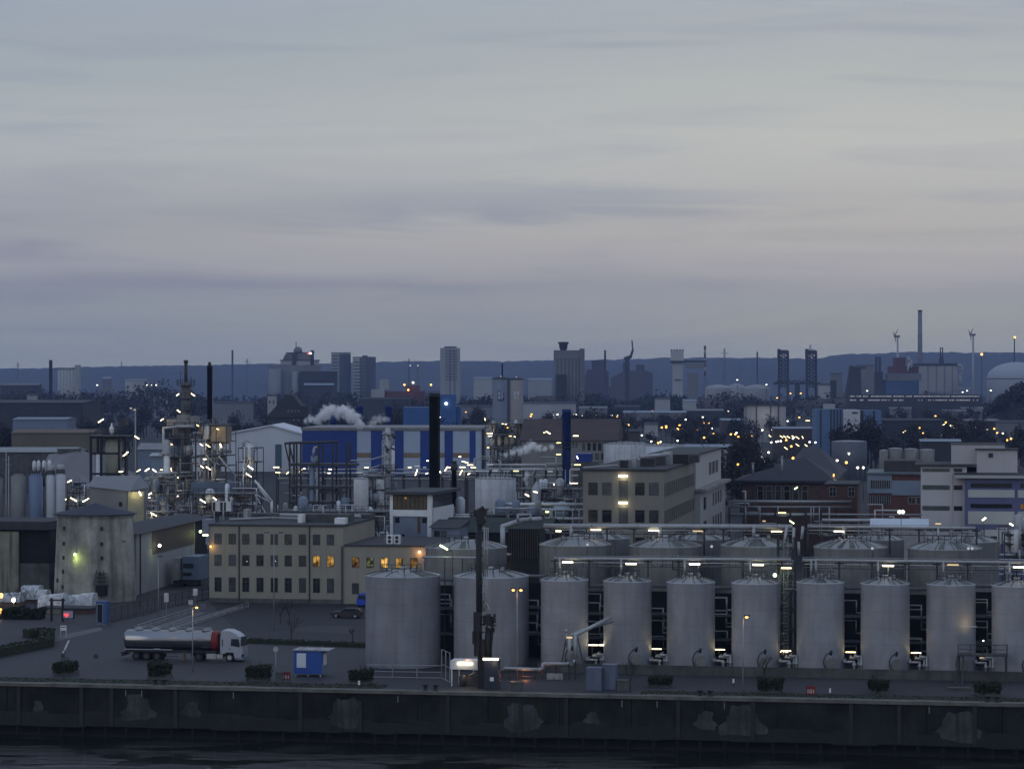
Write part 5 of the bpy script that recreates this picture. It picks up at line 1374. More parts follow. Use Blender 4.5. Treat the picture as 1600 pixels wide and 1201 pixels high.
def white_office():
    D = 430.0; s = S(D); mw = mat("office_white", (.43, .42, .44), rough=.85, var=.07, scale=.3, streak=.08); mwin = glass("office_glass", (.055, .075, .07), .25)
    t = thing("white_office", "white office block with grey green window bands and a blank roof house", "building", (X(1441, D), D+1.5, 0), -A)
    def x(px): return (px-1441)*s
    zt = Z(728.5, D)
    part("wall", MB().box(0, 0, 0, x(1512), 16, zt), mw, t); part("roof", MB().box(-1, -.6, zt, x(1524), 16.5, zt+.32), M_roofdark, t)
    for y0, y1 in ((732, 737), (758, 765), (790.5, 797.5), (823, 830)):
        part("window", MB().box(x(1443.5), -.07, Z(y1, D), x(1485.5), -.003, Z(y0, D)), mwin, t)
        part("window", MB().box(x(1492), -.07, Z(y1, D), x(1505), -.003, Z(y0, D)), M_glass, t)
    part("pier", MB().box(x(1487), -.14, 0, x(1490), -.003, zt), mw, t)
    part("roof_house", MB().box(x(1488), 2.5, zt+.32, x(1571), 13, Z(695, D)), mw, t)
    part("roof_house_cap", MB().box(x(1487), 2.4, Z(695, D), x(1572), 13.2, Z(694, D)), M_roofdark, t)
    t = thing("blue_trim_office", "white office block with blue violet bands, cut by the right edge", "building", (X(1505, D), D-1.5, 0), -A)
    def x(px): return (px-1505)*s
    zt = Z(746, D); mb = mat("violet_blue_band", (.085, .095, .19), rough=.6, var=.1); mp = mat("greenish_white_panel", (.37, .39, .385), rough=.8, var=.06, scale=.3)
    part("wall", MB().box(0, 0, 0, x(1700), 16, zt), mb, t)
    b0 = -.08
    for y0, y1 in ((764, 776), (797.5, 817.5), (826, 848)):
        for a, c in ((1510, 1581), (1586, 1660), (1665, 1700)): part("panel", MB().box(x(a), b0, Z(y1, D), x(c), -.003, Z(y0, D)), mp, t)
    for y0, y1 in ((754, 760.5), (786, 792.5)):
        part("window", MB().box(x(1514), -.06, Z(y1, D), x(1577), -.003, Z(y0, D)), M_glass, t)
        part("window", MB().box(x(1590), -.06, Z(y1, D), x(1655), -.003, Z(y0, D)), LITS[3] if y0 > 760 else M_glass, t)
    for a, m in ((1514, M_glass), (1544, M_glass), (1569, LITS[3]), (1589, M_glass)): part("window", MB().box(x(a), b0-.05, Z(852, D), x(a+10), b0-.003, Z(836, D)), m, t)
    part("eave", MB().box(-1.6, -.9, zt, x(1700), 16.8, zt+.5), mp, t); part("roof", MB().prismx([(-.9, zt+.5), (17, zt+.5), (8, zt+1.6)], -1.7, x(1700)), M_roofdark, t)
    part("roof_house", MB().box(x(1523.5), 2, zt+.6, x(1586), 9, Z(702.5, D)), mw, t)
    part("roof_house_cap", MB().box(x(1521), 1.6, Z(702.5, D), x(1588), 9.5, Z(701, D)), M_roofdark, t)
    part("roof_house_window", MB().box(x(1541.5), 1.9, Z(714.5, D), x(1548.5), 1.99, Z(707.5, D)), M_glass, t)
    for px, py, tl, L in ((1537.5, 810.5, -35, .7), (1582, 820, 28, 1.1)):
        t2 = thing("yard_lamp", "slanted bright lamp in front of the blue trimmed block, " + ("left one" if px < 1550 else "right one"), "lamp", (X(px, 424), 424, 0), 0)
        part("pole", MB().cyl(0, .3, 0, Z(py, 424), .06, 6), M_dsteel, t2); strip(t2, (0, 0, Z(py, 424)), L, E_wht, tilt=R(tl), th=.1); 
white_office()
# tanks and sheds behind the beige block
def plain_tank(px0, px1, yt, apex, D, lab, m=M_tank2, extra=True, group="larger tanks further back"):
    s = S(D); r = (px1-px0)/2*s; t = thing("storage_tank", lab, "tank", (X((px0+px1)/2, D), D+r, 0), 0, group); h = Z(yt, D)
    part("shell", MB().rev([(r, 0), (r, h)], 32, (0,0), 0, True, True, False), m, t)
    part("roof", MB().rev([(r+.1, h), (r*.7, h+(Z(apex, D)-h)*.6), (.05, Z(apex, D))], 32, (0,0), 0, False), M_roofp, t)
    if extra: part("handrail", MB().rail([(r*.95*math.cos(a), r*.95*math.sin(a), h) for a in [math.pi*(1+k/12) for k in range(13)]], 1.1, .03, 2), M_dsteel, t)
    return t, h, r
plain_tank(742, 806, 748, 745, 500, "broad grey tank behind the loading arm, nearest the black stacks")
plain_tank(786, 812, 770, 768, 560, "slim grey tank half hidden right of the broad grey tank", extra=False)
plain_tank(944, 1020, 694, 690, 690, "wide grey tank with a dark rim behind the beige block, left one")
plain_tank(1010, 1072, 697, 693, 640, "wide pale tank with a dark rim behind the beige block, right one", M_tank)
plain_tank(552, 575, 748, 745, 540, "white vertical tank right of the dark scaffold frame", M_white, False)
plain_tank(586, 600, 748, 746, 545, "narrow white vertical tank left of the white column", M_white, False)
plain_tank(1303, 1358, 690, 688, 900, "broad dim blue grey tank beyond the brick hall", mat("dim_tank", (.14, .16, .20), rough=.7, var=.1), False)
for i, (a, c) in enumerate(((1390, 1412), (1414, 1436), (1438, 1462), (1375, 1389))):
    plain_tank(a, c, 701+i, 699+i, 800, "dim silo behind the red brick wing, " + ["second from the left of the row", "third from the left of the row", "at the right end of the row", "at the left end of the row"][i], M_conc, False)
# blue process stack with ring platform
t, s, r, zt = chimney(878.5, 892, 640, 560, "royal blue stack with a ring platform left of the beige block", M_blue)
part("platform", MB().rev([(r, Z(699, 560)), (r*2.5, Z(699, 560)), (r*2.5, Z(698, 560)), (r, Z(698, 560))], 20, cap0=False, cap1=False).rail([(r*2.5*math.cos(a), r*2.5*math.sin(a), Z(698, 560)) for a in [2*math.pi*k/14 for k in range(15)]], 1.1, .03, 3), M_dsteel, t)
for px, py, m in ((872.5, 691.5, E_grn), (872.5, 709.5, E_grn)): strip(t, ((px-885)*s, -.6, Z(py, 560)), 1.0, emit("tube_yellow", (1, .9, .35), 3), th=.1)
D = 700; s = S(D)
t = thing("long_brown_hall", "low brown roofed hall with pale framed windows, behind the blue ringed stack", "building", (X(812, D), D, 0), -A*.6)
def xx_(px): return (px-812)*s
part("roof", MB().prismx([(-.8, Z(688, D)), (24, Z(688, D)), (12, Z(655, D))], 0, xx_(966)), mat("brown_roof", (.065, .050, .048), rough=.9, var=.2, scale=.3), t)
part("wall", MB().box(.5, 0, 0, xx_(964), 23, Z(688, D)), mat("hall_grey", (.20, .20, .19), rough=.9, var=.15), t)
for k in range(7): window(t, xx_(909)+k*1.45, Z(704, D), 1.15, 2.3, framem=M_frame, mull=0)
for k in range(5): window(t, xx_(909)+k*1.75, Z(718, D), 1.4, 1.9, framem=M_frame, mull=0)
t = thing("blue_container", "blue shipping container on a rack right of the blue stack", "container", (X(912, 600), 600, 0), 0)
part("body", MB().box(-1.8, 0, Z(721, 600), 1.9, 6, Z(708.5, 600)), M_blue, t); part("rack", MB().box(-2.4, 0, 0, 3.6, 5, Z(721.3, 600)), M_dconc, t)
# sphere and small vessels
D = 470; s = S(D); t = thing("spherical_tank", "pale blue domed vessel left of the beige block", "tank", (X(878, D), D, 0), 0)
part("dome", MB().ball((0, 0, Z(797, D)), 13.5*s, n=24, k=14), mat("pale_blue_vessel", (.32, .40, .45), rough=.5, var=.08), t); part("leg", MB().cyl(0, 0, 0, Z(800, D), .8, 12), M_dsteel, t)
t = thing("cone_vessel", "small pale cone topped vessel left of the domed vessel", "tank", (X(838, 480), 480, 0), 0)
part("shell", MB().rev([(.9, 0), (.9, Z(764, 480)), (.1, Z(752, 480))], 16), M_steel, t)

# ------------------------------------------------------------------ warehouses behind the plant
def striped_hall():
    D = 960.0; s = S(D); t = thing("striped_warehouse", "long warehouse with royal blue and grey white vertical stripes", "warehouse", (X(472, D), D, 0), -A*.25)
    def x(px): return (px-472)*s
    zt = Z(671, D)
    part("wall", MB().box(0, 0, 0, x(753), 60, zt), mat("stripe_grey", (.37, .44, .55), rough=.6, var=.06, scale=.2), t)
    for a, c in ((472, 558), (580, 598), (617, 631), (657, 682), (695, 708), (734, 743.5)): part("blue_panel", MB().box(x(a)+.01, -.12, 0, x(c), -.004, zt-.05), M_blue, t)
    part("roof", MB().box(-.4, -.5, zt, x(754), 60.5, zt+.8), mat("hall_roof", (.20, .20, .20), rough=.8, var=.2), t)
    part("gutter", MB().box(-.2, -.3, zt-.35, x(753.5), -.13, zt-.06), M_conc, t)
    for a, c in ((558, 580), (631, 657), (682, 695), (708, 734)): part("orange_band", MB().box(x(a), -.07, Z(714.5, D), x(c), -.004, Z(707, D)), mat("ochre_band", (.20, .14, .08), rough=.7), t)
    part("corner_post", MB().box(x(753), -.4, 0, x(757), 8, zt+.3), M_black, t)
    for k, (px, yt, lab) in enumerate(((562, 634, "left royal blue stack behind the striped warehouse"), (607, 634, "right royal blue stack behind the striped warehouse"), (521, 648, "slanted looking royal blue stack in the steam, behind the striped warehouse"))):
        chimney(px-5.5, px+5.5, yt, 1030, lab, M_blue)
    t = thing("sky_blue_shed", "sky blue shed with a taller block behind the thick black stack", "shed", (X(630, 1150), 1150, 0), 0)
    s2 = S(1150); part("low_block", MB().box(0, 0, 0, 42*s2, 20, Z(636, 1150)), M_bluel, t)
    part("tall_block", MB().box(58*s2, 2, 0, 82*s2, 22, Z(616, 1150)), M_bluel, t); part("side_block", MB().box(82*s2, 4, 0, 90*s2, 16, Z(635, 1150)), M_bluel, t)
    part("lamp", MB().ball((67*s2, 1.5, Z(630.5, 1150)), .6), E_wht, t)
striped_hall()
def gabled_hall():
    D = 1000.0; s = S(D); t = thing("white_warehouse", "low gabled white warehouse with a dark door, left of the striped warehouse", "warehouse", (X(300, D), D, 0), 0)
    def x(px): return (px-300)*s
    zt = Z(676, D); zr = Z(665, D)
    part("wall", MB().prism([(x(300), 0), (x(480), 0), (x(480), Z(680, D)), (x(425), zr+.2), (x(300), Z(687, D))], 0, 50), mat("warehouse_white", (.55, .58, .63), rough=.7, var=.08, scale=.1), t)
    part("roof", MB().add([(x(425), -.8, zr+.5), (x(482), -.8, Z(679, D)), (x(482), 51, Z(679, D)), (x(425), 51, zr+.5), (x(298), -.8, Z(686, D)), (x(298), 51, Z(686, D)), (x(425), -.8, zr-.1), (x(482), -.8, Z(681.2, D)), (x(298), -.8, Z(688, D))], [(0,1,2,3), (4,0,3,5), (6,7,1,0), (8,6,0,4)]), mat("pale_roof", (.5, .52, .57), rough=.6, var=.08), t)
    part("door", MB().box(x(430), -.15, 0, x(440), -.004, Z(694, D)), mat("door_blue_grey", (.07, .11, .15), rough=.6), t)
    part("eave_line", MB().box(x(300), -.2, Z(690, D), x(352), -.004, Z(688.5, D)), M_dsteel, t)
gabled_hall()
# left background sheds
def bshed(px0, px1, yt, yb, D, lab, mw, mr, roofh=0, cat="shed", depth=30, rz=0, name="long_warehouse", wins=None, gable=False):
    s = S(D); t = thing(name, lab, cat, (X(px0, D), D, 0), rz); W = (px1-px0)*s; zt = Z(yt, D)
    part("wall", MB().box(0, 0, 0, W, depth, zt), mw, t)
    if gable: part("roof", MB().prism([(-.6, zt), (W+.6, zt), (W/2, zt+roofh*s)], -.5, depth+.5), mr, t)
    elif roofh: part("roof", MB().prismx([(-.6, zt), (depth+.6, zt), (depth/2, zt+roofh*s)], -.5, W+.5), mr, t)
    else: part("roof", MB().box(-.3, -.3, zt, W+.3, depth, zt+.5), mr, t)
    if wins:
        n, w0, h0, zz, m = wins
        for k in range(n): part("window", MB().box(W*(k+.5)/n-w0/2, -.1, zz, W*(k+.5)/n+w0/2, -.005, zz+h0), m, t)
    return t
M_ltroof = mat("light_roof", (.22, .225, .235), rough=.8, var=.2, scale=.2)
M_heap = mat("grey_sheet_roof", (.17, .165, .175), rough=.85, var=.12, scale=.2)
M_ochre = mat("ochre_wall", (.12, .105, .075), rough=.9, var=.15, scale=.15)
bshed(20, 103, 655, 690, 1250, "long light blue shed with a rounded end on the left", mat("light_blue_wall", (.14, .18, .25), rough=.8, var=.1), M_slate, 3, wins=None)
bshed(-60, 130, 629, 660, 1400, "long dark hall with a pale ridge on the left", mat("hall_dark", (.04, .042, .048), rough=.9, var=.3, scale=.1), M_roofdark, 4, depth=60)
bshed(18, 142, 676, 705, 1050, "long ochre warehouse with small window groups, left of the framed tank tower", M_ochre, M_brown, 5, wins=(7, 2.2, 1.6, 5.5, M_glass))
bshed(-60, 110, 706, 735, 820, "long low grey shed with a pale roof edge behind the left silos", M_dconc, M_ltroof, 6)
def heap():
    D = 640; s = S(D); t = thing("sloped_store", "big sloping grey roof of a bulk store between the silos and the framed tank tower", "store", (X(60, D), D, 0), 0)
    def x(px): return (px-60)*s
    b = MB(); b.add([(x(60), 0, Z(745, D)), (x(170), 0, Z(770, D)), (x(205), 14, Z(745, D)), (x(112), 14, Z(704, D)), (x(60), 14, Z(712, D)), (x(60), 0, 0), (x(170), 0, 0), (x(205), 14, 0), (x(60), 14, 0)], [(0,1,2,3), (0,3,4), (5,6,1,0), (6,7,2,1), (8,5,0,4), (7,8,4,3,2)])
    part("roof", b, M_heap, t)
    part("ridge_vent", MB().box(x(75), 13, Z(706, D)-.5, x(112), 15, Z(703, D)), M_dconc, t)
heap()
bshed(215, 262, 702, 720, 860, "low shed with a pale sloping roof left of the process plant", M_slate, M_ltroof, 9, depth=20)
bshed(236, 262, 712, 735, 700, "small pale hut roof left of the process plant", M_slate, M_steel, 4, depth=10)

# ------------------------------------------------------------------ left silos
def silo(px0, px1, yt, D, lab, m, cone=4, cap=False, group="tall silos at the left edge", n=24):
    s = S(D); r = (px1-px0)/2*s; t = thing("tall_silo", lab, "silo", (X((px0+px1)/2, D), D+r, 0), 0, group); h = Z(yt, D)
    part("shell", MB().rev([(r, 0), (r, h), (r*.55, h+cone*s)], n), m, t)
    b = MB(); b.rail([(r*.95*math.cos(a), r*.95*math.sin(a), h) for a in [math.pi*(1+k/8) for k in range(9)]], 1.0, .03, 1.5); part("handrail", b, M_dsteel, t)
    if cap: part("filter_head", MB().rev([(r*.78, h-.1), (r*.78, h+1.7), (r*.6, h+2.0)], n), M_steel, t)
    return t, h, r
M_sbl = mat("silo_blue", (.16, .21, .33), rough=.5, var=.1, seam=2.2, scale=.4)
M_sgr = mat("silo_grey", (.20, .205, .20), rough=.7, var=.12, seam=2.2, scale=.4)
M_swh = mat("silo_white", (.40, .43, .46), rough=.5, var=.08, seam=2.2, scale=.4)
silo(-12, 3, 748, 505, "dark grey silo cut by the left edge", M_sgr); silo(15, 38, 744, 505, "broad beige grey silo second from the left edge", M_sgr)
t, h, r = silo(43, 65, 744, 505, "broad blue silo with white filter capsules above it", M_sbl)
b = MB(); b.rail([(-r, -r*.4, h+.6), (r*1.8, -r*.4, h+.6)], 1.1, .03, 1); part("top_rail", b, M_dsteel, t)
silo(64, 72, 744, 508, "narrow grey silo squeezed between the blue silo and the white ones", M_sgr)
silo(71.5, 85, 743, 503, "slim white silo left of the outermost white silo", M_swh, cap=True); silo(86, 100.5, 741.5, 503, "slim white silo at the right end of the silo group", M_swh, cap=True)
for i, (px, y0, y1) in enumerate(((52, 719.5, 736), (58.7, 719, 736), (67, 719, 733), (76, 718.5, 730))):
    D = 507; s = S(D); t = thing("filter_capsule", "white rounded filter capsule above the silos, " + ["leftmost of four", "second of four from the left", "third of four from the left", "rightmost of four"][i], "filter", (X(px, D), D+1, 0), 0, "white filter capsules above the silos")
    rr = 3.0*s; z0, z1 = Z(y1, D), Z(y0, D); part("body", MB().rev([(rr*.6, z0), (rr, z0+.5), (rr, z1-.5), (rr*.6, z1-.1), (.02, z1)], 14), mat("capsule_white", (.60, .61, .63), rough=.5, var=.05), t)
    part("stand", MB().cyl(0, 0, Z(760, D), z0, rr*.5, 8), M_dsteel, t)
for px, yt, lab in ((9.5, 704, "thin mast left of the beige grey silo"), (13.5, 712, "second thin mast beside the beige grey silo")):
    D = 500; solo("thin_mast", MB().cyl(0, 0, 0, Z(yt, D), .09, 6).bar((-.6, 0, Z(yt+14, D)), (.6, 0, Z(yt+14, D)), .06), M_steel, lab, "mast", (X(px, D), D, 0))
# ------------------------------------------------------------------ process plants
TH = [E_tube, E_tubew, E_tt]
def pxf(px0, D): 
    s = S(D); return (lambda px: (px-px0)*s), (lambda py: Z(py, D)), s
def frame_mesh(b, x0, x1, y0, y1, zs, nx, w=.16, brace=True, rg=rnd):
    xs = [x0+(x1-x0)*k/nx for k in range(nx+1)]
    for x in xs:
        for y in (y0, y1): b.bar((x, y, 0), (x, y, zs[-1]), w)
    for z in zs:
        for y in (y0, y1): b.bar((x0, y, z), (x1, y, z), w)
        for x in xs: b.bar((x, y0, z), (x, y1, z), w)
    if brace:
        zz = [0]+list(zs)
        for k in range(len(zs)):
            for i in range(nx):
                if rg.random() < .4: b.bar((xs[i], y0, zz[k]), (xs[i+1], y0, zz[k+1]), w*.6)
def plant(name, lab, D, px0, px1, yt, levels, nx, depth, seed, lights=(), vessels=6, pipes=10, fm=M_dsteel, deckm=M_dsteel, pm=M_pipe, rails=True):
    rg = random.Random(seed); x, z, s = pxf((px0+px1)/2, D)
    t = thing(name, lab, "plant", (X((px0+px1)/2, D), D, 0), -A*.8)
    zs = [z(y) for y in levels]; zs.sort(); X0, X1 = x(px0), x(px1)
    b = MB(); frame_mesh(b, X0, X1, 0, depth, zs, nx, .13, True, rg); part("frame", b, fm, t)
    for k, zz in enumerate(zs):
        a, c = (X0, X1) if rg.random() < .6 else sorted((X0+(X1-X0)*rg.uniform(0, .3), X1-(X1-X0)*rg.uniform(0, .3)))
        part("deck", MB().box(a, .1, zz+.08, c, depth-.1, zz+.14), deckm, t)
        if rails: part("handrail", MB().rail([(a, 0, zz+.14), (c, 0, zz+.14)], 1.05, .025, 1.2), M_dsteel if rg.random() < .5 else M_steel, t)
    for k in range(int(vessels*1.7)):
        r = rg.uniform(.35, 1.0); xx = rg.uniform(X0+r, X1-r) if X1-X0 > 2*r else (X0+X1)/2; z0 = rg.choice([0]+zs[:-1]); h = rg.uniform(2.2, 4.4); y = rg.uniform(.3, depth*.6)
        m = rg.choice((M_steel, M_white, M_tank2, M_slate, M_conc))
        if rg.random() < .75: b = MB().rev([(r*.2, z0+.3), (r, z0+.7), (r, z0+h), (r*.6, z0+h+r*.5), (.05, z0+h+r*.65)], 14, (xx, y))
        else: b = MB().tube((xx-h/2*.6, y, z0+r+.3), (xx+h/2*.6, y, z0+r+.3), r*.7, 14).ball((xx-h*.3, y, z0+r+.3), r*.7).ball((xx+h*.3, y, z0+r+.3), r*.7)
        part("vessel", b, m, t)
    for k in range(int(pipes*(3.0 if seed < 40 else 2.6))):
        r = rg.choice((.06, .09, .12, .16)); p = Vector((rg.uniform(X0, X1), rg.uniform(-.6, depth*.5), rg.choice(zs)*rg.uniform(.3, 1.0))); pts = [p.copy()]
        for j in range(rg.randint(2, 5)):
            ax = rg.choice((0, 2, 2, 0, 1)); d = rg.uniform(1, 5)*rg.choice((-1, 1)); p = p.copy(); p[ax] += d
            p[0] = max(X0-.8, min(X1+.8, p[0])); p[1] = max(-.8, min(depth, p[1])); p[2] = max(.4, min(zs[-1]+1.2, p[2]))
            if (p-pts[-1]).length > .3: pts.append(p)
        if len(pts) > 1: part("pipe", MB().pipe(pts, r, 7), rg.choice((pm, pm, M_steel, M_tank2, M_rust)), t)
    for k, (px, py, tl, L) in enumerate(lights):
        m = rg.choice(TH); strip(t, (x(px), -.9, z(py)), L*s, m, tilt=R(tl), rz=R(rg.uniform(-20, 20)), th=.075)
        if k % 2 == 0: glow(t, (x(px), -1.6, z(py)-.6), 45, (1, .76, .36), .2)
    return t, x, z, s
def column(lab, D, px, hw, yt, plats, m=M_steel, top=None, depth=0, name="distillation_column", lights=()):
    x, z, s = pxf(px, D); t = thing(name, lab, "column", (X(px, D), D, 0), 0); r = hw*s; zt = z(yt)
    part("shell", MB().rev([(r, 0), (r, zt-r*.6), (r*.7, zt-r*.15), (.05, zt)], 20), m, t)
    for (py, w) in plats:
        zz = z(py); rr = w*s
        part("platform", MB().rev([(r, zz-.1), (rr, zz-.1), (rr, zz), (r, zz)], 20, cap0=False, cap1=False), M_dsteel, t)
        part("handrail", MB().rail([(rr*math.cos(a), rr*math.sin(a), zz) for a in [2*math.pi*k/12 for k in range(13)]], 1.3, .035, 2.5), M_dsteel, t)
    part("ladder", MB().bar((r+.25, -.2, 0), (r+.25, -.2, zt), .06).bar((r+.6, -.2, 0), (r+.6, -.2, zt), .06), M_dsteel, t)
    for (px2, py, tl, L) in lights: strip(t, ((px2-px)*s, -r-.5, z(py)), L*s, E_tubew, tilt=R(tl), th=.09)
    return t, x, z, s, r
# main column with flare top
t, x, z, s, r = column("tall dark distillation column with ring platforms, highest point of the plant", 600, 290.5, 7.5, 596, ((602, 14), (640, 14), (668, 16), (622, 12)), mat("dark_column", (.10, .10, .105), rough=.7, var=.3, scale=.6), lights=((279, 616.5, -35, 5), (303, 616.5, 35, 7), (280.5, 642, 38, 6)))
part("vent_pipe", MB().cyl(0, 0, z(598), z(566), 2.6*s, 10).cyl(0, 0, z(567), z(562.5), 3.6*s, 10), M_dsteel, t)
part("antenna", MB().bar((-8*s, 0, z(602)), (-8*s, 0, z(580)), .08).bar((8*s, 0, z(602)), (8*s, 0, z(588)), .08), M_dsteel, t)
t, s, r, zt = chimney(323.5, 331.5, 571, 640, "tall thin black chimney right of the distillation column", M_black, name="chimney")
part("cap", MB().cyl(0, 0, zt, zt+.9, r*.6, 10), M_dsteel, t); part("side_pipe", MB().cyl(r*1.25, 0, 0, zt-.5, r*.25, 8), M_slate, t)
# plant blocks
PL1 = [(254, 655.5, -35, 6), (247, 680, -30, 5), (268, 693, 35, 6), (217, 735, -30, 7), (231, 733, -32, 8), (242.5, 734.5, 40, 7), (254, 733.5, 0, 4), (269, 733.5, 80, 6), (277.5, 744, 35, 7)]
t, x, z, s = plant("process_plant", "floodlit steel process plant below the distillation column", 585, 256, 306, 656, (660, 685, 715, 745, 772, 800), 3, 9, 11, [(254, 655.5, -35, 6), (268, 693, 35, 6), (269, 733.5, 80, 6), (277.5, 744, 35, 7), (278, 768, 40, 7), (277, 776, -32, 7)], 10, 16, M_dsteel)
part("top_house", MB().box(x(260), 0, z(664), x(296), 6, z(655)).box(x(297), 0, z(668), x(304), 4, z(650)).box(x(275), .5, z(655), x(291), 3, z(648)), M_conc, t)
part("big_duct", MB().pipe([(x(257), -1.2, z(735)), (x(257), -1.2, z(669)), (x(280), -1.2, z(666)), (x(304), -1.2, z(666))], 2.2*s, 10), M_pipe, t)
part("vessel", MB().rev([(2, z(710)), (6.5*s, z(705)), (6.5*s, z(690)), (3*s, z(686))], 16, (x(262), -1)), M_steel, t)
part("vessel", MB().rev([(3, z(738)), (5*s, z(735)), (5*s, z(712)), (1.5*s, z(708))], 16, (x(264), -2)), M_white, t)
t, x, z, s = plant("process_plant", "floodlit steel process plant right of the column, with raking conveyor pipes", 575, 306, 354, 664, (664, 690, 712, 728, 756), 3, 9, 23, [(316, 694.5, 32, 5), (326.5, 696, 33, 8), (347, 695.5, 65, 6), (321.5, 717, 0, 5), (317, 729, 35, 6), (327, 731, 35, 8), (338, 735.5, 90, 3), (310, 664.5, 30, 4), (342, 670, 20, 4)], 9, 18, M_dsteel)
part("top_house", MB().box(x(330), 0, z(690), x(354), 5, z(666)).box(x(308), 1, z(680), x(328), 4, z(664)), mat("plant_ochre", (.22, .18, .13), rough=.8, var=.2), t)
part("raking_pipe", MB().tube((x(345), -2, z(712)), (x(381), -2, z(752)), .22, 8), M_steel, t)
part("raking_pipe", MB().pipe([(x(325), -2.5, z(709)), (x(340), -2.5, z(724)), (x(341), -2.5, z(752))], .16, 8), M_pipe, t)
part("service_beam", MB().box(x(300), -1.5, z(769), x(395), 5, z(753)), M_slate, t)
t, x, z, s = plant("process_plant", "low lit pump and tank skid left of the main process plant", 560, 228, 276, 745, (745, 756, 772, 790, 806), 3, 8, 31, [(217, 735, -30, 7), (231, 733.5, -32, 8), (242.5, 734.5, 38, 7), (254, 733.5, 0, 4), (234, 772, -30, 10), (232, 777, 0, 8), (241.5, 803, 30, 11), (190, 736.5, 5, 5)], 9, 14, M_steel)
t, x, z, s = plant("process_plant", "low dark plant level below the service beam, with two lamps", 520, 300, 395, 770, (772, 790, 805), 5, 8, 37, [(318, 782.5, 32, 10), (337, 778.5, 38, 7)], 9, 14)
part("striped_cabin", MB().box(x(333), -1, z(798), x(363), 3, z(783)), M_white, t)
for a, c in ((334, 338), (346, 350), (352, 355)): part("cabin_stripe", MB().box(x(a), -1.06, z(797.5), x(c), -1.003, z(784)), M_glass, t)
t, x, z, s = plant("pump_tower", "small lit tank cluster in front of the white warehouse", 560, 372, 402, 698, (700, 722, 745, 765), 2, 6, 41, [(393, 730, 32, 10), (390.5, 742, 32, 10)], 7, 8)
for k in range(4): part("vessel", MB().cyl(x(382+4.5*k), 0, z(726), z(698), 1.5*s, 10), M_steel if k % 2 else M_tank2, t)
# raking white stair/conveyor
D = 545; x, z, s = pxf(385, D); t = thing("raking_conveyor", "white raking conveyor gantry coming down to the beige office roof", "conveyor", (X(385, D), D, 0), 0)
part("conveyor", MB().pipe([(x(398), 0, z(750)), (x(424.5), 0, z(783)), (x(424.5), 0, z(806))], .26, 8).tube((x(400), .8, z(757)), (x(424), .8, z(789)), .16, 8), M_white, t)
part("brace", MB().bar((x(396), 0, z(768)), (x(416), 0, z(803)), .16).bar((x(400), 0, z(772)), (x(420), 0, z(783)), .14), M_white, t)
part("tower", MB().bar((x(395), 0, 0), (x(395), 0, z(740)), .2).bar((x(401), 0, 0), (x(401), 0, z(722)), .26), M_dsteel, t)
# framed tank tower on the left
D = 540; x, z, s = pxf(164, D); t = thing("framed_tank_tower", "dark steel frame carrying a tall pale tank, left of the tall lamp mast", "tower", (X(164, D), D, 0), -A*.5)
b = MB(); 
for px in (141.5, 158, 186.5): 
    for y in (0, 6): b.bar((x(px), y, 0), (x(px), y, z(682)), .42)
for py in (683, 708, 740):
    for y in (0, 6): b.bar((x(141), y, z(py)), (x(187), y, z(py)), .3)
part("frame", b, M_black, t)
part("tank", MB().cyl(x(172), 3, z(752), z(684), 12.3*s, 24), mat("aged_tank", (.30, .30, .25), rough=.7, var=.15, scale=.3), t)
part("tank", MB().cyl(x(150), 4, 0, z(708), 7*s, 20), M_tank2, t)
part("top_deck", MB().box(x(140), -.3, z(682), x(200), 6.5, z(680.5)).rail([(x(140), -.2, z(680.5)), (x(200), -.2, z(680.5))], 1.2, .03, 1.2), M_dsteel, t)
part("vessel", MB().rev([(.2, z(679)), (3.8*s, z(675)), (3.8*s, z(669)), (1.2*s, z(664)), (1.2*s, z(661))], 14, (x(174), .4)), M_white, t)
part("frame", MB().bar((x(186.5), .2, z(682)), (x(186.5), .2, z(648)), .2).bar((x(198), .2, 0), (x(198), .2, z(682)), .22).box(x(186), 0, z(664), x(198), 2, z(655)), M_dsteel, t)
part("brace", MB().bar((x(198), 0, z(690)), (x(207), -.5, z(706)), .16).bar((x(190), 0, z(720)), (x(205), -.5, z(698)), .16), M_black, t)
for px, py, tl, L in ((159, 657, -33, 10), (197, 710, -35, 7), (201, 706, 0, 3), (216, 683, 32, 8), (190, 736.5, 0, 5)): strip(t, (x(px), -.8, z(py)), L*s, E_tubew, tilt=R(tl), th=.09)
part("lamp_pole", MB().bar((x(201), -.5, 0), (x(201), -.5, z(706)), .1).bar((x(216), -.7, 0), (x(216), -.7, z(683)), .1), M_dsteel, t)
D = 520; x, z, s = pxf(184, D); t = thing("gabled_shed", "grey gabled shed with a lit gable wall behind the bunker tower", "shed", (X(140, D), D, 0), 0)
w0 = 60*s
part("wall", MB().add([(0, 0, 0), (w0, 0, 0), (w0+12*s, 9, 0), (0, 14, 0), (0, 0, z(760)), (w0, 0, z(767)), (w0+26*s*.9, 9, z(765)), (0, 14, z(752))], [(0,1,5,4), (1,2,6,5), (2,3,7,6), (3,0,4,7), (4,5,6,7)]), mat("shed_grey", (.23, .235, .235), rough=.8, var=.08, scale=.2), t)
part("roof", MB().add([(-.4, -.4, z(759.5)), (w0+.3, -.4, z(767)), (w0+24*s, 9.2, z(764)), (9, 9, z(745)), (-.4, 9, z(746))], [(0,1,3,4), (1,2,3)]), mat("shed_roof", (.19, .20, .215), rough=.7, var=.08), t)
part("gable", MB().box(w0+.02, -.3, 0, w0+25*s, -.02, z(768)), mat("gable_yellow", (.30, .29, .20), rough=.8), t)
part("hatch", MB().box(46*s, -.08, z(791), 51*s, -.003, z(784)), M_black, t)
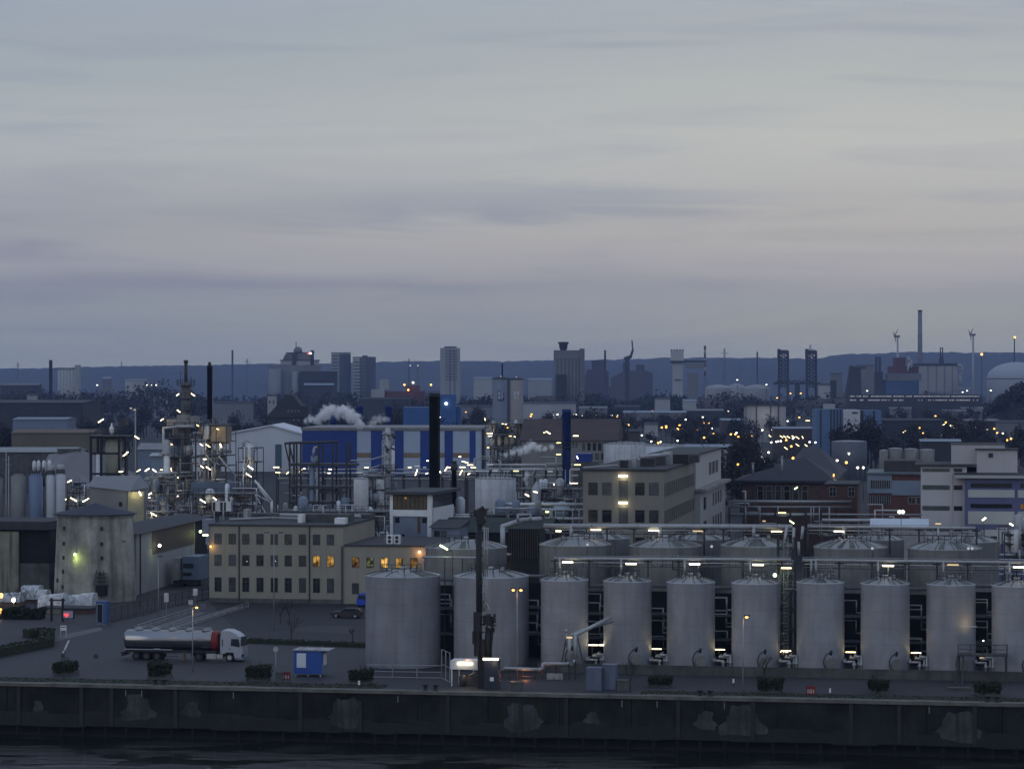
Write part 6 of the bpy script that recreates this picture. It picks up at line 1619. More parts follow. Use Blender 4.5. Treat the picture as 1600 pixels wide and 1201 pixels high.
strip(t, (w0+20*s, -.9, z(770.5)), .9, E_tubew, tilt=R(60), th=.12); glow(t, (w0+10*s, -1.2, z(773)), 60, (1, .85, .45), .2)
for px, py, tl, L in ((108.5, 751.5, -28, 7), (115, 780, 30, 11), (134, 781, -30, 11), (101, 780.5, -25, 5)):
    D2 = 515; tt = thing("yard_lamp", "slanted bright lamp tube beside the silos, " + {108.5: "highest one", 115: "middle one above a tank", 134: "rightmost one", 101: "touching the white silo"}[px], "lamp", (X(px, D2), D2, 0), 0, "slanted lamps between silos and gabled shed")
    part("pole", MB().cyl(0, .2, 0, Z(py, D2), .06, 6), M_dsteel, tt); strip(tt, (0, 0, Z(py, D2)), L*S(D2), E_tubew, tilt=R(tl), th=.09)
    if px == 115: glow(tt, (0, -.5, Z(py+5, D2)), 30, (1, .8, .35), .2)
t, x, z, s = plant("pump_tower", "dark pump stand between the white silos and the gabled shed", 520, 105, 125, 750, (755, 770, 790), 2, 4, 51, (), 4, 4)
# tall lamp mast
D = 545; t = thing("lamp_mast", "tall pale mast with two lamp heads left of the process plant", "lamp mast", (X(211.5, D), D, 0), 0)
part("pole", MB().tube((0,0,0), (0,0,Z(641, D)), .22, 8, r2=.14), M_steel, t)
for px, py in ((204, 637.5), (210, 640)): part("lamp_head", MB().box((px-212.5)*S(D), -.3, Z(py+1, D), (px-209.5)*S(D), .2, Z(py-1, D)), emit("mast_lamp", (1, .8, .75), .5), t)
part("arm", MB().bar((-1.1, 0, Z(638.5, D)), (0, 0, Z(641, D)), .1), M_steel, t)
# dark scaffold frame
D = 560; x, z, s = pxf(500, D); t = thing("scaffold_frame", "dark open steel frame in front of the striped warehouse", "steel frame", (X(500, D), D, 0), -A*.6)
b = MB()
for px in (452, 463, 498, 520, 542): 
    for y in (0, 5): b.bar((x(px), y, 0), (x(px), y, z(691)), .3)
for y in (0, 5): b.bar((x(444), y, z(692.5)), (x(522), y, z(690)), .34).bar((x(444), y, z(692)), (x(452), y, z(726)), .24)
for py in (726, 761, 785): b.box(x(450), 0, z(py+2), x(556), 5.2, z(py-2))
part("frame", b, M_dsteel, t)
part("column", MB().cyl(x(486), 1, 0, z(726), 4.2*s, 14).cyl(x(490), 1, z(726), z(712), 6*s, 14), M_slate, t); part("column", MB().cyl(x(495.5), .4, 0, z(730), 2.2*s, 10), M_steel, t)
part("top_pipe", MB().pipe([(x(489), 0, z(712)), (x(491), 0, z(700)), (x(496), 0, z(698))], .3, 8), M_steel, t)
for (px0, py0, px1, py1) in ((490, 693, 495, 700),): pass
rg = random.Random(5)
for k in range(16):
    p = Vector((rg.uniform(x(446), x(590)), rg.uniform(-1, 3), z(rg.uniform(735, 800)))); q = p+Vector((rg.uniform(2, 9), 0, 0)); pts = [p, q, q+Vector((0, 0, rg.uniform(-2.5, 2.5)))]
    part("pipe", MB().pipe(pts, rg.choice((.1, .16, .24)), 7), rg.choice((M_pipe, M_steel, M_slate)), t)
for k in range(5):
    c = x(rg.uniform(455, 590)); hh = rg.uniform(735, 790); part("vessel", MB().rev([(.3, z(hh+22)), (1.0, z(hh+20)), (1.0, z(hh)), (.3, z(hh-3))], 14, (c, rg.uniform(0, 4))), rg.choice((M_tank2, M_slate, M_dsteel)), t)
# white dressed column
t, x, z, s, r = column("pale dressed column with side vessels and pipes, left of the thick black stack", 560, 606, 4.5, 668, ((735, 14),), M_pipe, name="scrubber_column")
part("side_vessel", MB().rev([(.2, z(735)), (2.6*s, z(732)), (2.6*s, z(698)), (1.2*s, z(696))], 12, (x(614.5), -.6)), M_white, t)
for k in range(14):
    a = rnd.uniform(-8, 11); py = rnd.uniform(664, 730); part("fitting", MB().tube((a*s, -.9, z(py)), (a*s+rnd.uniform(-1, 1), -.9, z(py+rnd.uniform(1, 9))), rnd.uniform(.1, .5), 8), rnd.choice((M_dsteel, M_pipe, M_steel)), t)
for py in (712, 725): part("pipe", MB().pipe([(x(606), -.8, z(py)), (x(596), -.8, z(py+1)), (x(575), -.8, z(py+7)), (x(548), -.8, z(py+7))], .14, 7), M_pipe, t)
part("top_pipe", MB().pipe([(x(598), 0, z(745)), (x(598), 0, z(690)), (x(604), 0, z(674)), (x(604), 0, z(664))], .2, 8).pipe([(x(612), 0, z(700)), (x(616), 0, z(684)), (x(613), 0, z(675))], .22, 8), M_steel, t)
# pipe racks across the middle
def rack(lab, D, px0, px1, py, n, ndrop, seed, posts=8, lights=()):
    rg = random.Random(seed); x, z, s = pxf((px0+px1)/2, D); t = thing("pipe_bridge", lab, "pipe bridge", (X((px0+px1)/2, D), D, 0), -A*.5)
    for k in range(posts+1):
        px = px0+(px1-px0)*k/posts; part("post", MB().bar((x(px), 0, 0), (x(px), 0, z(py)), .24).bar((x(px), 2.5, 0), (x(px), 2.5, z(py)), .24).bar((x(px), 0, z(py)), (x(px), 2.5, z(py)), .24), M_dsteel, t)
    for k in range(n):
        y = rg.uniform(0, 2.4); zz = z(py)+.2+rg.choice((0, 0, -1.4, 1.0)); part("pipe", MB().tube((x(px0), y, zz), (x(px1), y, zz), rg.choice((.12, .18, .28)), 8), rg.choice((M_pipe, M_steel, M_tank2)), t)
    for k in range(ndrop):
        a = x(rg.uniform(px0, px1)); zz = z(py)+.3; h = rg.uniform(-6, 3); part("pipe", MB().pipe([(a, -.3, zz), (a, -.3, zz+h), (a+rg.uniform(-4, 4), -.3, zz+h)], rg.choice((.1, .16)), 7), rg.choice((M_pipe, M_steel)), t)
    for (px, py_, tl, L, m) in lights: strip(t, (x(px), -.8, z(py_)), L*s, m, tilt=R(tl), th=.09)
    return t
rack("long pipe bridge with small lamps in front of the striped warehouse", 640, 430, 780, 741, 6, 18, 61, 14, [(430.5, 730, 0, 9, E_tubew), (433, 738, 0, 7, E_tube), (449, 738.5, -35, 6, E_tube), (469, 735, -35, 6, E_tube), (475, 732, 0, 3, E_tubew), (516, 733, 0, 5, E_tubew), (514, 739, 0, 4, E_tubew), (506, 737, 0, 5, E_off), (573, 730, 0, 6, E_tubew), (562, 733, 0, 9, E_off), (563, 738, 0, 11, E_off), (580, 737, 60, 4, E_grn), (599, 721, 80, 2, E_wht)])
rack("pipe bridge with many bright lamps right of the thick black stack", 600, 690, 800, 738, 6, 14, 62, 6, [(727, 721.5, 15, 10, E_tubew), (735, 726, 0, 9, E_tubew), (723, 729.5, 0, 9, E_tubew), (740, 730, 0, 8, E_tube), (697.5, 732, -55, 8, E_tubew), (702, 730, 0, 5, E_tubew), (720.5, 738, -62, 9, E_tube), (733, 740, -30, 4, E_tubew), (719, 713, 0, 3, E_wht), (650.5, 738, -70, 10, E_tubew), (640, 730, 0, 5, E_tube), (668, 719.5, 0, 2.4, E_wht), (667, 739.5, -20, 4, E_tubew), (688, 737, 80, 3, E_wht), (652, 728, 0, 8, E_off), (663.5, 730, 0, 5, E_off)])
rack("pipe bridge left of the royal blue ringed stack", 560, 765, 905, 735, 7, 12, 63, 8, [(806.5, 735.5, 0, 8, emit("tube_yellow", (1, .9, .35), 3)), (774, 735, 0, 8, E_off), (766, 725.5, 0, 9, E_off), (860, 736, 0, 8, E_off), (857, 675.5, 30, 8, E_tubew), (851, 675.5, 0, 3, emit("tube_yellow", (1, .9, .35), 3)), (900, 680.5, 0, 8, E_tubew), (903, 725.5, 0, 10, emit("tube_yellow", (1, .9, .35), 3)), (902.5, 714, 65, 5, E_cool), (897, 754.5, 0, 12, E_tt), (866, 755.5, 80, 4, E_grn)])
rack("pipe bridge passing under the domed blue vessel", 445, 775, 912, 799, 5, 8, 64, 6, [(855.5, 799, 0, 5, emit("lamp_lime", (.85, 1, .3), 8)), (837, 768, 12, 7, E_tubew), (824, 773, 30, 7, E_tubew)])
rack("low pipe bridge before the brick hall", 480, 1140, 1330, 794, 5, 10, 65, 8, [(1222, 800.5, 0, 12, emit("tube_yellow", (1, .9, .35), 3)), (1237, 815, 32, 8, E_grn), (1194, 813.5, 0, 5, E_dim), (1243.5, 762, -35, 6, E_grn), (1190.5, 713.5, 30, 3, E_off)])
rack("pipe bridge beside the right office blocks", 420, 1285, 1440, 815, 3, 5, 66, 5, [(1430, 817.5, 10, 6, E_wht)])
# middle plants
plant("process_plant", "dim plant with small yellow lamps right of the striped warehouse", 720, 758, 850, 660, (662, 680, 700, 720, 745), 5, 12, 71, [(763, 677, 0, 4, ), (768, 677, 0, 4), (766, 681, 0, 6), (798, 681, 0, 4), (805, 682, 20, 3), (791, 662.5, 0, 3), (786, 662, 0, 3), (758, 655, 80, 4), (763, 699, 0, 3)], 14, 16)
plant("process_plant", "dense pump plant between the grey tank and the beige block", 480, 808, 905, 770, (765, 780, 800), 5, 8, 72, (), 14, 18)
plant("pump_tower", "dense valve cluster at the right edge of the tank farm", 360, 1570, 1625, 838, (835, 850, 870), 3, 6, 73, (), 9, 10, deckm=M_dsteel)
plant("process_plant", "dim pipe stand left of the white column", 545, 556, 602, 742, (745, 765, 790, 810), 3, 8, 74, (), 5, 12)
plant("process_plant", "dark equipment deck behind the beige office roof", 470, 430, 610, 815, (800, 815, 828), 8, 10, 75, (), 12, 18)
plant("process_plant", "dim pipework deck below the broad grey tank", 440, 700, 850, 812, (805, 818, 835), 7, 10, 76, (), 8, 20)
t = thing("dark_lattice_cooler", "dark slatted cooler block under a bent white duct, behind the second broad tank", "cooler", (X(818, 372), 372, 0), -A)
s = S(372)
part("body", MB().box(-24*s, 0, 0, 24*s, 6, Z(826, 372)), M_deep, t)
b = MB()
for k in range(13): b.box((-23+3.7*k)*s, -.25, Z(872, 372), (-22+3.7*k)*s, -.003, Z(828, 372))
part("slat", b, mat("brown_slats", (.07, .06, .045), rough=.8), t)
part("duct", MB().pipe([((787-818)*s, -1, Z(862, 372)), ((787-818)*s, -1, Z(822, 372)), ((815-818)*s, 1, Z(813, 372)), ((840-818)*s, 3, Z(812, 372))], .38, 10), M_pipe, t)
part("duct", MB().pipe([((810-818)*s, -.5, Z(815, 372)), ((810-818)*s, -.5, Z(804, 372)), ((828-818)*s, .5, Z(804, 372)), ((828-818)*s, .5, Z(814, 372))], .2, 8), M_steel, t)
o = strip(t, ((779-818)*s, -1.6, Z(874, 372)), 1.5, E_tt, th=.11); glow(t, ((779-818)*s, -1.6, Z(880, 372)), 30, (1, .75, .4), .2)
part("hood", MB().box((764-818)*s, -1.5, Z(866, 372), (800-818)*s, .5, Z(864, 372)).bar((( 765-818)*s, -1.4, 0), ((765-818)*s, -1.4, Z(866, 372)), .14), M_steel, t)
t = thing("green_roof_hall", "low hall with a wide dark green roof behind the loading arm", "building", (X(690, 430), 430, 0), -A)
s = S(430)
part("wall", MB().box(0, 0, 0, 170*s, 16, Z(812, 430)-2), M_deep, t); part("roof", MB().prismx([(-.5, Z(812, 430)-2), (16.5, Z(812, 430)-2), (8, Z(802, 430)-1)], -.5, 170*s), M_green, t)
t = thing("low_hut", "low hut with a dark roof and blue grey wall right of the control tower", "hut", (X(674, 418), 418, 0), -A)
s = S(418); part("wall", MB().box(0, 0, 0, 44*s, 8, Z(824, 418)), mat("tower_panel", (.17, .20, .26), rough=.7, var=.12), t); part("roof", MB().prismx([(-.5, Z(824, 418)), (8.5, Z(824, 418)), (8.5, Z(815, 418))], -.5, 46*s), M_roofdark, t)
for k in range(2): window(t, (4+11*k)*s, Z(838, 418), 1.0, 1.0)
# ------------------------------------------------------------------ steam
def steam(name, lab, pts, dens, seed, D):
    """a chain of soft puffs; each fades from its middle outwards and is torn by noise"""
    rg = random.Random(seed); o = Vector((X(pts[0][0], D), D, 0)); s = S(D)
    m = bpy.data.materials.new(name); m.use_nodes = True; nt = m.node_tree; N, L = nt.nodes, nt.links
    N.remove(N["Principled BSDF"]); v = N.new("ShaderNodeVolumePrincipled"); v.inputs["Color"].default_value = (.985, .985, .99, 1); v.inputs["Anisotropy"].default_value = .1
    tc = N.new("ShaderNodeTexCoord"); ln = N.new("ShaderNodeVectorMath"); ln.operation = 'LENGTH'; L.new(tc.outputs["Object"], ln.inputs[0])
    f = N.new("ShaderNodeMapRange"); f.inputs[1].default_value = 1.0; f.inputs[2].default_value = .25; f.inputs[3].default_value = 0; f.inputs[4].default_value = 1.0; L.new(ln.outputs["Value"], f.inputs[0])
    oi = N.new("ShaderNodeObjectInfo"); ad = N.new("ShaderNodeVectorMath"); ad.operation = 'ADD'; sc = N.new("ShaderNodeVectorMath"); sc.operation = 'SCALE'; sc.inputs[0].default_value = (31, 17, 9)
    L.new(oi.outputs["Random"], sc.inputs["Scale"]); L.new(tc.outputs["Object"], ad.inputs[0]); L.new(sc.outputs[0], ad.inputs[1])
    nz = N.new("ShaderNodeTexNoise"); nz.inputs["Scale"].default_value = 1.9; nz.inputs["Detail"].default_value = 7; nz.inputs["Roughness"].default_value = .62; L.new(ad.outputs[0], nz.inputs["Vector"])
    su = N.new("ShaderNodeMath"); su.operation = 'ADD'; L.new(f.outputs[0], su.inputs[0])
    n2 = N.new("ShaderNodeMapRange"); n2.inputs[1].default_value = .3; n2.inputs[2].default_value = .7; n2.inputs[3].default_value = -1.05; n2.inputs[4].default_value = .12; L.new(nz.outputs["Fac"], n2.inputs[0]); L.new(n2.outputs[0], su.inputs[1])
    mr = N.new("ShaderNodeMapRange"); mr.inputs[1].default_value = .0; mr.inputs[2].default_value = .55; mr.inputs[3].default_value = 0; mr.inputs[4].default_value = dens; L.new(su.outputs[0], mr.inputs[0])
    L.new(mr.outputs[0], v.inputs["Density"]); L.new(v.outputs[0], N["Material Output"].inputs["Volume"])
    t = thing(name, lab, "steam", o, 0)
    import bmesh
    me = bpy.data.meshes.new("puff"); bm = bmesh.new(); bmesh.ops.create_icosphere(bm, subdivisions=2, radius=1.02); bm.to_mesh(me); bm.free(); me.materials.append(m)
    for (px, py, r) in pts:
        q = put("puff", me, t, (X(px, D)-o.x, rg.uniform(-3, 3), Z(py, D)), rot=(rg.uniform(0, 6), rg.uniform(0, 6), rg.uniform(0, 6))); f_ = r*s*1.35; q.scale = (f_, f_*rg.uniform(.7, 1), f_*rg.uniform(.7, 1))
    return t
steam("steam_plume", "big white steam plume drifting over the striped warehouse roof", [(478, 657, 5), (486, 655, 8), (496, 656, 10), (506, 648, 13), (514, 640, 12), (526, 644, 14), (538, 643, 13), (548, 648, 13), (556, 655, 12), (562, 662, 10)], 1.1, 1, 940)
steam("steam_plume", "fainter grey steam plume right of the big white plume", [(580, 662, 8), (588, 656, 10), (596, 654, 9), (604, 655, 8)], .3, 2, 940)
steam("steam_plume", "white steam jet in front of the royal blue ringed stack", [(782, 709, 3), (790, 710, 5), (800, 707, 7), (812, 705, 8), (822, 702, 9), (831, 696, 9), (842, 700, 8), (852, 701, 6), (862, 698, 6)], 1.8, 3, 555)
steam("steam_plume", "thin steam wisp rising left of the cone topped vessel", [(824, 764, 4), (823, 756, 5), (820, 748, 5), (823, 742, 6)], 1.2, 4, 485)
# ------------------------------------------------------------------ far buildings on the skyline
def far(name, lab, cat, D, pxc, rz=0.0, group=None):
    x, z, s = pxf(pxc, D)
    return thing(name, lab, cat, (X(pxc, D), D, 0), rz, group), x, z, s
def pbox(b, x, z, a, c, y0, y1, d0=0, d1=20, yb=None, m=0): return b.box(x(a), d0, 0 if y1 is None else z(y1), x(c), d1, z(y0), m)
F_pale = mat("far_pale", (.29, .30, .31), rough=.9, var=.15, scale=.03)
F_grey = mat("far_grey", (.14, .145, .155), rough=.9, var=.2, scale=.03)
F_dark = mat("far_dark", (.038, .040, .045), rough=.95, var=.3, scale=.03)
F_red = mat("far_red", (.095, .040, .042), rough=.9, var=.2, scale=.03)
F_brown = mat("far_brown", (.065, .054, .052), rough=.95, var=.3, scale=.02)
F_blue = mat("far_blue", (.05, .085, .17), rough=.8, var=.2, scale=.03)
F_win = mat("far_window", (.06, .07, .085), rough=.3, var=.2)
def winrows(t, x, z, a, c, rows, n, w, h, m=F_win, y=-.15, name="window_row"):
    for r in rows:
        b = MB()
        for k in range(n):
            xx = a+(c-a)*(k+.5)/n; b.box(x(xx)-w/2, y, z(r)-h/2, x(xx)+w/2, y+.1, z(r)+h/2)
        part(name, b, m, t)
# big chimney and wind turbines
D = 3600; t, x, z, s = far("chimney", "tallest pale grey chimney on the right skyline between two wind turbines", "chimney", D, 1437.5)
part("shaft", MB().rev([(4.4*s, 0), (3.2*s, z(484.5))], 24), F_grey, t); part("rim", MB().rev([(3.4*s, z(487)), (3.4*s, z(484.3)), (2.4*s, z(484.3))], 24), F_dark, t)
part("aviation_lamp_ring", MB().rev([(3.6*s, z(525)), (3.9*s, z(525)), (3.9*s, z(524)), (3.6*s, z(524))], 20), F_dark, t)
for px, hy, lab in ((1401.5, 526, "wind turbine left of the tallest chimney"), (1519.5, 523.5, "wind turbine right of the tallest chimney")):
    t, x, z, s = far("wind_turbine", lab, "wind turbine", 3500, px, 0, "wind turbines on the skyline")
    part("tower", MB().tube((x(px+1), 0, 0), (x(px+1), 0, z(hy)), 1.9, 12, r2=1.15), F_pale, t)
    part("nacelle", MB().box(x(px-3.4), -1.6, z(hy+1), x(px+4.6), 1.6, z(hy-2.2)), F_grey, t)
    hx = px-3.4; part("hub", MB().ball((x(hx), -.4, z(hy-.4)), 1.5), F_grey, t)
    for dx, dy in ((-3.2, -8.6), (5.2, -12.5), (.8, 10.5)):
        p, q = Vector((x(hx), -.8, z(hy-.4))), Vector((x(hx+dx), -2.0, z(hy-.4+dy)))
        b = MB(); d = q-p; n = Vector((-d.z, 0, d.x)).normalized()
        b.add([p-n*.5, p+n*.5, p+d*.25+n*1.15, q+n*.2, q-n*.12, p+d*.25-n*.4, p+Vector((0,.35,0)), q+Vector((0,.1,0))], [(0,5,4,3,2,1), (0,1,6), (1,2,6), (2,3,7,6), (3,4,7), (4,5,6,7), (5,0,6)])
        part("blade", b, F_grey, t)
for px, y0, lab, on in ((1585, 527, "thin lattice mast with an orange light near the right edge", True),):
    t, x, z, s = far("light_mast", lab, "mast", 3300, px); part("pole", MB().cyl(0, 0, 0, z(y0), .8, 6), F_dark, t); part("lamp", MB().ball((.6*s, 0, z(y0)), 1.3), E_sod, t)
t, x, z, s = far("light_mast", "short mast with an orange light below the right hill crest", "mast", 3300, 1534); part("pole", MB().cyl(0, 0, 0, z(553.5), .5, 6), F_dark, t); part("lamp", MB().ball((0, 0, z(553.5)), 1.5), E_sod, t)
# power works
t, x, z, s = far("power_works", "red and blue blocks of a power works below the left wind turbine", "factory", 2900, 1410)
b = MB(); pbox(b, x, z, 1399, 1416, 558.5, 582, 4, 20); part("red_tower", b, F_red, t)
b = MB(); pbox(b, x, z, 1391, 1436, 572, 585, 2, 22); part("red_block", b, F_red, t)
b = MB(); pbox(b, x, z, 1387, 1440, 583, 594, 0, 20); part("pale_block", b, F_grey, t)
b = MB(); pbox(b, x, z, 1383, 1435, 594, None, -4, 24); part("blue_hall", b, F_blue, t)
b = MB(); pbox(b, x, z, 1381, 1437, 592.5, 594.5, -4.5, 24.5); part("roof", b, F_grey, t)
part("silver_duct", MB().pipe([(x(1418), 0, z(580)), (x(1421), 0, z(566)), (x(1419), 0, z(557))], 1.3, 8).pipe([(x(1424), 0, z(575)), (x(1424), 0, z(562))], 1.0, 8), F_pale, t)
for px in (1370, 1375.5): part("stack", MB().cyl(x(px), 4, 0, z(557), 1.5, 12), F_dark, t)
part("stack_frame", MB().box(x(1366.5), 0, 0, x(1379.5), 10, z(580)), F_dark, t)
t, x, z, s = far("boiler_house", "broad pale grey boiler house with a dark roof right of the red blocks", "factory", 3000, 1466)
b = MB(); pbox(b, x, z, 1437, 1497, 571, None, 0, 40); part("wall", b, mat("far_boiler", (.30, .30, .30), rough=.9, var=.12, scale=.03), t)
b = MB(); pbox(b, x, z, 1435, 1499, 567.5, 571, -1, 41); part("roof", b, F_dark, t)
for px in (1450, 1463, 1476, 1488): part("pilaster", MB().box(x(px)-.4, -.6, 0, x(px)+.4, -.01, z(571)), F_grey, t)
part("silver_duct", MB().pipe([(x(1496), -2, z(569)), (x(1503), -2, z(574)), (x(1503), -2, z(582)), (x(1500), -2, z(586)), (x(1500), -2, z(602))], 1.7, 8), F_pale, t)
part("yard_roof", MB().box(x(1440), -12, z(611), x(1478), -6, z(609)).box(x(1493), -12, z(608), x(1515), -6, z(605)), F_pale, t)
t, x, z, s = far("twin_stack_tower", "dark tapering tower with two flues behind the boiler house", "tower", 3400, 1471)
part("tower", MB().rev([(6*s, 0), (4*s, z(565)), (2.8*s, z(556))], 8, smooth=False), F_dark, t)
for dx in (-1.7, 1.7): part("flue", MB().cyl(dx*s, 0, z(557), z(543), .9*s, 10), F_dark, t)
part("bridge", MB().box(-2.5*s, -1, z(544.5), 2.5*s, 1, z(543)), F_dark, t)
t, x, z, s = far("dome_hall", "wide pale domed storage hall at the right edge of the skyline", "hall", 2900, 1588)
b = MB(); prof = [(46*s*math.cos(R(a)), z(592)+(z(565.5)-z(592))*math.sin(R(a))) for a in range(0, 91, 10)]; b.rev([(46*s, 0)]+[(max(.05, r_), h_) for r_, h_ in prof], 32); part("dome", b, mat("far_dome", (.27, .29, .33), rough=.8, var=.08, scale=.02), t)
part("rim", MB().rev([(46.5*s, z(592)), (46.5*s, z(591)), (45.8*s, z(591))], 32), F_dark, t)
for (a, c, y0, D, m, lab, nm) in ((1300, 1316, 583.5, 2700, F_grey, "pale narrow silo tower right of the lift bridge", "silo_tower"), (1341, 1366, 571, 2750, F_grey, "hazy grey works building left of the twin stacks", "factory"), (1299.5, 1307, 595, 2500, F_dark, "short dark tower in front of the pale narrow silo tower", "tower")):
    t, x, z, s = far(nm, lab, "tower" if "tower" in nm else "factory", D, (a+c)/2); b = MB(); pbox(b, x, z, a, c, y0, None, 0, 12); part("wall", b, m, t); b = MB(); pbox(b, x, z, a-.6, c+.6, y0-.8, y0, -.6, 12.6); part("roof", b, F_dark, t)
t, x, z, s = far("slag_hopper", "dark wedge shaped loading tower left of the twin stacks", "tower", 2650, 1340)
part("leg", MB().prism([(x(1316), 0), (x(1347), 0), (x(1345), z(574)), (x(1330), z(571))], 0, 14), F_dark, t); part("head", MB().box(x(1329), -1, z(576), x(1353), 15, z(573)), F_dark, t)
# lift bridge
t, x, z, s = far("lift_bridge", "lift bridge with two tall lattice towers and a low deck", "bridge", 2900, 1246)
for a, c in ((1216.5, 1232.5), (1260, 1276.5)):
    b = MB()
    for px in (a+1.5, c-.8):
        for y in (0, 9): b.bar((x(px), y, 0), (x(px), y, z(548)), 1.3)
    k = 0; yy = 552.0
    while yy < 604:
        for y in (0, 9): b.bar((x(a+1.5), y, z(yy)), (x(c-.8), y, z(yy)), .75).bar((x(a+1.5), y, z(yy)), (x(c-.8), y, z(yy+6)), .6).bar((x(c-.8), y, z(yy)), (x(a+1.5), y, z(yy+6)), .6)
        yy += 6
    tw = part("lattice_tower", b, F_dark, t)
    part("machine_house", MB().box(x(a+2), -2, z(553), x(c), 11, z(548)), F_dark, tw)
    part("counterweight", MB().box(x(a-.6), -1, z(560), x(a+3), 10, z(545)), F_dark, tw)
    part("cable_drum", MB().box(x(a+3.4), 2, z(548), x(c-1), 8, z(546.5)), F_grey, tw)
part("deck", MB().box(x(1210), 0, z(600.5), x(1282), 10, z(597)), F_dark, t)
part("pier", MB().box(x(1243), 1, 0, x(1250), 9, z(600.5)), F_dark, t)
for k in range(8): part("truss", MB().bar((x(1213+8*k), 0, z(597)), (x(1217+8*k), 0, z(593.5)), .9).bar((x(1217+8*k), 0, z(593.5)), (x(1221+8*k), 0, z(597)), .9), F_dark, t)
# white shaft tower
t, x, z, s = far("white_shaft_tower", "white shaft tower with a wider crenellated head", "tower", 2900, 1059)
b = MB(); pbox(b, x, z, 1051.5, 1067, 566, None, 0, 12); part("shaft", b, F_pale, t)
b = MB(); pbox(b, x, z, 1049, 1068, 548, 564, -2, 14); part("head", b, mat("far_head", (.33, .345, .34), rough=.9, var=.06), t)
b = MB(); pbox(b, x, z, 1048, 1070, 563.5, 566.2, -3, 15); part("collar", b, F_dark, t)
b = MB()
for k in range(5): b.box(x(1049+4.4*k), -2, z(548), x(1050.6+4.4*k), 14, z(545.5))
part("merlon", b, F_grey, t)
part("gantry_arm", MB().box(x(1070), 3, z(566), x(1104), 6, z(563)), F_dark, t)
b = MB(); pbox(b, x, z, 1054, 1064, 592.5, 594.5, -.6, 0); part("opening", b, F_dark, t)
t, x, z, s = far("pale_conveyor_house", "pale box behind the white shaft tower's gantry arm", "building", 2600, 1085); b = MB(); pbox(b, x, z, 1072, 1101, 567, 575, 0, 10); part("gallery", b, F_grey, t); b = MB(); pbox(b, x, z, 1075, 1091, 583, None, 0, 12); part("house", b, F_grey, t)
# masts, pylons, chimneys on the skyline
def mast(px, y0, D, w, lab, m=F_grey, bands=False, cross=False, name="lattice_mast"):
    t, x, z, s = far(name, lab, "mast", D, px); b = MB(); zt = z(y0)
    for dx in (-1, 1): b.bar((dx*w*s*1.2, 0, 0), (dx*w*s*.55, 0, zt), max(.4, w*s*.17))
    n = 12
    for k in range(n):
        f0, f1 = k/n, (k+1)/n; g = lambda f: w*s*(1.2-.65*f); b.bar((-g(f0), 0, zt*f0), (g(f1), 0, zt*f1), .4).bar((g(f0), 0, zt*f0), (-g(f1), 0, zt*f1), .4)
    if cross:
        for f in (.82, .92): b.bar((-w*s*3.5, 0, zt*f), (w*s*3.5, 0, zt*f), .5)
    part("lattice", b, m, t)
    if bands:
        for f in (.55, .68, .81, .94): part("red_band", MB().rev([(w*s*.9, zt*f), (w*s*.9, zt*(f+.06))], 8), F_red, t)
        for f in (.61, .74, .87): part("white_band", MB().rev([(w*s*.85, zt*f), (w*s*.85, zt*(f+.07))], 8), F_pale, t)
mast(1101.5, 540, 3200, 1.9, "red and white banded mast right of the white shaft tower", bands=True)
mast(1132, 544, 3600, 1.8, "power pylon with cross arms right of the banded mast", cross=True, name="power_pylon")
mast(1266, 538, 4600, 1.6, "faint power pylon behind the right lift bridge tower", cross=True, name="power_pylon")
mast(28, 566, 5000, 1.6, "faint power pylon near the left end of the skyline", cross=True, name="power_pylon")
mast(386, 560, 4800, 1.4, "faint power pylon right of the thin left chimney", cross=True, name="power_pylon")
mast(190, 564, 5200, 1.2, "faint thin mast left of the distillation column", name="lattice_mast")
mast(639, 560, 2800, 1.0, "thin dark mast left of the pale high rise", name="lattice_mast"); mast(652.5, 567, 2700, 1.3, "works mast with small lamps left of the pale high rise", name="lattice_mast")
for px0, px1, y0, D, m, lab in ((361.7, 364.6, 547, 4600, F_grey, "thin dark chimney on the left skyline"), (76.5, 82, 562.5, 2900, F_dark, "square dark chimney beside the pale silo block on the far left"), (943.8, 947, 547, 4000, F_grey, "thin grey chimney left of the slanted crane"), (1182, 1184.5, 549.5, 4600, F_grey, "short thin chimney on the skyline left of the lift bridge"), (783.6, 786, 568, 1760, M_black, "thin black flue rising behind the sign silos")):
    t, s, r, zt = chimney(px0, px1, y0, D, lab, m, n=12)
# slanted crane
t, x, z, s = far("harbour_crane", "slewing harbour crane with a raised slanted jib", "crane", 3100, 982)
part("tower", MB().box(x(977), 0, 0, x(983), 8, z(562)), F_dark, t); part("cab", MB().box(x(975.5), -1, z(562), x(985), 9, z(557.5)), F_dark, t)
part("jib", MB().bar((x(984), 0, z(560)), (x(988.5), 0, z(546)), 1.5).bar((x(988.5), 0, z(546)), (x(987.5), 0, z(532)), 1.2).bar((x(986), 0, z(560)), (x(990), 0, z(546)), .8), F_dark, t); part("counter_jib", MB().bar((x(975), 0, z(559)), (x(984), 0, z(556)), 1.2), F_dark, t)
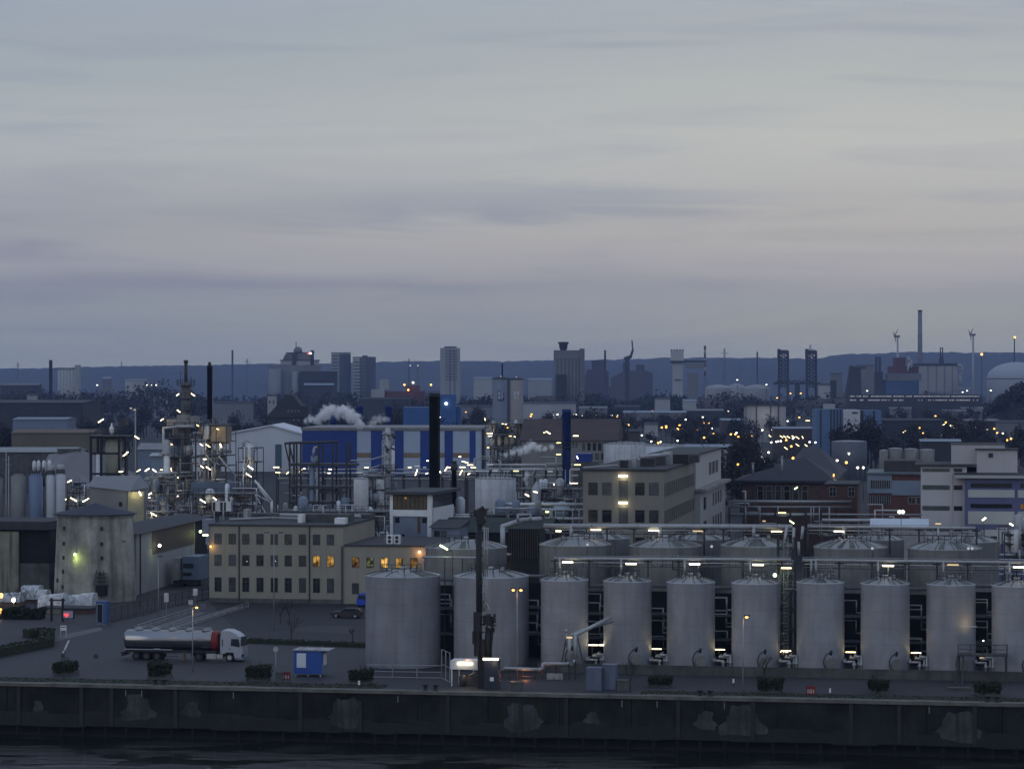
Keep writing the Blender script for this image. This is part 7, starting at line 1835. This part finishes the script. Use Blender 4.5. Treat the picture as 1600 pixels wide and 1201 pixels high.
# silo block with mushroom head
t, x, z, s = far("grain_silo", "dark ribbed silo block with a mushroom shaped head house", "silo", 2400, 889)
b = MB()
for k in range(8): b.cyl(x(868.5+5.9*k), 4, 0, z(550), 3.3*s, 14)
part("silo_row", b, F_grey, t)
part("upper_block", MB().box(x(865.5), 2, z(560), x(911), 18, z(547)), F_grey, t); part("stair_tower", MB().box(x(906), 0, 0, x(913.5), 16, z(544.5)), F_grey, t)
part("head_house", MB().rev([(4*s, z(548)), (6.4*s, z(543.5)), (6.8*s, z(537)), (8.6*s, z(536.5)), (8.6*s, z(534)), (.1, z(533.6))], 20, (x(880.5), 8)), F_dark, t)
b = MB(); b.box(x(869), -2, 0, x(884), 2, z(585)); part("lower_house", b, F_dark, t)
# dark brown works
t, x, z, s = far("brown_works", "dark brown stepped works right of the mushroom silo", "factory", 4100, 933)
part("tall_block", MB().box(x(925), 2, 0, x(944), 20, z(564)), F_brown, t); part("low_block", MB().prism([(x(913), 0), (x(952), 0), (x(951), z(580)), (x(918), z(577)), (x(914), z(588))], 0, 22), F_brown, t); part("roof_line", MB().box(x(924.5), 1.8, z(564), x(944.5), 20.2, z(563.2)), F_dark, t)
t, x, z, s = far("purple_brown_hall", "large purple brown windowless hall with a square tower", "factory", 4000, 988)
part("hall", MB().prism([(x(955), 0), (x(1020), 0), (x(1020), z(583)), (x(1008), z(578)), (x(975), z(580)), (x(955), z(590))], 0, 25), mat("far_purple", (.07, .060, .066), rough=.95, var=.2, scale=.03), t)
part("tower", MB().box(x(994.5), 3, z(582), x(1007), 18, z(569.5)), F_brown, t); part("annex", MB().box(x(950), -8, 0, x(990), -.1, z(604)), F_brown, t); part("tower", MB().box(x(974), 2, 0, x(984), 14, z(566)), F_dark, t)
# high rises
t, x, z, s = far("high_rise", "pale free standing high rise block with a dark roof house", "high rise", 3000, 705, R(28))
w = 27*s/ (math.cos(R(28))+.5*math.sin(R(28)))
part("wall", MB().box(-w*.6, -w*.3, 0, w*.5, w*.4, z(543.5)), F_pale, t); part("roof_house", MB().box(-w*.35, -w*.2, z(543.5), w*.3, w*.3, z(541.3)), F_dark, t)
b = MB()
for k in range(2): b.box(-w*.28+k*w*.32, -w*.3-.2, 8, -w*.18+k*w*.32, -w*.3-.01, z(546))
part("balcony_strip", b, F_grey, t)
part("balcony_strip", MB().box(w*.5+.01, -w*.22, 8, w*.5+.2, w*.3, z(546)), F_grey, t)
winrows(t, x, z, 691, 712, [548+4.5*k for k in range(11)], 7, 1.4, 1.5, F_win, -w*.3-.25)
for (pxc, hw, yt, lab, rz) in ((533, 14.5, 551, "high rise with a bright left face and a right face coloured as shaded, left of a pair", 38), (570.5, 17.5, 558, "broad high rise of pale and shade coloured slabs, right of a pair", 12)):
    t, x, z, s = far("high_rise", lab, "high rise", 3100, pxc, R(-rz)); ww = hw*s*1.28
    part("wall", MB().box(-ww*.8, -ww*.35, 0, ww*.62, ww*.5, z(yt)), F_pale if hw < 15 else F_grey, t); part("shaded_face", MB().box(ww*.12, -ww*.35-.3, 0, ww*.62+.3, ww*.5, z(yt+(2 if hw < 15 else 0))), mat("far_slab_shade", (.075, .085, .11), rough=.9, var=.1), t)  # the darker face has the shade of its side put into the colour
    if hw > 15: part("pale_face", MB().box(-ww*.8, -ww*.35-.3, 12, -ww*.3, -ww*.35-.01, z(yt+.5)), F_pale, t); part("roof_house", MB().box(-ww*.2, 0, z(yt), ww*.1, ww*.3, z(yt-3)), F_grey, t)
    winrows(t, x, z, 0, 1, [], 1, 1, 1)
    for zz in range(12, int(z(yt))-3, 4): part("window_row", MB().box(-ww*.72, -ww*.35-.45, zz, ww*.02, -ww*.35-.32, zz+1.4), F_win, t)
    part("roof", MB().box(-ww*.82, -ww*.37, z(yt), ww*.64, ww*.52, z(yt-.6)), F_dark, t)
# cement-like works on the left skyline
t, x, z, s = far("hill_works", "stepped pale works with a small dome and a red lamp on the left skyline", "factory", 3000, 460)
part("top_block", MB().box(x(447), 6, z(562), x(487), 26, z(551.5)), F_grey, t); part("mid_block", MB().box(x(438), 3, z(570), x(496), 28, z(562)), F_pale, t)
part("roof", MB().box(x(445.5), 5.5, z(551.5), x(489), 26.5, z(550.3)).box(x(436.5), 2.5, z(563.2), x(497), 28.5, z(562)), F_dark, t)
part("left_step", MB().prism([(x(437), z(571)), (x(449), z(571)), (x(449), z(553)), (x(445), z(553))], 5, 24), F_grey, t)
part("dome", MB().rev([(7*s, z(551)), (7*s, z(547)), (5.4*s, z(543.5)), (2*s, z(541.5)), (.1, z(541))], 18, (x(464), 14)), F_grey, t)
part("flag_pole", MB().cyl(x(461), 14, z(542), z(533.5), .45, 6), F_dark, t)
part("slot_tower", MB().box(x(456), 2, z(572), x(462.5), 6, z(550.5)), F_dark, t); part("lift_tower", MB().box(x(485), 1, z(576), x(490), 6, z(547)), F_dark, t)
part("lower_block", MB().box(x(419), 0, 0, x(498), 30, z(570.5)), F_grey, t); part("dark_hall", MB().box(x(470), -6, 0, x(527), -.2, z(580)), F_dark, t)
part("front_silo", MB().cyl(x(430), -4, 0, z(576), 10*s, 20).cyl(x(461), -4, 0, z(580), 5*s, 16), mat("far_silo", (.20, .215, .24), rough=.9, var=.15, scale=.03), t)
part("warning_lamp", MB().ball((x(485.3), .5, z(552)), 1.0), E_wht, t); part("warning_lamp", MB().ball((x(482), .5, z(552.3)), .8), E_red, t)
t, x, z, s = far("pale_silo_block", "pale ribbed silo block on the far left skyline", "silo", 2900, 106)
b = MB()
for k in range(6): b.cyl(x(92+5*k), 3, 0, z(576), 2.9*s, 12)
part("silo_row", b, F_pale, t); part("end_tower", MB().box(x(117), 0, 0, x(123.5), 12, z(570)), F_pale, t); part("top_band", MB().box(x(83), 1, z(577.5), x(120), 11, z(574.5)), F_grey, t)
# sign silos
def sign_silo(pxa, pxb, yt, m, txts, size, lab, band=None):
    D = 1700; t, x, z, s = far("sign_silo", lab, "silo", D, (pxa+pxb)/2)
    b = MB(); hw = (pxb-pxa)/2*s; b.rev([(hw, 0), (hw, z(yt))], 8, (0, hw), 0, False); part("shell", b, m, t)
    part("roof", MB().rev([(hw*1.03, z(yt)), (hw*1.03, z(yt)+.8), (hw*.4, z(yt)+1.6)], 8, (0, hw), 0, False), F_dark, t)
    yb = hw-hw*math.cos(R(22.5))
    if band: part("sign_panel", MB().box(-hw*.37, yb-.5, z(626), hw*.37, yb-.1, z(610)), band, t)
    for k, tx in enumerate(txts): text("lettering", tx, size, t, (0, yb-.6, z(614.2+6.5*k if len(txts) > 1 else 618)), M_white, extrude=.08)
    part("lamp", MB().ball((0, hw, z(yt)+2), .4), E_off, t)
sign_silo(769.5, 795.5, 592.5, mat("sign_silo_blue", (.17, .20, .26), rough=.8, var=.1, scale=.1), ["67", "67"], 3.6, "blue grey sign silo with white figures on a navy panel", mat("navy_panel", (.035, .05, .12), rough=.7))
sign_silo(795.5, 818, 593.5, mat("sign_silo_beige", (.27, .255, .25), rough=.8, var=.1, scale=.1), ["AB", "ES"], 3.2, "beige sign silo with small stacked white lettering")
# dark pitched house
t, x, z, s = far("steep_roofed_house", "black steep roofed house with faint pale windows, left of the steam", "house", 1250, 450)
part("wall", MB().box(x(418), 0, 0, x(478), 22, z(650)), F_dark, t); part("roof", MB().prism([(x(415), z(652)), (x(482), z(652)), (x(482), z(634)), (x(470), z(634)), (x(457), z(617)), (x(447), z(617)), (x(430), z(636))], -.6, 22.6), F_dark, t)
for r, n, a, c in ((642, 4, 448, 470), (656, 2, 456, 470)): winrows(t, x, z, a, c, [r], n, 1.0, 1.1, F_grey, -.75)
t, x, z, s = far("pale_sign_tower", "small pale cube tower left of the steep roofed house", "tower", 1350, 424); part("body", MB().box(x(418), 0, 0, x(431), 5, z(619)), F_pale, t)
for px in (421.5, 427.5): part("opening", MB().box(x(px-1), -.15, z(630), x(px+1), -.01, z(626)), F_dark, t)
# brown-red plant in the centre, its reddish lighting put into the block colour
t, x, z, s = far("red_lit_plant", "reddish plant with orange lamps left of the pale high rise", "factory", 2400, 630)
part("block", MB().box(x(602), 0, 0, x(664), 16, z(611)).box(x(634), 3, z(611), x(655), 14, z(602)), F_red, t); part("pale_block", MB().box(x(580), -3, 0, x(601), 12, z(608)).box(x(593), 0, z(608), x(607), 10, z(592)), F_pale, t)
for px, py, m in ((638, 609, E_sod), (645.5, 597.5, E_wht), (632, 601, E_sod), (641, 571, E_off), (653, 571, E_off), (673.5, 601, E_sod)): part("lamp", MB().ball((x(px), -1, z(py)), .85), m, t)
# oil tanks, pale
for a, c, yt, ap, D, lab in ((1103, 1144, 606, 600.3, 3100, "low white oil tank left of three under the hills"), (1138, 1166, 605, 598.5, 3300, "low white oil tank in the middle of three, half hidden"), (1163, 1205, 606.5, 600.3, 3100, "low white oil tank right of three, beside a green lamp")):
    plain_tank(a, c, yt, ap, D, lab, F_pale, False, "low white oil tanks under the hills")
# lit flat building, blue building
t, x, z, s = far("bright_shed", "bright pale shed lit from the yard, left of the blue striped building", "shed", 1500, 1197)
part("wall", MB().box(x(1167), 0, 0, x(1228), 20, z(634)), F_pale, t); part("roof", MB().box(x(1163), -1, z(634), x(1229), 21, z(632)), F_dark, t)
for px in (1182, 1204, 1216): part("post", MB().box(x(px)-.25, -.5, 0, x(px)+.25, -.05, z(634)), F_dark, t)
glow(t, (x(1195), -8, z(650)), 900, (1, .92, .9), 1)
t, x, z, s = far("blue_striped_building", "blue and white building with dark vertical stripes beyond the lamp field", "building", 1150, 1328)
part("blue_block", MB().box(x(1277), 2, 0, x(1318), 20, z(639)), mat("mid_blue_wall", (.085, .14, .26), rough=.7, var=.1), t); part("white_block", MB().box(x(1318), 0, 0, x(1344), 18, z(640)), mat("mid_white_wall", (.42, .44, .47), rough=.7, var=.06), t); part("blue_block", MB().box(x(1344.5), 2, 0, x(1378), 20, z(641)), mat("mid_blue_wall", (.085, .14, .26), rough=.7, var=.1), t)
b = MB()
for px in (1282, 1298, 1303, 1308, 1313): b.box(x(px), 1.8, 0, x(px+2.2), 2-.005, z(639.5))
b.box(x(1345), 1.8, 0, x(1350), 1.995, z(641)).box(x(1365), 1.8, 0, x(1368), 1.995, z(641)); part("dark_stripe", b, F_dark, t)
part("sign_slot", MB().box(x(1331), -.2, z(646), x(1340), -.01, z(643.5)), F_dark, t); part("roof_box", MB().box(x(1290), 5, z(639), x(1307), 10, z(631)), F_pale, t)
t, x, z, s = far("long_row_building", "long dark building with two rows of pale dashes like windows, below the power works", "building", 2200, 1430)
part("wall", MB().box(x(1326), 0, 0, x(1532), 14, z(616)), F_dark, t)
rg = random.Random(8)
for r in (619, 625):
    b = MB(); px = 1328
    while px < 1530:
        w = rg.choice((1.2, 1.2, 1.6, 3.0)); 
        if rg.random() < .8 and not (1412 < px < 1432 and r > 620): b.box(x(px), -.25, z(r)-.5, x(px+w), -.02, z(r)+.6)
        px += w+.9
    part("window_row", b, emit("row_window", (.78, .8, .9), .32), t)["kind"] = "stuff"
for k in range(2):
    pass
# low buildings of the middle distance, each in its own place
LOW = [(815, 900, 629, 1500, 8, F_pale, "long pale low warehouse behind the blue ringed stack"), (905, 948, 636, 1600, 7, F_grey, "low grey warehouse right of the blue ringed stack's top"), (975, 1072, 643, 1350, 8, F_grey, "long grey shed with a row of white lamps in front"), (962, 1000, 634, 1750, 6, F_dark, "dark shed behind the long grey lamp shed"), (1010, 1028, 661, 1150, 6, F_pale, "small pale hut between two orange lamps"), (1072, 1130, 640, 1700, 8, F_dark, "dark flat shed left of the bright pale shed"), (1390, 1424, 637, 1400, 8, F_grey, "grey shed right of the blue striped building"), (1475, 1535, 641, 1250, 9, F_grey, "pale grey shed under the right lamp row"), (1503, 1576, 637, 1500, 8, F_red, "dull red long shed near the right edge"), (1512, 1562, 656, 900, 10, F_dark, "dark shed below the right lamp row"), (1560, 1625, 658, 850, 9, F_grey, "grey shed cut by the right edge below the lamps"), (1070, 1145, 697, 900, 9, F_dark, "flat dark shed with a pale roof edge right of the beige block"), (1075, 1135, 706, 860, 5, F_pale, "pale low canopy with small lamps right of the beige block"), (1440, 1500, 688, 950, 7, F_dark, "dark store above the red brick wing"), (640, 700, 640, 1600, 6, F_grey, "grey shed left of the thick black stack"), (700, 770, 634, 1750, 6, F_grey, "pale low shed right of the thick black stack"), (330, 395, 628, 2000, 5, F_grey, "faint pale shed behind the tall black chimney"), (240, 262, 617, 2600, 5, F_pale, "small pale shed left of the column, far away"), (42, 56, 616, 2200, 4, F_pale, "tiny pink white box among the left trees"), (195, 230, 593, 3200, 9, F_pale, "far pale block cluster left of the column"), (160, 172, 590, 3300, 9, F_grey, "far grey block among the left trees"), (475, 520, 600, 2700, 8, F_dark, "dark long hall under the left high rises"), (740, 768, 590, 3000, 6, F_pale, "far pale low row right of the pale high rise"), (826, 862, 592, 3100, 7, F_pale, "far pale housing row left of the mushroom silo"), (1280, 1300, 600, 2600, 6, F_pale, "pale low building right of the lift bridge"), (1128, 1160, 655, 1300, 6, F_brown, "brown shed behind the orange twin lamps"), (1210, 1275, 668, 1050, 5, F_brown, "brown low shed in the lamp field"), (1380, 1470, 655, 1150, 7, F_dark, "long dark shed behind the right lamp row"), (940, 1000, 672, 1000, 7, F_brown, "brown shed behind the wide grey tanks"), (0, 60, 600, 2700, 8, F_dark, "dark hall at the far left"), (560, 640, 622, 2000, 6, F_dark, "dark hall left of the red lit plant"), (1025, 1047, 622, 2000, 6, F_pale, "pale house at the foot of the white shaft tower"), (1068, 1088, 625, 1950, 5, F_pale, "small pale house right of the white shaft tower's foot")]
for a, c, yt, D, dep, m, lab in LOW:
    if yt > 621: D = min(2250, 80000/(yt-CY))
    t, x, z, s = far("low_shed", lab, "shed", D, (a+c)/2, rnd.uniform(-.12, .05)); W = (c-a)*s
    part("wall", MB().box(-W/2, 0, 0, W/2, dep*2, z(yt+1.5)), m, t)
    rr = rnd.choice((0, 1)); h = z(yt)-z(yt+1.5)
    part("roof", MB().prismx([(-.6, z(yt+1.5)), (dep*2+.6, z(yt+1.5)), (dep, z(yt+1.5)+max(.8, h*2))], -W/2-.5, W/2+.5), rnd.choice((F_grey, F_dark, F_dark, M_slate)), t)
    if W > 14:
        n = max(2, int(W/6))
        for k in range(min(n, 10)): part("window", MB().box(-W/2+W*(k+.3)/n, -.12, 2.2, -W/2+W*(k+.6)/n, -.01, 3.8), F_win, t)
# houses of the far district: nothing in the photo tells them apart
def house_proto():
    t = thing("far_house", "tiny dim house among the trees of the far district", "house", (0, 3000, 0), 0, "tiny houses of the far district")
    part("wall", MB().box(-6, -4, 0, 6, 4, 7), F_grey, t); part("roof", MB().prismx([(-4.6, 7), (4.6, 7), (0, 11)], -6.4, 6.4), F_brown, t)
    return t
h0 = house_proto(); first = True
rg = random.Random(77)
for k in range(110):
    px, D = rg.uniform(-40, 1640), rg.uniform(2300, 4800)
    loc = (X(px, D), D, rg.uniform(0, max(0, (D-3800)*.012)))
    if first: h0.location = loc; first = False
    else:
        c = dup(h0, loc, rg.uniform(-.8, .8)); f = rg.uniform(.7, 1.8); c.scale = (f*rg.uniform(.8, 1.8), f, f*rg.uniform(.7, 1.3))

# ------------------------------------------------------------------ trees
def crown_mesh(seed, h, r, n, leafy=.9, upright=1.0):
    rg = random.Random(seed); b = MB(); lobes = [(rg.uniform(-.5, .5)*r, rg.uniform(-.5, .5)*r, h*rg.uniform(.42, .85), r*rg.uniform(.35, .62)) for _ in range(9)]
    for k in range(n):
        lx, ly, lz, lr = rg.choice(lobes); d = Vector((rg.gauss(0, 1), rg.gauss(0, 1), rg.gauss(0, 1))); d.normalize(); d *= lr*rg.random()**.45; d.z *= 1.15*upright
        p = Vector((lx, ly, lz))+d; q = rg.uniform(.25, .75)*leafy
        a = Vector((rg.uniform(-1,1), rg.uniform(-1,1), rg.uniform(-1,1))).normalized()*q; c = a.cross(Vector((rg.uniform(-1,1), rg.uniform(-1,1), rg.uniform(-1,1))).normalized())*rg.uniform(.5, 1)
        b.add([p-a, p-c, p+a, p+c], [(0,1,2,3)])
    return b
def tree_proto(seed, h, r, m, name, lab, group):
    t = thing(name, lab, "tree", (0, 900, 0), 0, group); rg = random.Random(seed); b = MB()
    b.tube((0, 0, -.3), (0, 0, h*.55), .34, 7, r2=.18)
    for k in range(7):
        a = rg.uniform(0, 6.28); z0 = h*rg.uniform(.28, .52); b.tube((0, 0, z0), (math.cos(a)*r*.55, math.sin(a)*r*.55, z0+h*rg.uniform(.15, .32)), .15, 5, r2=.05)
    part("trunk", b, M_bark, t); part("crown", crown_mesh(seed, h, r, 520), m, t); return t
TL = "bare dark tree among the trees between the sheds of the middle distance"; TG = "trees between the middle distance sheds"
protos = [tree_proto(1, 13, 5.2, M_twig, "dark_tree", TL, TG), tree_proto(2, 15, 4.6, M_twig, "dark_tree", TL, TG), tree_proto(3, 11, 5.5, M_twig2, "dark_tree", TL, TG), tree_proto(4, 17, 5.5, M_twig, "dark_tree", TL, TG)]
spots = []
rg = random.Random(21)
def clump(a, c, D0, D1, n):
    for _ in range(n): spots.append((rg.uniform(a, c), rg.uniform(D0, D1)))
clump(-20, 140, 1450, 1900, 22); clump(130, 300, 1100, 1900, 42); clump(300, 480, 1100, 1700, 26); clump(480, 700, 1250, 1750, 32); clump(700, 860, 1300, 1800, 16); clump(880, 1080, 1500, 1950, 30); clump(1060, 1200, 1300, 1900, 26); clump(1190, 1300, 1450, 1800, 10); clump(1360, 1600, 1500, 2100, 26); clump(1080, 1200, 700, 1000, 20); clump(880, 1300, 1050, 1500, 22); clump(1300, 1640, 900, 1400, 40); clump(700, 900, 1050, 1350, 16); clump(1120, 1180, 600, 800, 6); clump(1330, 1560, 950, 1150, 14); clump(-10, 20, 1050, 1150, 5)
for i, (px, D) in enumerate(spots):
    loc = (X(px, D), D, 0); p = protos[i % 4]
    if i < 4: p.location = loc; p.scale = (1.1,)*3
    else:
        c = dup(p, loc, rg.uniform(0, 6.28)); f = rg.uniform(.7, 1.3); c.scale = (f, f, f*rg.uniform(.85, 1.15))
def wood(name, a, c, D0, D1, n, h0, h1, m, seed, prof=None, base=0):
    rg = random.Random(seed); b = MB()
    for _ in range(n):
        px, D = rg.uniform(a, c), rg.uniform(D0, D1); h = rg.uniform(h0, h1)*(prof(px) if prof else 1); r = h*rg.uniform(.26, .4); o = Vector((X(px, D), D, base*(prof(px) if prof else 1)))
        for k in range(46):
            d = Vector((rg.gauss(0, 1), rg.gauss(0, 1), rg.gauss(0, 1))).normalized()*rg.random()**.4; p = o+Vector((d.x*r, d.y*r, h*.56+d.z*h*.44)); q = rg.uniform(.7, 1.9)
            a_ = Vector((rg.uniform(-1,1), rg.uniform(-1,1), rg.uniform(-1,1))).normalized()*q; c_ = a_.cross(Vector((rg.uniform(-1,1), rg.uniform(-1,1), rg.uniform(-1,1))).normalized())
            b.add([p-a_, p-c_, p+a_, p+c_], [(0,1,2,3)])
    return struct(name, b, m, "stuff")
wood("far_woodland", -350, 480, 2300, 2900, 640, 18, 26, M_twig, 5, lambda px: 1+.25*math.sin(px*.03)+(.35 if 110 < px < 260 else 0))
wood("far_woodland", 480, 1100, 2300, 2850, 460, 17, 25, M_twig2, 6, lambda px: 1+.2*math.sin(px*.05))
wood("far_woodland", 1060, 1950, 2300, 2800, 620, 16, 24, M_twig, 7, lambda px: 1+.2*math.sin(px*.04))
wood("far_woodland", -350, 1950, 3400, 5200, 700, 11, 18, M_twig2, 8)
b = MB(); n = 24; vs = []; D = 1900
for j in range(9):
    for i in range(n+1):
        px = 1520+130*i/n; f = min(1, max(0, (px-1525)/60)); g = math.sin(math.pi*j/8); vs.append((X(px, D), D-70+j*20, -1+22*f*f*(3-2*f)*g+rnd.uniform(-.6, .6)))
b.add(vs, [(j*(n+1)+i, j*(n+1)+i+1, (j+1)*(n+1)+i+1, (j+1)*(n+1)+i) for j in range(8) for i in range(n)]); struct("wooded_mound", b, mat("mound_earth", (.03, .033, .026), rough=1, var=.4, scale=.05))
wood("mound_woodland", 1545, 1660, 1850, 1960, 120, 10, 17, M_twig, 9, lambda px: .45+.6*min(1, max(0, (px-1535)/60)), 19)

# ------------------------------------------------------------------ yard and street lamps of the middle distance
def lamp_proto(name, lab, m, group, r, pole_h):
    t = thing(name, lab, "street lamp", (0, 1000, 0), 0, group)
    part("pole", MB().cyl(0, 0, 0, pole_h, .12, 6), M_dsteel, t); part("lamp_head", MB().box(-.55, -.45, pole_h-.02, .55, .45, pole_h+.1), M_dsteel, t)
    part("lens", MB().ball((0, -.1, pole_h-.2), r, n=10, k=6, sz=.8), m, t); return t
HP = 10.0
LW = lamp_proto("yard_lamp_post", "lit white lamp post in the lamp field of the freight yard", E_wht, "white lamp posts of the freight yard", .42, HP)
LO = lamp_proto("sodium_lamp_post", "lit orange lamp post in the lamp field of the freight yard", E_sod, "orange lamp posts of the freight yard", .5, HP)
WH = [(864, 648), (871, 647), (897, 647), (900, 647), (925, 648), (930, 648), (956, 648.5), (965, 648), (981, 649), (1019, 648), (1032, 647.5), (1041, 648), (1069, 648), (1126, 647), (954, 653), (1076, 705), (1096, 705), (1129, 701), (1148, 703), (1167, 705), (1188, 706), (1201, 705.5), (1220, 688), (1104, 687.5), (1107, 687.5), (1139, 658), (1152, 658.5), (1191, 671), (1282, 711), (1292, 715), (1308, 718), (1340, 729), (1349, 729), (1265, 689.5), (1274, 690), (1274, 678), (1283, 679), (1283.5, 678.5),
      (1439, 662.5), (1486, 665), (1491, 668), (1540, 645.5), (1560, 646), (1591, 644.5), (1580, 665.5), (1470, 678), (1567, 676), (1548, 609.5), (1355, 610), (1504, 612), (1511, 610), (1197.5, 600.5), (1152, 593), (676, 651), (688, 651), (702, 653), (712, 652), (152, 601), (230, 601), (236, 601), (244, 601), (1205, 690), (1213, 689), (1239, 684)]
OR = [(949, 660), (982, 663), (1034, 667), (1041, 667), (1059, 669), (1066, 669), (1083, 671), (1090, 671), (1100, 660), (1107, 660), (1115, 676), (1142, 677.5), (1149, 677.5), (1166, 680.5), (1174, 680.5), (1303, 744), (1311, 741), (1245, 631), (1214, 621), (1235, 614), (1251, 614)]
def place_lamps(lst, proto, fz):
    first = True
    for px, py in lst:
        D = (H-HP)*FX/(py-CY) if py > 625 else 2400.0
        D = min(D, 2400.0)
        zz = Z(py, D)-HP
        loc = (X(px, D), D, zz if py <= 640 else 0.0)
        c = proto if first else dup(proto, loc)
        c.location = loc; first = False
        f = max(.8, min(1.7, D/1100*fz)); c.scale = (f, f, 1.0)
rg = random.Random(99)
for _ in range(46): OR.append((rg.uniform(880, 1330), 640+rg.uniform(0, 1)**.8*85))
for _ in range(20): OR.append((rg.uniform(1380, 1600), rg.uniform(645, 690)))
for _ in range(14): OR.append((rg.uniform(640, 860), rg.uniform(640, 668)))
for _ in range(30): WH.append((rg.uniform(900, 1330), rg.uniform(640, 725)))
place_lamps(WH, LW, .85); place_lamps(OR, LO, .85)
LT = [(1203, 681, 35, 5.5), (1215, 681, 35, 6), (1221, 682, 35, 7), (1226, 682, 35, 7), (1232, 682.5, 35, 7), (1239.5, 682, 35, 7), (1246, 683.5, 35, 8), (1254, 683, 65, 5), (1228, 700, 38, 8), (1246, 695, 35, 8), (1260, 696, 35, 8), (1242, 678.5, 30, 7), (1293.5, 670.5, -30, 10), (1303.5, 671.5, 35, 6), (1311, 671.5, -30, 8), (1324.5, 670.5, -25, 8), (1352, 673.5, 40, 6), (1356, 671, 0, 8), (1413, 674, -35, 7), (1262, 657, 0, 8), (1467, 663, 30, 5), (1475, 663, -30, 6), (1487, 664.5, 0, 8), (1500, 666, -15, 7), (1516, 666.5, 0, 9), (1524, 668, 0, 8), (1534, 670.5, 0, 6), (1543, 671, -15, 6), (1490, 677, 60, 5), (1495, 677, -60, 4), (1138, 618, 0, 2), (1361, 657, 25, 4), (1139, 657.5, -30, 4), (1152, 658.5, -40, 5), (1207, 671.5, 0, 4)]
LTL = "slanted bright lamp tube on a post in the lamp field beyond the brick hall"
tp = thing("tube_lamp_post", LTL, "street lamp", (0, 1000, 0), 0, "slanted tube lamps of the lamp field")
part("pole", MB().cyl(0, .3, 0, HP, .1, 6), M_dsteel, tp); part("tube", MB().box(-.5, -.13, HP-.13, .5, .13, HP+.13), emit("field_tube", (1, .80, .40), 5), tp)
for i, (px, py, tl, L) in enumerate(LT):
    D = min(2300.0, (H-HP)*FX/(py-CY)); c = tp if i == 0 else dup(tp, (0, 0, 0)); c.location = (X(px, D), D, 0)
    tu = [o for o in c.children if o.name.startswith("tube")][0]; Lm = L*S(D)
    tu.rotation_euler = (0, R(tl), 0); tu.scale = (Lm*.78, .8*D/900, .75*D/900)
    # the tube turns about its own middle
    v = Vector((0, 0, HP)); M = Matrix.Rotation(R(tl), 3, 'Y'); tu.location = v - M @ Vector((0, 0, HP*.75*D/900))

# ------------------------------------------------------------------ air between here and the hills
def haze():
    b = MB(); b.box(-6500, -700, -8.2, 6500, 12500, 215)
    m = bpy.data.materials.new("evening_haze"); m.use_nodes = True; nt = m.node_tree; N, L = nt.nodes, nt.links
    N.remove(N["Principled BSDF"]); v = N.new("ShaderNodeVolumePrincipled")
    v.inputs["Color"].default_value = HAZE_COL; v.inputs["Density"].default_value = HAZE_DENS; v.inputs["Anisotropy"].default_value = .2
    L.new(v.outputs[0], N["Material Output"].inputs["Volume"])
    struct("haze", b, m, "stuff")
HAZE_DENS = .00006
HAZE_COL = (.40, .55, 1.0, 1)
haze()
